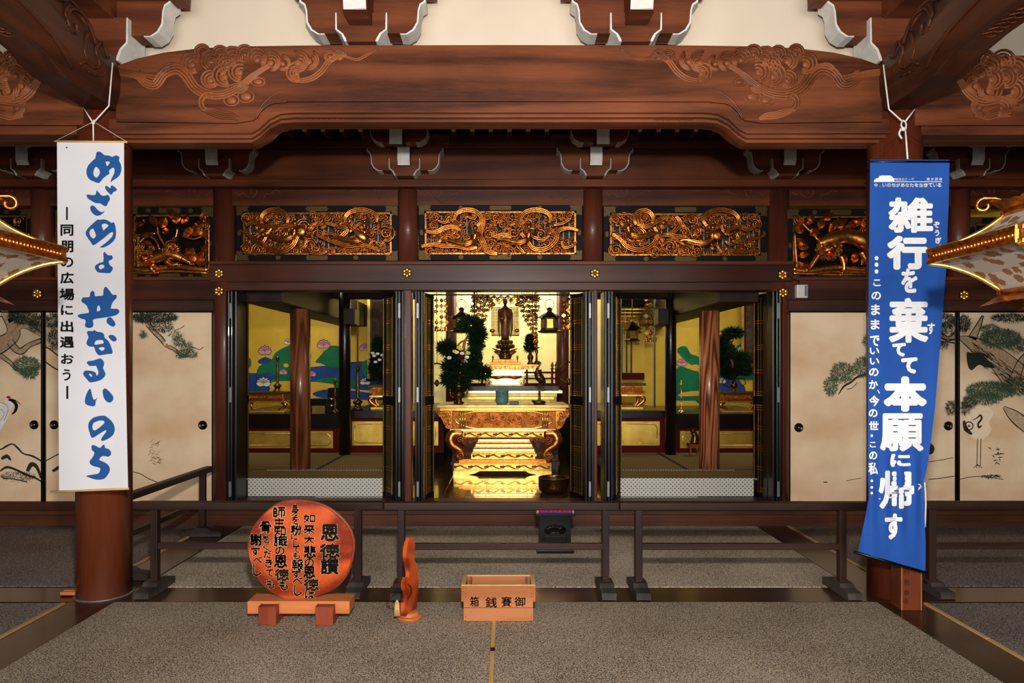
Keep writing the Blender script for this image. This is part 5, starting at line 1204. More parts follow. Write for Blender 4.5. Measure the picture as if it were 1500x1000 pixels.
def pendant(label, px0, px1, py0, py1, Y, n, rows, group='gilt hanging pendants'):
    b = thing('gilt_pendant', label, 'hanging ornament', at((px0+px1)/2, py1, Y), group); r_ = random.Random(int(px0)); s_ = Y/F
    wire = MB()
    for i in range(n):
        x = px0+(px1-px0)*(i+.5)/n; wire.tube([Vector((pxx(x, Y), Y, 3.45)), at(x, py1-4, Y)], .004, 4)
        for j in range(rows):
            y = py0+(py1-py0)*(j+.5)/rows; c = at(x+r_.uniform(-.6, .6), y, Y-.01*(i % 2)); q = (py1-py0)/rows*.42*s_; m = MB(); t_ = (i+j) % 3
            if t_ == 0: m.prism([(c.x, c.z+q), (c.x+q*1.1, c.z), (c.x, c.z-q), (c.x-q*1.1, c.z)], c.y-.012, c.y+.0)
            elif t_ == 1: m.ball(c, (q*.85, .02, q*.85), 8, 5)
            else:
                for k in range(5): m.ball(c+Vector((q*.6*cos(k*1.257), 0, q*.6*sin(k*1.257))), (q*.4, .012, q*.4), 6, 4)
            m.build('pendant_piece', ('rodbrass', 'gold', 'goldwarm')[(i*2+j) % 3], b)
        MB().lathe([(.004, .02*1), (.018, .01), (.03, -.03), (.026, -.035)], at(x, py1-3, Y), 8).build('bell', 'gold', b)
    wire.build('wire', 'bronze', b); return b
pendant('chain of gilt diamonds hanging at the left of the altar table', 636, 657, 436, 484, 8.7, 3, 6)
pendant('chain of gilt diamonds hanging at the right of the altar table', 823, 842, 434, 482, 8.7, 3, 6)
pendant('gilt pendant cluster before the right shrine', 944, 962, 434, 500, 9.9, 3, 8)

# ------------------------------------------------------------------ central altar
def bandbox(m, px0, px1, py0, py1, Y, d): m.pbox(px0, px1, py0, py1, Y, Y+d)
YT = 8.54
b = thing('altar_table', 'large gilt carved altar table with scroll legs in the middle opening', 'altar table', at(736, 697, YT))
MB().pbox(640, 833, 593, 597, YT-.03, YT+.75).build('table_top', 'brasstop', b, .004)
MB().pbox(644, 829, 597, 602, YT, YT+.7).build('top_moulding', 'goldbright', b, .004)
MB().pbox(662, 814, 602, 628, YT+.03, YT+.66).build('frieze_body', 'golddeep', b, .006)
m = MB()                          # oval framed carved panel
ov = [at(738+63*cos(a)+(8 if cos(a) > 0 else -8)*abs(cos(a)), 615+12.5*max(-1, min(1, 1.25*sin(a))), YT+.02) for a in [2*PI*i/28 for i in range(28)]]
m.tube(ov, .012, 6, closed=True); m.build('panel_rim', 'goldbright', b)
curls(b, [(x, y, r, x*.7, i % 2) for i, (x, y, r) in enumerate(((690, 613, 5), (702, 619, 5), (712, 614, 5), (722, 612, 6), (728, 621, 4), (737, 611, 6), (744, 620, 4), (752, 614, 5), (760, 613, 6), (768, 620, 4), (778, 613, 6), (788, 617, 5), (684, 619, 4), (696, 607, 4), (716, 607, 3), (744, 606, 3), (770, 607, 4), (790, 609, 4)))], YT+.02)
m = MB()
for x in (674, 677.5, 681, 795, 798.5, 802): m.tube([at(x, 603, YT+.01), at(x, 627, YT+.01)], .012, 6)
m.build('reeded_band', 'goldbright', b)
for sg in (-1, 1):
    cxs = [(738+sg*u, v, r) for u, v, r in ((84, 606, 4.5), (92, 602, 4), (97, 600, 3), (82, 614, 4.5), (90, 610, 4), (80, 622, 4.5), (86, 619, 4), (76, 628, 3.5), (97, 604, 3), (100, 600, 2.5))]
    MB().prism([(p.x, p.z) for p in [at(738+sg*76, 601, YT+.05), at(738+sg*101, 599, YT+.05), at(738+sg*96, 607, YT+.05), at(738+sg*90, 615, YT+.05), at(738+sg*85, 625, YT+.05), at(738+sg*76, 630, YT+.05)]], YT+.05, YT+.10).build('cloud_bracket', 'gold', b)
    curls(b, [(x, y, r, x+y, sg > 0) for x, y, r in cxs], YT+.04)
MB().pbox(659, 814, 628, 632, YT-.0, YT+.7).build('middle_ledge', 'goldpale', b, .004)
MB().pbox(676, 797, 632, 641, YT+.04, YT+.6).build('apron', 'goldbright', b, .004)
for a, c_, y, Y in ((645, 828, 598.6, YT-.004), (645, 828, 601.4, YT-.004), (660, 813, 629.4, YT-.004), (677, 796, 633, YT+.036), (677, 796, 640, YT+.036), (691, 783, 664.8, YT+.056), (673, 799, 673.5, YT-.004), (673, 799, 676.5, YT-.004), (665, 807.5, 679.5, YT-.054), (665, 807.5, 688, YT-.054)):
    MB().pbox(a, c_, y-.35, y+.35, Y, Y+.01).build('dark_line', 'golddeep', b)
for sg in (-1, 1):
    m = MB()
    P = [(738+sg*u, v) for u, v in ((60, 635), (74, 635), (78, 643), (75, 651), (66, 657), (60, 663), (60, 669), (66, 671), (68, 667), (65, 664))]
    m.tube([at(x, y, YT+.03) for x, y in P], [.05, .065, .07, .068, .055, .045, .04, .035, .025, .015], 10, spline=5); m.build('scroll_leg', 'gold', b)
    m = MB(); m.tube([at(x, y, YT+.55) for x, y in P], [.05, .065, .07, .068, .055, .045, .04, .035, .025, .015], 8, spline=3); m.build('scroll_leg', 'gold', b)
    curls(b, [(738+sg*u, v, r, u, sg > 0) for u, v, r in ((64, 644, 5), (56, 645, 4), (48, 644, 3.5), (41, 642, 3), (64, 667, 5))], YT-.03)
for k in range(7):                # stepped underframe
    t = k/6; y0 = 643+k*3.6; hw_ = 38+t*10
    MB().pbox(738-hw_, 738+hw_, y0, y0+(2.4 if k % 2 else 3.6), YT+.30-t*.2, YT+.62).build('step_moulding', 'goldpale' if k % 2 == 0 else 'gold', b, .002)
MB().pbox(690, 784, 664, 672, YT+.06, YT+.6).build('lower_frieze', 'goldbright', b, .003)
MB().pbox(672, 800, 672, 678, YT-.0, YT+.68).build('base_step', 'gold', b, .004)
MB().pbox(664.5, 808, 678, 690, YT-.05, YT+.7).build('base_block', 'goldbright', b, .004)
def wave(m, x0, x1, y, amp, Y, n, r=.009):
    for k in range(n):
        a = x0+(x1-x0)*k/n; w = (x1-x0)/n
        m.tube([at(a+w*q, y+amp*s_, Y) for q, s_ in ((0, 1), (.2, -.6), (.4, -.9), (.55, 0), (.75, .9), (1, 1))], [r*.4, r, r*1.3, r*1.2, r, r*.4], 6, spline=3)
        m.ball(at(a+w*.05, y-amp*.3, Y), (r*2.2, r, r*2), 8, 5); m.ball(at(a+w*.92, y-amp*.2, Y), (r*2, r, r*1.6), 8, 5)
for args in ((680, 794, 636.5, 2.2, YT+.035, 5), (693, 781, 668, 1.8, YT+.055, 4), (666, 806, 684, 2.2, YT-.055, 6)):
    m = MB(); wave(m, *args); m.build('vine_carving', 'golddeep', b)
for sg in (-1, 1):
    MB().prism([(p.x, p.z) for p in [at(736+sg*72, 690, YT-.04), at(736+sg*34, 690, YT-.04), at(736+sg*40, 693, YT-.04), at(736+sg*52, 695.5, YT-.04), at(736+sg*72, 696.5, YT-.04)]], YT-.04, YT+.1).build('bracket_foot', 'goldbright', b)
    MB().prism([(p.x, p.z) for p in [at(736+sg*72, 690, YT+.5), at(736+sg*34, 690, YT+.5), at(736+sg*52, 694, YT+.5), at(736+sg*72, 695, YT+.5)]], YT+.5, YT+.66).build('bracket_foot', 'goldbright', b)
# objects on the table (top surface)
ZT = pz(593, YT-.03)
def on(px, Y=YT+.25): return Vector((pxx(px, Y), Y, ZT+.001))
c = on(672); H = .30
v = tag(MB().lathe([(r*H, z*H) for r, z in ((.22, 0), (.24, .05), (.15, .12), (.13, .2), (.26, .32), (.28, .42), (.18, .52), (.15, .6), (.26, .72), (.26, .8), (.17, .88), (.24, 1), (.12, .98))], c, 22).build('bronze_vase', 'bronze'), 'bronze vase with pine and flowers on the altar table', 'vase')
m = MB()
for d in (-1, 1): m.tube([c+Vector((d*.05, 0, .22)), c+Vector((d*.11, 0, .20)), c+Vector((d*.10, 0, .10)), c+Vector((d*.06, 0, .08))], .012, 6, spline=3)
m.build('handle', 'bronze', v)
YF_ = c.y
b = thing('pine_arrangement', 'large dark pine bough arrangement with yellow and white flowers on the altar table', 'plant', c+Vector((0, 0, .3)))
MB().tube([at(672, 568, YF_), at(674, 545, YF_), at(678, 520, YF_), at(681, 500, YF_), at(690, 485, YF_)], [.03, .03, .025, .02, .01], 6, spline=4).build('trunk', 'inner_column', b)
MB().tube([at(676, 525, YF_), at(668, 512, YF_), at(674, 502, YF_), at(682, 498, YF_)], .014, 6, spline=4).build('branch', 'inner_column', b)
pads(b, [(690, 475, 18, 11), (700, 489, 11, 10), (697, 500, 8, 10), (654, 509, 12, 9), (668, 520, 12, 8), (664, 536, 16, 12), (676, 550, 18, 13), (692, 540, 12, 10), (706, 546, 12, 8), (660, 555, 12, 10), (694, 520, 8, 10), (672, 564, 14, 9)], YF_, k=1.4, L_=.07)
for mt, lst, nm in (('yellow', ((672, 509), (666, 514.5), (686, 517), (675, 511)), 'yellow_flower'), ('flowerw', ((669, 516), (677, 517.5), (658, 524), (684, 523)), 'white_flower')):
    for x, y in lst:
        q = at(x, y, YF_-.14); m = MB()
        for k in range(7): m.ball(q+Vector((.018*cos(k*.9), -.01, .012*sin(k*.9))), (.014, .012, .010), 6, 4)
        m.build(nm, mt, b)
MB().ball(at(675, 523, YF_-.12), (.06, .03, .02), 8, 5).build('red_leaves', 'redlac', b)
c = on(735.5, YT+.1); Rr = .082
v = tag(MB().lathe([(Rr*.9, .0), (Rr*.96, .015), (Rr, .04), (Rr, .15), (Rr*1.06, .155), (Rr*1.06, .165), (Rr*.92, .165), (Rr*.9, .05), (.001, .045)], c+Vector((0, 0, .012)), 28).build('incense_burner', 'celadon'), 'celadon green pottery incense burner on the altar table', 'incense burner')
m = MB()
for k in range(3): m.ball(c+Vector((Rr*.7*cos(k*2.094-1.57), Rr*.7*sin(k*2.094-1.57), .01)), (.016, .016, .012), 8, 5)
m.build('foot', 'celadon', v)
c = on(753, YT+.1)
tag(MB().box(c.x-.06, c.x+.06, c.y-.03, c.y+.04, c.z, c.z+.045).build('black_box', 'black', bevel=.004), 'small black box beside the celadon incense burner', 'box')
# crane candlestick standing on a tortoise
c = on(789, YT+.12); Yc = c.y
b = thing('crane_candlestick', 'bronze crane candlestick standing on a tortoise on the altar table', 'candlestick', c)
P = lambda x, y, d=0: at(x, y, Yc+d)
m = MB(); m.ball(P(790, 589), (.085, .05, .03), 14, 8); m.ball(P(781, 587), (.022, .018, .014), 8, 5)
for x in (783, 787, 794, 798): m.ball(P(x, 592.5, -.03), (.018, .018, .012), 6, 4)
m.build('tortoise', 'bronze', b)
m = MB(); m.tube([P(789.5, 586), P(789.3, 572), P(789.5, 560)], .008, 6); m.tube([P(791.5, 586), P(791, 572), P(791.5, 560)], .008, 6); m.build('crane_legs', 'bronze', b)
m = MB(); m.tube([P(788, 541), P(787.5, 546), P(790, 552), P(794, 557), P(797.5, 562)], [.022, .045, .06, .05, .02], 10, spline=4, flat=.8)
m.tube([P(788, 545), P(786.5, 541), P(789, 537), P(791.5, 533), P(790, 530), P(787, 530)], [.03, .018, .012, .011, .012, .012], 8, spline=4); m.ball(P(788.5, 530), (.02, .016, .016), 8, 5); m.tube([P(789.5, 530), P(795, 532)], [.007, .002], 5)
m.build('crane_body', 'bronze', b)
# bell
c = Vector((pxx(811, 7.35), 7.35, ZF+.006)); R_ = .165
v = tag(MB().lathe([(R_*.75, 0), (R_*.95, .02), (R_, .06), (R_, .15), (R_*1.02, .155), (R_*.97, .16), (R_*.94, .15), (R_*.93, .05), (.001, .03)], c, 36).build('standing_bell', 'bronze'), 'dark bronze bowl bell on the altar room floor', 'bell')
# stepped platform behind, with rail, upper table, statue
YS = 10.1
b = thing('altar_platform', 'stepped gilt altar platform with a red railing behind the altar table', 'altar platform', at(747, 600, YS))
M_ = (('goldpale', 676, 824, 572, 576, .0), ('brasstop', 680, 816, 576, 581, .05), ('goldbright', 684, 812, 581, 585, .10), ('brasstop', 688, 806, 585, 590, .15), ('goldbright', 690, 802, 590, 600, .2))
for mt, a, c_, y0, y1, dy in M_: MB().pbox(a, c_, y0, y1, YS+dy, YS+1.5).build('step_moulding', mt, b, .004)
MB().pbox(672, 818, 565, 572, YS-.03, YS+1.5).build('black_top', 'black', b, .004)
MB().pbox(690, 800, 600, 640, YS+.2, YS+1.4).build('platform_body', 'redlac', b)
for y0, y1 in ((544, 547), (553, 555.5), (561, 565)):
    for a, c_ in ((683, 712), (768, 817)): MB().pbox(a, c_, y0, y1, YS, YS+.04).build('red_rail', 'redlac', b)
for x in (686, 706, 772, 792, 809, 815): MB().pbox(x-1.5, x+1.5, 541, 565, YS-.01, YS+.05).build('rail_post', 'redlac', b)
for x in (809, 815):
    MB().lathe([(.02, 0), (.03, .015), (.012, .03), (.028, .06), (.012, .09), (.002, .12)], at(x, 541, YS+.02), 12).build('post_finial', 'bronze', b)
curls(b, [(716, 561, 4, 0, 0), (764, 561, 4, 0, 1)], YS-.05)
YU2 = 10.75
b = thing('upper_altar_table', 'pale gilt upper altar table carrying the standing statue', 'altar table', at(741, 565, YU2))
for mt, a, c_, y0, y1, dy in (('brasstop', 690, 790, 533.5, 536, -.02), ('goldpale', 692, 788, 541, 545, .02), ('goldpale', 700, 782, 545, 551, .08), ('brasstop', 708, 774, 551, 554, .12), ('goldpale', 716, 766, 554, 563, .12)): MB().pbox(a, c_, y0, y1, YU2+dy, YU2+.5).build('moulding', mt, b, .003)
MB().pbox(692, 788, 536, 541, YU2+.01, YU2+.5).build('frieze', 'gold', b)
curls(b, [(694+k*6.6, 538.6, 2.6, k, k % 2) for k in range(15)], YU2)
for x0, x1 in ((718, 764),): 
    m = MB(); m.tube([at(x0, 551, YU2-.05), at(x0+10, 552.5, YU2-.1), at(741, 551, YU2-.1), at(x1-10, 552.5, YU2-.1), at(x1, 551, YU2-.05)], [.01, .03, .012, .03, .01], 8, spline=4); m.build('cloth_knot', 'goldwarm', b)

Yb2 = 10.95
b = thing('buddha_statue', 'dark gilt standing statue on a lotus pedestal before the bright wall', 'statue', at(740, 533, Yb2))
Q = lambda x, y, d=0: at(740+x, y, Yb2-d)
m = MB()
m.pbox(718, 763, 530, 533.5, Yb2-.22, Yb2+.2); m.pbox(722, 759, 526, 530, Yb2-.19, Yb2+.17); m.build('plinth', 'goldwarm', b, .004)
for x in (722, 758): MB().lathe([(.012, 0), (.012, .06), (.022, .075), (.002, .11)], at(x, 530, Yb2-.18), 8).build('plinth_finial', 'gold', b)
MB().lathe([(.13, 0), (.14, .03), (.09, .05), (.11, .09), (.11, .12), (.085, .14), (.16, .165), (.17, .18), (.07, .19), (.09, .22), (.05, .25)], Q(0, 530)-Vector((0, 0, 0)), 20).build('pedestal', 'bronze', b)
for sg in (-1, 1):
    m = MB(); m.tube([Q(sg*9, 514), Q(sg*14, 512), Q(sg*19, 510)], [.02, .016, .004], 6, spline=3); m.tube([Q(sg*9, 519), Q(sg*14, 516), Q(sg*17, 514)], [.02, .016, .004], 6, spline=3); m.build('pedestal_leaf', 'bronze', b)
for ring, (n, rr, z, tl, s_) in enumerate(((12, .115, 507, .75, .045), (12, .09, 501, .45, .042))):
    for k in range(n):
        a = 2*PI*(k+.5*ring)/n; c = Q(0, z)+Vector((rr*cos(a), rr*sin(a), 0)); MB().ball(c, (s_, s_, s_*.9), 8, 5).build('lotus_petal', 'bronze', b)
MB().lathe([(.08, 0), (.1, .03), (.08, .05)], Q(0, 505), 16).build('lotus_seat', 'goldwarm', b)
# one continuous robed body
rows = [(498, .062, .05, 0), (490, .068, .055, 0), (476, .075, .06, 0), (466, .082, .062, 0), (458, .088, .062, 0), (452, .082, .056, 0), (449, .05, .042, 0), (447.5, .026, .028, 0), (446, .024, .026, .004), (444, .032, .034, .006), (441.5, .036, .04, .008), (439, .034, .038, .004), (436.5, .022, .028, 0), (435.5, .004, .006, 0)]
n = 24; vv = []
for y, rx, ry, fw in rows:
    c = Q(0, y)
    for k in range(n):
        a = 2*PI*k/n; f = 1+(.07*sin(a*9) if y > 452 else 0)
        vv.append((c.x+rx*f*cos(a), c.y-fw+ry*f*sin(a), c.z))
fs = [(i*n+k, (i+1)*n+k, (i+1)*n+(k+1) % n, i*n+(k+1) % n) for i in range(len(rows)-1) for k in range(n)]+[tuple(range(n)), tuple(reversed(range((len(rows)-1)*n, len(rows)*n)))]
m = MB().add(vv, fs, True)
m.tube([Q(-7, 452), Q(-8.5, 461), Q(-6, 468, .05), Q(-1.5, 466, .09)], [.028, .03, .026, .012], 8, spline=3)
m.tube([Q(7, 452), Q(8.5, 461), Q(6.5, 466, .05), Q(3, 459, .10)], [.028, .03, .026, .012], 8, spline=3)
for x in (-5, -3, -1, 1, 3, 5): m.tube([Q(x*1.1, 470, .052), Q(x*.9, 484, .06), Q(x, 497, .05)], .008, 6, spline=3)
for s_ in (-1, 1): m.tube([Q(s_*9, 462), Q(s_*9.5, 478), Q(s_*8, 494)], [.026, .02, .008], 8, spline=3)
m.build('robed_body', 'skin', b)
hd = MB(); hd.ball(Q(0, 439.5, -.006), (.04, .042, .036), 12, 8); hd.ball(Q(0, 435.8, -.004), (.02, .02, .018), 10, 6)
hd.build('curled_hair', 'black', b)
m = MB()
for s_ in (-1, 1): m.ball(Q(s_*1.2, 441, .044), (.006, .004, .003), 6, 4); m.ball(Q(s_*3.4, 442, .0), (.005, .008, .018), 6, 4)
m.ball(Q(0, 442.2, .048), (.004, .006, .007), 6, 4); m.ball(Q(0, 443.8, .044), (.007, .004, .003), 6, 4); m.build('face_features', 'goldwarm', b)
for s_, (x, y) in ((-1, (-1.5, 466)), (1, (3, 458.5))):       # hands: palm, four fingers and a thumb
    m = MB(); p = Q(x, y, .10); m.ball(p, (.010, .007, .013), 8, 5)
    for k in range(4): m.tube([p+Vector((-.007+k*.0047, -.004, .008)), p+Vector((-.009+k*.006, -.007, .022-.002*abs(k-1.5))), p+Vector((-.009+k*.006, -.012, .030-.003*abs(k-1.5)))], [.003, .0026, .002], 5)
    m.tube([p+Vector((s_*-.008, -.003, -.002)), p+Vector((s_*-.015, -.008, .006)), p+Vector((s_*-.013, -.013, .013))], [.0032, .003, .0022], 5); m.build('hand', 'skin', b)
# fretted screen and canopy ornaments behind and around the statue
b = thing('fret_screen', 'square bronze fretwork panel with rays behind the statue', 'screen', at(740, 492, 11.3))
m = MB()
for k in range(19): m.pbox(720+k*2.2, 721.0+k*2.2, 450, 491.5, 11.3, 11.31)
for k in range(19): m.pbox(720, 760.5, 450+k*2.2, 451.0+k*2.2, 11.3, 11.31)
m.build('fretwork', 'bronze', b, kind='stuff')
MB().pbox(720, 760.5, 490.5, 492, 11.29, 11.32).build('bottom_rail', 'bronze', b)
MB().box(pxx(739, 11.3), pxx(741, 11.3), 11.31, 11.34, ZF, pz(450, 11.3)).build('support_pole', 'bronze', b)
for k in range(24):
    a = PI*k/23; MB().tube([at(740+7*cos(a), 445-7*sin(a)*.8, 11.25), at(740+26*cos(a), 447-22*sin(a)*.55, 11.25)], .005, 4).build('ray', 'gold', b)
def canopy(label, cx, lst, Y, seed):
    b = thing('hanging_canopy', label, 'hanging ornament', at(cx, 432, Y), 'gilt canopies over the altar'); r_ = random.Random(seed)
    def leaf_(x, y, s_, mt):
        c = at(x, y, Y+r_.uniform(-.1, .1)); m = MB()
        q = s_*Y/F
        for k in range(5): m.ball(c+Vector((q*.7*cos(k*1.257+1), 0, q*.7*sin(k*1.257+1))), (q*.42, .012, q*.42), 6, 4)
        m.ball(c, (q*.35, .02, q*.35), 6, 4); m.build('gilt_rosette', mt, b)
    for x, y, s_ in lst: leaf_(x, y, s_, r_.choice(('gold', 'goldwarm', 'bronze', 'bronze')))
    m = MB()
    for x, y, s_ in lst[::2]: m.tube([Vector((pxx(x, Y), Y, 3.45)), at(x, y, Y)], .004, 4)
    m.build('wire', 'bronze', b); return b
r_ = random.Random(5)
def tri(cx, sg):
    L_ = []
    for j in range(10):
        y = 435+j*6.6; w = 34-j*1.8 if j < 4 else max(5, 22-(j-4)*3.4); off = sg*(j*1.3)
        k = max(1, int(w/3.6))
        for i in range(k): L_.append((cx+off-w/2+w*(i+.5)/k+r_.uniform(-1, 1), y+r_.uniform(-1.5, 1.5), r_.uniform(2.4, 3.6)))
    return L_
canopy('gilt openwork canopy hanging left of the statue', 712, tri(708, -1), 10.6, 1)
canopy('gilt openwork canopy hanging right of the statue', 770, tri(772, 1), 10.6, 2)
b = canopy('dark gilt canopy above the statue', 740, [(x, 434+(k % 2)*4, 3.4) for k, x in enumerate(range(694, 790, 5))], 10.5, 3)
for x, y, w_ in ((722, 446, 'left of the head of the statue'), (758, 446, 'right of the head of the statue'), (721, 484, 'left of the knees of the statue'), (757, 484, 'right of the knees of the statue'), (708, 506, 'low, over the left small vase'), (785, 500, 'low, over the red candle')):
    t_ = tag(MB().lathe([(.022, -.03), (.04, -.015), (.042, .01), (.02, .03), (.008, .04)], at(x, y, 10.4), 12).build('gilt_bell', 'gold'), 'small gilt bell hanging '+w_, 'bell', 'small gilt bells hanging around the statue')
    MB().tube([at(x, y-4, 10.4), Vector((pxx(x, 10.4), 10.4, 3.45))], .003, 4).build('wire', 'bronze', t_)
for lab, x in (('left', 676), ('right', 805)):
    Yl = 9.45; c = at(x, 488, Yl)
    b = thing('hanging_lantern', 'bronze hanging lantern with fretted sides, %s of the statue' % lab, 'lantern', c, 'bronze lanterns beside the statue')
    m = MB(); m.lathe([(.10, .0), (.15, .01), (.17, .03), (.125, .045)], c, 6, False); m.build('lantern_foot', 'bronze', b)
    m = MB(); m.lathe([(.122, .045), (.122, .21)], c, 6, False); m.build('lantern_body', 'brass', b)
    for k in range(6):
        a = PI/6+k*PI/3+0; q = Vector((.108*cos(a), .108*sin(a), 0)); t_ = Vector((-sin(a), cos(a), 0))
        m = MB(); p = [c+q*1.0+t_*u for u in (-.04, .04)]
        o0 = q.normalized()*.004
        m.hexa([p[0]+Vector((0, 0, .07)), p[1]+Vector((0, 0, .07)), p[1]+o0+Vector((0, 0, .07)), p[0]+o0+Vector((0, 0, .07)), p[0]+Vector((0, 0, .19)), p[1]+Vector((0, 0, .19)), p[1]+o0+Vector((0, 0, .19)), p[0]+o0+Vector((0, 0, .19))]); m.build('fretted_window', 'goldpanel' if k in (3, 4) else 'silver', b)
    m = MB(); m.lathe([(.18, .21), (.15, .235), (.07, .28), (.03, .30), (.04, .33), (.02, .36)], c, 6, False)
    for k in range(6): a = k*PI/3; m.ball(c+Vector((.185*cos(a), .185*sin(a), .225)), (.022, .022, .02), 8, 5)
    m.build('lantern_roof', 'bronze', b)
    m = MB(); m.tube([c+Vector((.065*cos(a), 0, .40+.07*sin(a))) for a in [2*PI*i/16 for i in range(16)]], .006, 6, closed=True); m.tube([c+Vector((0, 0, .47)), Vector((c.x, c.y, 3.45))], .005, 5); m.build('hanging_ring', 'bronze', b)
# red candle and branch vase on the upper table
for lab, x, cat in (('right', 777, 1), ('left', 703, 0)):
    c = at(x, 533.5, 10.9); v = tag(MB().lathe([(.05, 0), (.055, .02), (.03, .05), (.05, .10), (.05, .13), (.025, .17), (.02, .22), (.045, .25)], c, 14).build('bronze_vase', 'bronze'), 'small bronze vase with a green sprig, %s of the statue' % lab, 'vase', None)
    b = thing('green_sprig', 'green leaf sprig in the small vase, %s of the statue' % lab, 'plant', c+Vector((0, 0, .25)))
    MB().tube([c+Vector((0, 0, .2)), c+Vector((.0, 0, .5))], .008, 5).build('stem', 'green', b)
    pads(b, [(x, 498, 6, 7), (x-1, 508, 7, 7)] if cat else [(x, 505, 4, 6)], 10.9)
c = at(786, 533.5, 10.7); v = tag(MB().lathe([(.05, 0), (.05, .02), (.02, .06), (.015, .16), (.03, .2), (.015, .24), (.06, .27), (.01, .275)], c, 14).build('candlestick', 'bronze'), 'bronze candlestick with red candle, right of the statue', 'candlestick')
MB().lathe([(.016, .27), (.022, .46), (.004, .48)], c, 12).build('red_candle', 'redcloth', v, label='red candle')
# large bronze rings seen at the table ends
for lab, x, y in (('left', 640, 547), ('right', 833, 545)):
    c = at(x, y, 9.4); o = MB().tube([c+Vector((.14*cos(a), .02*sin(a*2), .14*sin(a))) for a in [2*PI*i/24 for i in range(24)]], .012, 8, closed=True).build('bronze_ring', 'bronze')
    tag(o, 'round bronze ring ornament beyond the %s end of the altar table' % lab, 'ring ornament'); MB().tube([c+Vector((0, 0, .14)), Vector((c.x, c.y, 3.45))], .004, 5).build('wire', 'bronze', o)
    MB().ball(c+Vector((0, 0, -.13)), (.03, .03, .05), 8, 6).build('knob', 'bronze', o)
for lab, x in (('left', 680), ('right', 800)):      # red-brown cabinets behind the table
    Yk = 9.5; b = thing('wooden_cabinet', 'red-brown panelled stand behind the %s leg of the altar table' % lab, 'cabinet', at(x, 683, Yk))
    MB().pbox(x-18, x+18, 630, 676, Yk, Yk+.5).build('cabinet_body', 'small_column', b, .006); MB().pbox(x-20, x+20, 676, 683, Yk-.03, Yk+.5).build('cabinet_base', 'small_column', b, .004)
    m = MB(); m.pbox(x-14, x+14, 636, 638, Yk-.01, Yk); m.pbox(x-14, x+14, 668, 670, Yk-.01, Yk); m.pbox(x-14, x-12, 636, 670, Yk-.01, Yk); m.pbox(x+12, x+14, 636, 670, Yk-.01, Yk); m.build('cabinet_panel', 'column', b)
cr_ = tag(MB().tube([at(628, 431.5, 8.6), at(846, 431.5, 8.6)], .012, 8).build('curtain_rail', 'silver'), 'thin white metal rail across the top of the altar opening', 'rail')

m = MB()
for x in (640, 834): m.tube([at(x, 431.5, 8.6), Vector((pxx(x, 8.6), 8.6, 3.45))], .006, 5)
m.build('rail_hanger', 'silver', cr_)
# ------------------------------------------------------------------ low fences
def fence(label, xa, xb, posts, Y, group='low wooden fences'):
    b = thing('low_fence', label, 'fence', ((xa+xb)/2, Y, 0), group)
    MB().box(xa, xb, Y-.035, Y+.035, .588, .642).build('top_rail', 'fence', b, .006)
    MB().box(posts[0], posts[-1], Y-.018, Y+.018, .305, .350).build('middle_rail', 'fence', b, .004)
    for p in posts:
        MB().box(p-.025, p+.025, Y-.027, Y+.027, .06, .60).build('post', 'fence_z', b, .004)
        s_ = [(Y-.19, .008), (Y-.19, .052), (Y-.09, .062), (Y-.06, .085), (Y+.06, .085), (Y+.09, .062), (Y+.19, .052), (Y+.19, .008)]
        MB().prism(s_, p-.048, p+.048, 'x').build('foot', 'foot', b, .004, label='grey worn wooden foot')
    return b
fence('low dark fence behind the round carved board', -2.63, -.875, [-2.50, -1.055], 4.86)
fence('low dark fence behind the offertory box', -.865, .795, [-.745, .70], 4.84)
fence('low dark fence between the offertory box and the blue banner', .80, 2.56, [.935, 2.375], 4.84)
fence('low dark fence at the right edge, right of the blue banner', 2.94, 4.7, [3.02, 4.5], 4.86)
# the fence running into the depth beside the left column
b = thing('low_fence', 'low dark fence running into the depth beside the left column', 'fence', (-2.87, 5.75, 0), 'low wooden fences')
MB().box(-2.905, -2.835, 4.99, 6.60, .588, .642).build('top_rail', 'fence_y', b, .006)
MB().box(-2.888, -2.852, 5.12, 6.5, .305, .35).build('middle_rail', 'fence_y', b, .004)
for y in (5.14, 6.45):
    MB().box(-2.897, -2.843, y-.025, y+.025, .06, .6).build('post', 'fence_z', b, .004)
    MB().prism([(-3.06, .008), (-3.06, .052), (-2.96, .062), (-2.93, .085), (-2.81, .085), (-2.78, .062), (-2.68, .052), (-2.68, .008)], y-.048, y+.048, 'y').build('foot', 'foot', b, .004, label='grey worn wooden foot')
m = MB(); m.box(-3.10, -2.985, 4.74, 4.76, .008, .035); m.box(-3.10, -2.985, 4.78, 4.80, .008, .035); m.box(-3.1, -2.985, 4.74, 4.80, .008, .014)
tag(m.build('wooden_track', 'cedar'), 'small pale wooden channel lying left of the left column', 'wood piece')

# ------------------------------------------------------------------ offertory box
b = thing('offertory_box', 'open-topped light brown wooden offertory box with brushed characters', 'offertory box', (-.05, 4.37, .008))
Yf, Yb = 4.27, 4.48; x0, x1 = pxx(679, Yf), pxx(781, Yf); z0, z1 = .009, .232; t = .014
MB().box(x0, x1, Yf, Yf+t, z0, z1).build('front_board', 'cedar_box', b, .002)
MB().box(x0, x1, Yb-t, Yb, z0, z1).build('back_board', 'cedar_box', b, .002)
for sx in (x0, x1-t): MB().box(sx, sx+t, Yf+t, Yb-t, z0+.002, z1).build('side_board', 'cedar_box', b, .002)
MB().box(x0+t, x1-t, Yf+t, Yb-t, z0, z0+.012).build('bottom_board', 'cedar_box', b)
m = MB()
for sx in (x0-.014, x1): m.box(sx, sx+.014, Yf-.004, Yb, z1-.10, z1+.004)
m.build('side_cleat', 'cedar_box', b, .002)
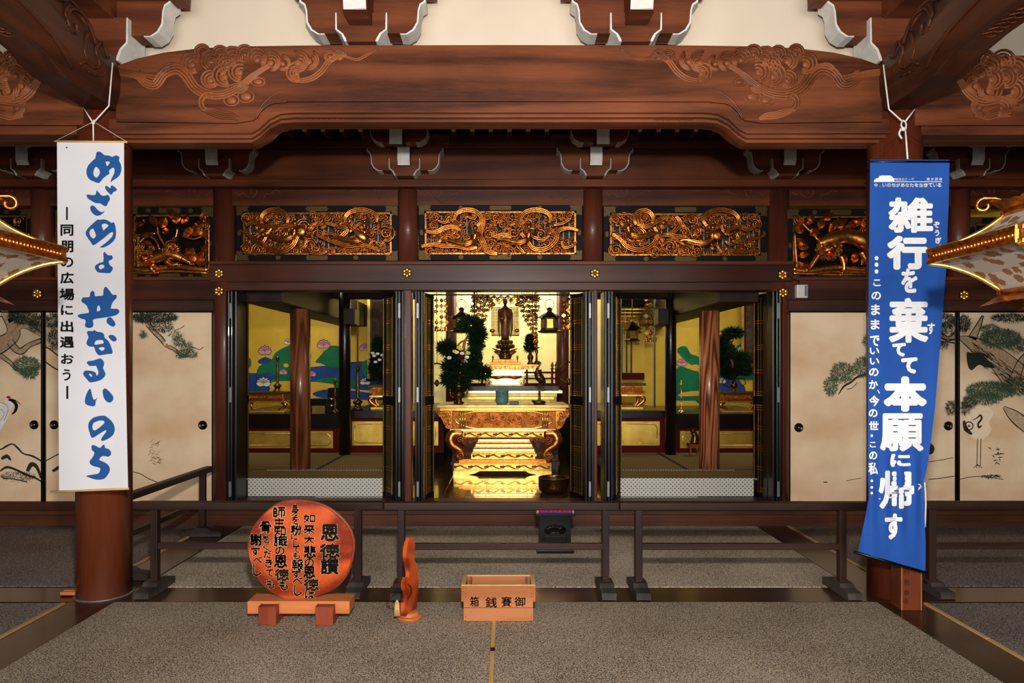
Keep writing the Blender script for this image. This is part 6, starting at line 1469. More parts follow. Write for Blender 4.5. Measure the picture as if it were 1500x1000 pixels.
m = MB(); m.box(x0-.014, x1+.014, Yf-.006, Yf+.012, z1+.0, z1+.006); m.box(x0-.014, x1+.014, Yb-.014, Yb+.002, z1, z1+.006); m.box(x0-.014, x0+.012, Yf+.012, Yb-.014, z1, z1+.006); m.box(x1-.012, x1+.014, Yf+.012, Yb-.014, z1, z1+.006)
m.build('top_rim', 'strip', b, .001, label='paler worn top rim')
for sx in (x0+.09*0+.03, x1-.044): MB().box(sx, sx+.014, Yf+t, Yb-t, z1-.1, z1-.004).build('inner_cleat', 'cedar_box', b)
MB().box(x0+.001, x1-.001, Yf-.0006, Yf+.001, z0+.083, z0+.086).build('board_joint', 'ink', b)
m = MB()
for py in (861, 869, 874, 903, 909):
    for px in (682, 778): m.ball(at(px, py, Yf), (.003, .002, .003), 6, 4)
for px in (690, 729, 770): m.ball(at(px, 896, Yf), (.002, .002, .002), 6, 4)
m.build('nail', 'ink', b, kind='stuff')
m = MB(); fn = lambda x, y: at(x, y, Yf-.0012)
for ch, x, y, w, h in (('箱', 695, 881, 13, 15), ('銭', 719.5, 882, 17, 15), ('賽', 742, 881, 15, 15), ('御', 761.5, 881, 16, 14)): put(m, ch, x, y, 14, fn, .02, w, h)
m.build('lettering', 'inkblack', b, label='black brushed characters')['kind'] = 'stuff'

# ------------------------------------------------------------------ round carved board on its stand
Yd = 4.33
b = thing('round_board', 'round polished red wood board carved with black and gold vertical writing', 'sign board', at(440, 879, Yd))
C0 = at(440, 805.5, Yd); pts = []
for k in range(72):
    a = 2*PI*k/72; r = 1+.012*sin(3*a+1)+.008*sin(7*a)+.012*cos(2*a)-.01*sin(5*a+2)
    pts.append((C0.x+r*75.5*Yd/F*cos(a), C0.z+r*73*Yd/F*sin(a)))
MB().prism(pts, Yd, Yd+.045).build('disc', 'disc', b, .008)
m = MB(); P = [Vector((x, Yd+.022, z)) for x, z in pts]; 
m.tube([Vector((p.x, Yd+.022, p.z)) for p in P], .012, 6, closed=True); m.build('bark_rim', 'redblock', b, label='darker natural rim')
W1 = [('恩徳讃', [(483, 780, 27, 24), (483, 806.5, 30, 21), (483, 829, 29, 24)]),
      ('如来大悲の恩徳は', [(453, 759, 17, 12), (453, 775, 17, 14), (453, 790, 15, 12), (454, 808, 18, 18), (453, 824, 13, 12), (453, 838, 17, 17), (456, 856, 22, 17), (454, 871, 14, 13)]),
      ('身を粉にしても報ずべし', [(432, 747, 11, 17), (433, 761.5, 10, 12), (434, 775.5, 16, 15), (431, 786, 9, 8), (434, 795.5, 9, 10), (434, 804.5, 10, 9), (434, 813.5, 10, 10), (436, 827, 17, 16), (434, 840.5, 14, 12), (436, 850.5, 14, 10), (436.5, 864, 11, 16)]),
      ('師主知識の恩徳も', [(409, 750, 18, 16), (409, 765, 16, 14), (410, 778, 17, 13), (411, 792, 20, 16), (410, 806.5, 13, 11), (411, 822, 19, 18), (413, 841.5, 21, 17), (415, 857, 13, 14)]),
      ('骨をくだきても', [(389, 772, 17, 16), (390, 789.5, 11, 10), (390, 801, 9, 11), (392, 811.5, 11, 11), (394, 824.5, 11, 12), (395, 839, 11, 10), (396, 855, 11, 13)]),
      ('謝すべし', [(375, 790, 17, 17), (374, 807.5, 14, 13), (377, 820, 13, 9), (377, 834.5, 12, 17)])]
m, m2 = MB(), MB()
for s_, L_ in W1:
    for ch, (x, y, w, h) in zip(s_, L_):
        if ch == '讃': w, h = 27, 24
        put(m, ch, x, y, 14, lambda u, v: at(u, v, Yd-.0012), .055, w+1.4, h+1.4); put(m2, ch, x, y, 14, lambda u, v: at(u, v, Yd-.0026), 0 if w > 20 else .01, w, h)
m.build('lettering_outline', 'inkcream', b, label='cream outline of the writing'); m2.build('lettering', 'inkblack', b, label='black vertical writing')
b = thing('board_stand', 'low orange wooden stand with two dark red blocks carrying the round board', 'stand', (C0.x, 4.33, .008))
Y0 = 4.27; zt_ = pz(880, Y0)
MB().box(pxx(362, Y0), pxx(512, Y0), Y0, Y0+.15, pz(899, Y0), zt_-.002).build('cross_beam', 'cedar', b, .005)
for x in (391, 474.5):
    Yq = 4.205; X = pxx(x, Yq)
    MB().prism([(Yq, .009), (Yq, pz(889, Yq)), (Yq+.06, pz(889, Yq)), (Yq+.065, pz(899, Y0)-.001), (Y0+.155, pz(899, Y0)-.001), (Y0+.155, .12), (Y0+.21, .12), (Y0+.21, .009)], X-.052, X+.052, 'x').build('stand_block', 'redblock', b, .004)

# ------------------------------------------------------------------ wavy praying figure board with rosary
c = Vector((pxx(600, 4.33), 4.33, .008))
b = thing('praying_figure_board', 'wavy orange wooden figure board on a round base with a rosary', 'wood carving', c)
MB().lathe([(.078, 0), (.08, .012), (.074, .02), (.06, .022), (.058, .036), (.05, .042)], c, 28).build('round_base', 'cedar', b, .001)
# outline in its own plane (u along depth-ish direction, v height), 3 cm thick, seen nearly edge-on
prof = [(-.02, .04), (.085, .04), (.115, .12), (.125, .22), (.11, .30), (.075, .36), (.07, .41), (.075, .46), (.06, .50), (.03, .515), (0, .50), (-.025, .46), (-.03, .40), (-.015, .35), (.005, .30), (.0, .27), (-.03, .275), (-.05, .25), (-.048, .21), (-.03, .18), (-.02, .15), (-.05, .12), (-.055, .07), (-.045, .04)]
ang = math.radians(68); du = Vector((cos(ang), sin(ang), 0)); dn = Vector((-sin(ang), cos(ang), 0))
cf = Vector((c.x-.012, c.y-.03, c.z))
prof = sm2([(u, v-.002) for u, v in prof], 3)
m = MB().prism(prof, -.013, .013, 'y'); m.xf(lambda p: cf+du*p.x*1.0+dn*p.y+Vector((0, 0, p.z))); m.build('figure_board', 'disc', b, .003)
m = MB(); q = []
for k in range(24):
    a = 2*PI*k/24; q.append(cf+du*(-.05+.045*cos(a))+Vector((-.02+.05*cos(a), -.0, .185+.062*sin(a))))
for p in q: m.ball(p, .0062, 7, 5)
m.build('rosary', 'redlac', b, label='dark beaded rosary', kind='stuff')
k_ = cf+du*(-.05)+Vector((-.035, -.012, 0)); m = MB()
for j in range(3): m.tube([k_+Vector((j*.008-.008, 0, .13)), k_+Vector((j*.012-.012, 0, .045))], [.005, .008], 6)
m.ball(k_+Vector((0, 0, .135)), .009); m.build('tassel', 'strip', b, label='mustard yellow tassel')

# ------------------------------------------------------------------ small black altar stool with red brocade
c = Vector((pxx(812, 5.95), 5.95, .008))
b = thing('cushion_stand', 'small black stand with a red and blue brocade cushion before the step', 'stand', c)
hw = .135
for sy in (-.10, .10):
    cut = [(c.x-.095, .20), (c.x-.09, .225), (c.x-.05, .245), (c.x, .252), (c.x+.05, .245), (c.x+.09, .225), (c.x+.095, .20), (c.x+.07, .165), (c.x+.04, .172), (c.x, .178), (c.x-.04, .172), (c.x-.07, .165)]
    m = MB(); m.box(c.x-hw, c.x-.095, c.y+sy-.012, c.y+sy+.012, .03, .34); m.box(c.x+.095, c.x+hw, c.y+sy-.012, c.y+sy+.012, .03, .34); m.box(c.x-.095, c.x+.095, c.y+sy-.012, c.y+sy+.012, .03, .15)
    up = [(c.x-.096, .34), (c.x-.096, .20), (c.x-.085, .225), (c.x-.05, .245), (c.x-.02, .25), (c.x, .258), (c.x+.02, .25), (c.x+.05, .245), (c.x+.085, .225), (c.x+.096, .20), (c.x+.096, .34)]
    lo = [(c.x-.096, .149), (c.x-.096, .195), (c.x-.07, .165), (c.x-.05, .163), (c.x-.035, .176), (c.x, .180), (c.x+.035, .176), (c.x+.05, .163), (c.x+.07, .165), (c.x+.096, .195), (c.x+.096, .149)]
    m.prism(up, c.y+sy-.012, c.y+sy+.012); m.prism(lo, c.y+sy-.012, c.y+sy+.012)
    m.build('pierced_panel', 'black', b, .002)
for sx in (-1, 1): MB().box(c.x+sx*(hw-.01)-.01, c.x+sx*(hw-.01)+.01, c.y-.1, c.y+.1, .03, .34).build('side_panel', 'black', b)
MB().box(c.x-.16, c.x+.16, c.y-.13, c.y+.13, .008, .035).build('base_plate', 'black', b, .005)
MB().box(c.x-.165, c.x+.165, c.y-.14, c.y+.14, .325, .35).build('top_board', 'black', b, .004)
MB().box(c.x-.158, c.x+.158, c.y-.135, c.y+.135, .35, .41).build('cushion', 'redcloth', b, .015)
m = MB()
for k in range(8):
    x = c.x-.15+k*.038; m.prism([(x, .352), (x+.034, .352), (x+.026, .365), (x+.017, .385), (x+.008, .365)], c.y-.138, c.y-.134)
m.build('blue_pattern', 'bluecloth', b, label='blue flame pattern on the cushion')
m = MB()
for x in (c.x-.158, c.x+.146): m.box(x, x+.012, c.y-.139, c.y-.134, .352, .395)
m.build('gold_trim', 'gold', b)

# ------------------------------------------------------------------ white banner
YW = 4.5
def wmap(x, y, d=0):
    # photo coordinates -> hanging cloth; a faint bulge round the column and a lazy fold near the foot
    t = (y-207)/510.0; Yc = YW-.012*sin(PI*min(1, max(0, t)))+.006*sin((x-84)/14.0+t*3)*t-d
    return at(x, y, Yc)
def wgrid(nx, ny, L_, R_, T_, B_, fn, thick=.002):
    vv = []; fs = []
    for s_ in (0, 1):
        for j in range(ny+1):
            t = j/ny
            for i in range(nx+1):
                u = i/nx; x = L_(t)*(1-u)+R_(t)*u; y = T_(u)*(1-t)+B_(u)*t; p = fn(x, y); vv.append((p.x, p.y+s_*thick, p.z))
    N_ = (nx+1)*(ny+1)
    for j in range(ny):
        for i in range(nx):
            a = j*(nx+1)+i; fs.append((a, a+nx+1, a+nx+2, a+1)); fs.append((N_+a, N_+a+1, N_+a+nx+2, N_+a+nx+1))
    m = MB().add(vv, fs, True); return m
b = thing('white_banner', 'long white cloth banner with blue brushed Japanese writing, before the left column', 'banner', at(135, 718, YW))
wgrid(16, 60, lambda t: 83.5+3.0*t, lambda t: 181.5+6*t*t, lambda u: 207, lambda u: 720-4.5*u, wmap).build('cloth', 'clothwhite', b)
MB().tube([at(80.5, 207, YW), at(186.5, 208, YW)], .007, 8).build('top_rod', 'strip', b, label='pale wooden top rod')
MB().tube([at(74, 720, YW-.004), at(189, 715.5, YW-.004)], .007, 8).build('bottom_rod', 'strip', b, label='pale wooden bottom rod')
B0 = [ # brush shapes traced from the cloth: (crop origin y, outline, holes)
 (200, [(470, 180), (500, 168), (530, 180), (560, 208), (610, 212), (650, 228), (690, 210), (732, 232), (722, 265), (745, 310), (752, 370), (735, 430), (700, 465), (660, 490), (632, 512), (638, 480), (672, 410), (672, 360), (650, 350), (612, 385), (618, 415), (590, 435), (545, 470), (500, 522), (440, 505), (390, 480), (362, 430), (360, 370), (385, 315), (440, 260), (460, 240)], [[(465, 338), (500, 370), (510, 410), (475, 462), (440, 435), (438, 385)], [(575, 282), (615, 282), (618, 300), (592, 332), (580, 310)]]),
 (200, [(362, 652), (420, 658), (462, 652), (470, 606), (498, 630), (528, 662), (570, 665), (600, 655), (625, 700), (600, 745), (590, 775), (560, 782), (510, 750), (465, 750), (410, 720), (370, 690)], []),
 (200, [(568, 565), (590, 556), (628, 585), (632, 558), (655, 552), (705, 598), (660, 625), (642, 655), (610, 635), (580, 600)], []),
 (200, [(402, 790), (425, 774), (455, 790), (490, 830), (535, 852), (555, 835), (556, 850), (520, 880), (475, 892), (435, 870), (405, 830)], []),
 (320, [(460, 30), (485, 10), (510, 14), (555, 8), (600, 22), (640, 48), (665, 40), (682, 75), (690, 130), (690, 190), (670, 245), (620, 290), (560, 322), (520, 326), (515, 318), (580, 270), (650, 200), (655, 150), (620, 165), (560, 215), (480, 275), (435, 300), (410, 270), (355, 190), (352, 150), (375, 110), (430, 55)], [[(430, 112), (448, 140), (465, 190), (440, 225), (405, 200), (392, 160), (400, 130)], [(530, 72), (565, 55), (608, 78), (570, 115), (550, 135), (540, 105)]]),
 (320, [(548, 395), (562, 375), (585, 400), (610, 415), (640, 412), (655, 435), (645, 462), (610, 475), (620, 520), (650, 545), (655, 570), (640, 595), (615, 615), (550, 612), (490, 605), (465, 580), (452, 545), (470, 520), (515, 495), (545, 490), (552, 440)], [[(495, 545), (515, 522), (548, 520), (562, 545), (540, 562), (515, 572)]]),
 (410, [(300, 225), (320, 195), (350, 195), (395, 188), (400, 145), (428, 120), (450, 145), (455, 182), (500, 178), (545, 172), (550, 110), (572, 75), (600, 95), (640, 150), (660, 168), (695, 165), (700, 195), (680, 220), (655, 250), (632, 320), (700, 322), (728, 345), (720, 375), (680, 400), (610, 415), (520, 428), (440, 442), (432, 470), (438, 500), (425, 530), (385, 540), (345, 525), (343, 495), (350, 470), (340, 445), (300, 435), (258, 405), (290, 382), (385, 368), (375, 320), (355, 280), (310, 250)], [[(485, 292), (505, 290), (515, 330), (505, 346), (475, 350)]]),
 (410, [(600, 425), (630, 418), (665, 455), (685, 490), (675, 518), (650, 525), (615, 505), (588, 480), (586, 450)], []),
 (410, [(362, 590), (385, 572), (430, 575), (448, 562), (475, 582), (525, 588), (558, 612), (562, 650), (600, 680), (628, 730), (652, 800), (645, 830), (615, 832), (560, 840), (500, 848), (475, 825), (455, 790), (442, 752), (395, 750), (362, 725), (362, 690), (380, 650), (375, 620)], [[(465, 682), (540, 676), (550, 712), (500, 722), (450, 728)], [(495, 765), (555, 755), (560, 780), (530, 798)]]),
 (410, [(605, 635), (625, 618), (665, 622), (700, 660), (690, 685), (660, 692), (630, 670)], []),
 (410, [(362, 930), (385, 912), (440, 905), (500, 884), (530, 890), (556, 925), (555, 960), (545, 995), (572, 1050), (560, 1090), (520, 1125), (455, 1145), (400, 1153), (365, 1120), (325, 1070), (325, 1040), (345, 1020), (390, 1020), (440, 1030), (465, 1050), (472, 1078), (490, 1060), (492, 1030), (475, 985), (460, 965), (395, 968)], [[(385, 1060), (405, 1055), (425, 1085), (405, 1085)]]),
 (530, [(375, 325), (400, 300), (412, 330), (425, 390), (445, 428), (480, 402), (462, 440), (460, 480), (440, 498), (400, 495), (345, 470), (345, 400)], []),
 (530, [(540, 325), (560, 298), (590, 308), (640, 360), (662, 400), (650, 440), (618, 458), (580, 440), (552, 400), (545, 360)], []),
 (530, [(380, 700), (395, 665), (440, 625), (520, 605), (575, 610), (640, 665), (672, 720), (675, 780), (650, 830), (600, 865), (540, 890), (522, 875), (540, 840), (580, 785), (580, 768), (540, 785), (440, 850), (412, 845), (395, 800), (380, 745)], [[(425, 720), (440, 685), (500, 660), (550, 662), (558, 690), (500, 740), (450, 772), (430, 755)]]),
 (600, [(415, 410), (435, 395), (470, 410), (510, 430), (530, 410), (558, 390), (570, 430), (605, 440), (635, 475), (630, 510), (600, 528), (540, 520), (500, 562), (560, 590), (610, 630), (622, 680), (600, 730), (560, 775), (500, 788), (440, 780), (362, 752), (368, 740), (440, 728), (495, 715), (515, 670), (500, 650), (440, 635), (400, 610), (395, 575), (420, 545), (450, 485), (420, 455)], []),
]
m = MB(); k_ = 846/110.0
for oy, out, hs in B0: poly(m, [(80+x/k_, oy+y/k_) for x, y in out], lambda x, y: wmap(x, y, .004), 2, holes=[[(80+x/k_, oy+y/k_) for x, y in h] for h in hs])
m.build('blue_lettering', 'inkblue', b, label='large blue brushed writing')
m = MB(); fn = lambda x, y: wmap(x, y, .0035)
def bar(m, x0, x1, y0, y1, fn): m.add([fn(x0, y0), fn(x0, y1), fn(x1, y1), fn(x1, y0)], [(0, 1, 2, 3)])
bar(m, 96.7, 99.3, 303, 322, fn); bar(m, 97.0, 100, 565, 584, fn)
for ch, x, y, w, h in (('同', 98, 337, 19, 17), ('朋', 98, 361, 19, 18), ('の', 98, 384, 19, 15), ('広', 98, 407, 20, 17), ('場', 98, 431, 22, 18), ('に', 98, 454, 18, 15), ('出', 98, 478, 19, 17), ('遇', 98, 501, 21, 17), ('お', 98.5, 525.5, 19, 15), ('う', 97.5, 549, 12, 17)):
    put(m, ch, x, y, 18, fn, .05, w, h)
m.build('black_lettering', 'inkblack', b, label='small black vertical writing')
MB().ball(wmap(97.5, 216, .002), (.006, .002, .005), 6, 4).build('small_stain', 'ink', b)
t_ = tag(MB().tube([at(82, 206, YW), at(137, 178, YW-.02), at(185, 207, YW)], .0013, 5).build('hanging_thread', 'rope'), 'thin thread holding the white banner', 'cord')
m = MB(); K = at(136.5, 180, 4.46)
m.tube([at(121, 156, 4.6), K], .0045, 6); m.tube([at(165, 92, 4.5), at(159.5, 155, 4.5), K], .0045, 6); m.tube([K, at(136.8, 207, YW)], .0045, 6); m.ball(K, .011); m.ball(K+Vector((.01, -.003, .012)), .008)
t_ = tag(m.build('white_rope', 'rope'), 'white cord tied from the ceiling beam to the white banner', 'cord')
MB().tube([K+Vector((-.03, 0, -.01)), K], .003, 5).build('red_thread', 'redcloth', t_, label='red thread at the knot')

# ------------------------------------------------------------------ blue banner
YU = 4.42
def interp(y, T):
    for (a, b1), (c1, d) in zip(T, T[1:]):
        if y <= c1: return b1+(d-b1)*(y-a)/(c1-a)
    return T[-1][1]
LE = [(233, 1275), (400, 1273), (560, 1271.5), (700, 1271.5), (728, 1273), (760, 1267), (812, 1256)]
RE = [(233, 1391), (300, 1389.5), (400, 1385.5), (520, 1376), (600, 1369.5), (680, 1359), (705, 1353), (740, 1354), (800, 1356), (838, 1355.5)]
def umap(x, y, d=0):
    t = (y-234)/590.0; g = math.exp(-((y-722)/60.0)**2)
    u = (x-1315)/60.0
    Yc = YU-.01*sin(PI*min(1, max(0, t)))+.010*t*sin(x/6.5+t*2)*(.3+u*u)+.012*g*sin(x/3.4)-.02*g-d
    return at(x, y, Yc)
b = thing('blue_banner', 'long blue cloth banner with white Japanese writing, before the right column', 'banner', at(1315, 830, YU))
vv = []; fs = []; nx, ny = 34, 80
for s_ in (0, 1):
    for j in range(ny+1):
        t = j/ny; 
        for i in range(nx+1):
            u = i/nx; yb = 808+30*u; y = 234+(yb-234)*t; x = interp(min(y, 812), LE)*(1-u)+interp(y, RE)*u; p = umap(x, y); vv.append((p.x, p.y+s_*.002, p.z))
N_ = (nx+1)*(ny+1)
for j in range(ny):
    for i in range(nx):
        a = j*(nx+1)+i; fs += [(a, a+nx+1, a+nx+2, a+1), (N_+a, N_+a+1, N_+a+nx+2, N_+a+nx+1)]
MB().add(vv, fs, True).build('cloth', 'clothblue', b)
MB().tube([at(1268, 237, YU+.004), at(1397, 237, YU+.004)], .009, 8).build('top_rod', 'black', b, label='black top rod')
MB().tube([at(1251, 808, YU), at(1358, 839, YU)], .010, 8).build('bottom_rod', 'black', b, label='black bottom rod')
m = MB(); fn = lambda x, y: umap(x, y, .006)
BG = [('雑', 1334, 315, 66, 52, .05), ('行', 1329, 370, 60, 50, .07), ('を', 1332, 411, 24, 36, .07), ('棄', 1331, 469, 58, 66, .045), ('て', 1317, 512, 20, 20, .09), ('て', 1332, 535, 24, 24, .09), ('本', 1326, 577, 64, 52, .08), ('願', 1321, 633, 64, 56, .045),
      ('に', 1319, 674, 30, 19, .09), ('帰', 1313, 717, 52, 56, .04), ('す', 1309, 771, 26, 38, .08)]
for ch, x, y, w, h, bo in BG: put(m, ch, x, y, 50, fn, bo*1.05, w, h)
for y in (378, 387.5, 397.5): poly(m, [(1284+2.8*cos(a), y+3.2*sin(a)) for a in [2*PI*i/10 for i in range(10)]], fn)
SM = [('こ', 1284.5, 414, 11, 10), ('の', 1283.5, 433, 14, 12), ('ま', 1282.5, 453.5, 13, 16), ('ま', 1282, 475, 13, 15), ('で', 1281.5, 499, 14, 16), ('い', 1281, 514, 14, 10), ('い', 1281, 529, 14, 10), ('の', 1280, 545, 14, 12), ('か', 1279.5, 563, 13, 13), ('、', 1287, 573.5, 4, 6),
      ('今', 1280.5, 587, 15, 16), ('の', 1279, 605, 13, 12), ('世', 1280, 623, 14, 13), ('こ', 1278.5, 651, 9, 8), ('の', 1279, 667, 12, 12), ('私', 1279, 686, 14, 18)]
for ch, x, y, w, h in SM: put(m, ch, x, y, 14, fn, .05, w, h)
for y in (638, 704, 713.5, 722): poly(m, [(1277+1.9*cos(a), y+2*sin(a)) for a in [2*PI*i/10 for i in range(10)]], fn)
for ch, x, y, w, h in (('ぞ', 1372, 329, 9, 9), ('う', 1372.5, 341, 7, 9), ('ぎ', 1374.5, 352, 9, 9), ('ょ', 1377, 361, 5, 6), ('う', 1370.5, 368, 6, 6), ('す', 1364, 481, 11, 17)): put(m, ch, x, y, 9, fn, .05, w, h)
# header: temple roof emblem, small line of text, rule, motto
poly(m, [(1280, 265.5), (1281, 263), (1284, 262.8), (1282, 261.4), (1287, 260.6), (1288, 258), (1291, 257), (1304, 257), (1307, 258.6), (1308.5, 260.8), (1313, 261.8), (1309.5, 263), (1310.5, 265.5)], fn)
for k, ch in enumerate('御遠忌テーマ'): put(m, ch, 1313.5+k*4.7, 262.6, 4.5, fn, .03, 4.1, 4.0 if ch != 'ー' else .7)
for k, ch in enumerate('東本願寺'): put(m, ch, 1359.5+k*6.1, 262.4, 4.5, fn, .03, 4.6, 4.4)
bar(m, 1280, 1380, 265.6, 266.4, fn)
x = 1283
for ch, adv in zip('今、いのちがあなたを生きている', (6, 6.5, 6.6, 6.8, 6.6, 6.8, 6.8, 6.6, 6.8, 6.8, 6.8, 6.8, 6.8, 6.4, 6.8)):
    if ch == '、': put(m, ch, x, 273, 5, fn, .05, 1.8, 2)
    else: put(m, ch, x, 271, 6, fn, .05, 6.0, 5.6)
    x += adv
m.build('white_lettering', 'inkwhite', b, label='white printed writing and temple roof emblem')
m = MB(); K = at(1323, 189, 4.44)
m.tube([at(1294, 95, 4.5), at(1302, 160, 4.5), at(1322, 178, 4.46)], .005, 6); m.tube([at(1340, 160, 4.5), at(1326, 178, 4.46)], .005, 6)
m.tube([at(1322, 176, 4.46), at(1320, 184, 4.44), at(1326, 190, 4.44), at(1327, 180, 4.45), at(1322, 176, 4.46)], .005, 6, spline=3)
m.tube([at(1320, 188, 4.43), at(1317, 196, 4.43), at(1321, 203, 4.43)], .006, 6, spline=3); m.ball(K, .014); m.tube([at(1326, 188, 4.45), at(1329.5, 233, YU)], .0055, 6)
tag(m.build('white_rope', 'rope'), 'white cord tied from the ceiling beam to the blue banner', 'cord')
tag(MB().tube([at(1276, 234, YU), at(1323, 193, 4.45), at(1390, 235, YU)], .0012, 5).build('hanging_thread', 'black'), 'thin dark thread holding the blue banner', 'cord')
m = MB(); m.tube([at(1357, 712, 4.7), at(1353, 708, 4.45), at(1345, 718, 4.41), at(1325, 724, 4.40), at(1300, 729, 4.40), at(1280, 730, 4.42), at(1273, 726, 4.5), at(1275, 722, 4.64)], .005, 6, spline=4)
m.tube([at(1346, 716, 4.40), at(1341, 709, 4.40), at(1349, 711, 4.40), at(1341, 722, 4.40)], .004, 6, spline=3); m.tube([at(1354.5, 706, 4.44), at(1356, 735, 4.44), at(1355, 772, 4.45)], .005, 6, spline=3)
tag(m.build('white_rope', 'rope'), 'white cord tied round the blue banner near its foot', 'cord')

# old board standing at the foot of the right column
Yb_ = 4.47; x0, x1 = pxx(1320.5, Yb_), pxx(1350, Yb_)
b = thing('wooden_plank', 'worn red-brown upright board with faint black characters before the right column', 'wooden board', ((x0+x1)/2, 4.53, 0))
MB().box(x0, x1, Yb_, 4.60, .004, .5).build('board', 'column', b, .004)
m = MB(); m.box(x0-.001, x0+.005, Yb_-.002, Yb_+.004, .006, .49); m.box(x1-.005, x1+.001, Yb_-.002, Yb_+.004, .006, .49); m.build('worn_edge', 'cedar_box', b, label='pale worn edge')
m = MB(); fn = lambda x, y: at(x, y, Yb_-.0012)
for ch, x, y, w, h in (('別', 1327, 836, 9, 8), ('例', 1328, 853, 8, 9), ('幸', 1328, 868, 8, 9), ('寺', 1327, 880, 8, 9)): put(m, ch, x, y, 9, fn, .0, w, h)
m.build('lettering', 'inkblack', b, label='faint black characters')

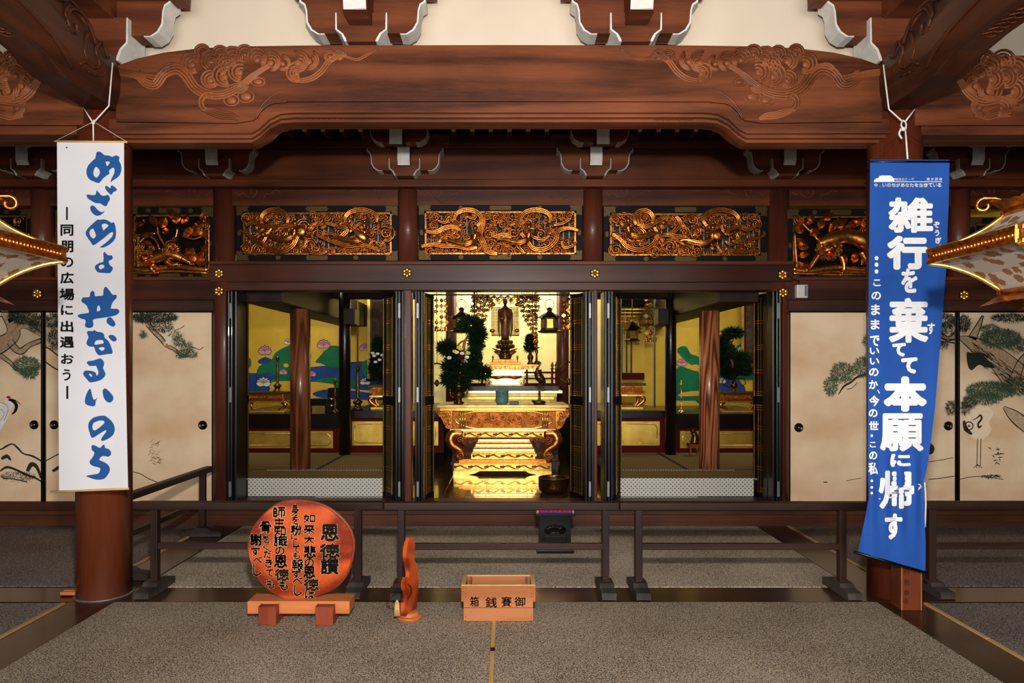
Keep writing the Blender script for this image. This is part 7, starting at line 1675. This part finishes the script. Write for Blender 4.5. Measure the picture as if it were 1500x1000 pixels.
# ------------------------------------------------------------------ white floral lanterns
def lantern(sg, label, xt, Yt, zt_):
    s = .56; R = s                      # hexagon side = corner radius
    cx = xt+sg*.866*R; cy = Yt-.5*R
    b = thing('hanging_lantern', label, 'lantern', (cx, cy, zt_-.30), 'white floral lanterns')
    ang = [PI/6+k*PI/3 for k in range(6)]
    cor = lambda r, z, dz=0: [Vector((cx+r*cos(a), cy+r*sin(a), z)) for a in ang]
    for k in range(6):
        k2 = (k+1) % 6
        def row(r, z): c = cor(r, z); return c[k], c[k2]
        # curved cloth panels above and below the rim
        for nm, prof in (('upper_panel', [(R*.985, .03), (R*.80, .055), (R*.62, .10), (R*.48, .16)]), ('lower_panel', [(R*.985, -.03), (R*.84, -.05), (R*.66, -.10), (R*.50, -.17)])):
            vv = []
            for r, dz in prof:
                a, c = row(r, zt_+dz); vv += [a, c]
            m = MB().add(vv, [(2*i, 2*i+1, 2*i+3, 2*i+2) for i in range(3)]); n_ = len(m.v)
            m.add([Vector(v)+Vector((0, 0, -.004 if 'upper' in nm else .004)) for v in vv], [(2*i+1, 2*i, 2*i+2, 2*i+3) for i in range(3)])
            m.build(nm, 'lcloth', b, label='white cloth with brown flowers')
        a, c = row(R, zt_)
        d = (c-a).normalized(); nn = Vector((d.y, -d.x, 0)); mid = (a+c)/2-Vector((cx, cy, zt_)); nn = nn if nn.dot(mid) > 0 else -nn
        m = MB()
        for o_, h0, h1 in ((0, -.030, .030), (.008, -.034, -.020), (.008, .020, .034)):
            p = [a-d*.012+nn*(o_-.02), c+d*.012+nn*(o_-.02), c+d*.012+nn*o_, a-d*.012+nn*o_]
            m.hexa([q+Vector((0, 0, h0)) for q in p]+[q+Vector((0, 0, h1)) for q in p])
        m.build('rim_beam', 'goldwarm', b)
        m = MB()
        for j in range(26):
            q = a+(c-a)*((j+.5)/26)+nn*.001; m.ball(q, (.006, .006, .012), 6, 4)
        m.build('rim_beads', 'gold', b, kind='stuff')
        m = MB()
        m.tube([cor(R*r, zt_+dz)[k]+(cor(R*r, zt_+dz)[k]-Vector((cx, cy, zt_+dz))).normalized()*.006 for r, dz in ((1, .03), (.80, .058), (.62, .103), (.48, .162))], .010, 6, spline=4)
        m.build('upper_rib', 'goldbright', b)
        m = MB()
        m.tube([cor(R*r, zt_+dz)[k]+(cor(R*r, zt_+dz)[k]-Vector((cx, cy, zt_+dz))).normalized()*.006 for r, dz in ((1, -.03), (.84, -.053), (.66, -.103), (.50, -.172))], .010, 6, spline=4)
        m.build('lower_rib', 'goldbright', b)
        for nm, r, dz in (('crown_ring', .49, .172), ('foot_ring', .51, -.182)):
            a, c = row(R*r, zt_+dz); m = MB(); m.tube([a, c], .013, 8); m.ball(a, .017, 8, 6); m.build(nm, 'gold', b)
        # pierced crown above, flaring pierced skirt below
        a, c = row(R*.49, zt_+.18); a2, c2 = row(R*.60, zt_+.235)
        pts = []
        N = 18
        for j in range(N+1):
            t = j/N; base_ = a+(c-a)*t; topp = a2+(c2-a2)*t; h = .62+.30*abs(2*t-1)**2+.12*abs(sin(t*PI*6)); pts.append((base_, base_+(topp-base_)*h))
        vv = [q for p in pts for q in p]; vv += [q+Vector((0, 0, 0))-nn*.006 for q in vv]
        n2 = 2*(N+1); fs = []
        for j in range(N): fs += [(2*j, 2*j+2, 2*j+3, 2*j+1), (n2+2*j, n2+2*j+1, n2+2*j+3, n2+2*j+2), (2*j+1, 2*j+3, n2+2*j+3, n2+2*j+1)]
        m = MB().add(vv, fs)
        for p in (a2,):
            rad = (a2-Vector((cx, cy, a2.z))).normalized(); q = []
            for i in range(12): t_ = i/11*PI*1.7; rr = .034*(1-i/11*.6); q = q or [a2-rad*.07+Vector((0, 0, -.012)), a2-rad*.03+Vector((0, 0, .008))]; q.append(a2+rad*(.012+rr*sin(t_))+Vector((0, 0, -.02+rr*(cos(t_)))))
            m.tube(q, .008, 6)
        m.build('crown_crest', 'gold', b)
        a, c = row(R*.51, zt_-.19); a2, c2 = row(R*.66, zt_-.245); N = 14; vv = []
        for j in range(N+1):
            t = j/N; base_ = a+(c-a)*t; e = a2+(c2-a2)*t; h = 1-.28*sin(PI*t)-.06*abs(sin(t*PI*7)); vv += [base_, base_+(e-base_)*h]
        vv += [q-nn*.006+Vector((0, 0, .003)) for q in vv]; n2 = 2*(N+1); fs = []
        for j in range(N): fs += [(2*j, 2*j+1, 2*j+3, 2*j+2), (n2+2*j, n2+2*j+2, n2+2*j+3, n2+2*j+1), (2*j+1, n2+2*j+1, n2+2*j+3, 2*j+3)]
        MB().add(vv, fs).build('flared_skirt', 'gold', b)
    m = MB(); m.lathe([(.18, .19), (.14, .24), (.06, .30), (.03, .36), (.02, .42)], (cx, cy, zt_), 6, False); m.build('cap', 'gold', b)
    m = MB()
    for j in range(20):
        z = zt_+.44+j*.06; q = [Vector((cx+(.014*cos(a) if j % 2 else 0), cy+(0 if j % 2 else .014*cos(a)), z+.035*sin(a))) for a in [2*PI*i/8 for i in range(8)]]; m.tube(q, .004, 5, closed=True)
    m.build('chain', 'goldwarm', b, kind='stuff')
    MB().lathe([(.17, -.19), (.17, -.20), (.10, -.22), (.02, -.23)], (cx, cy, zt_), 6, False).build('bottom_plate', 'goldwarm', b)
lantern(-1, 'white floral hexagonal lantern with gold ribs hanging at the left edge', pxx(95, 3.2), 3.2, 2.125)
lantern(1, 'white floral hexagonal lantern with gold ribs hanging at the right edge', pxx(1361, 3.2), 3.2, 2.115)
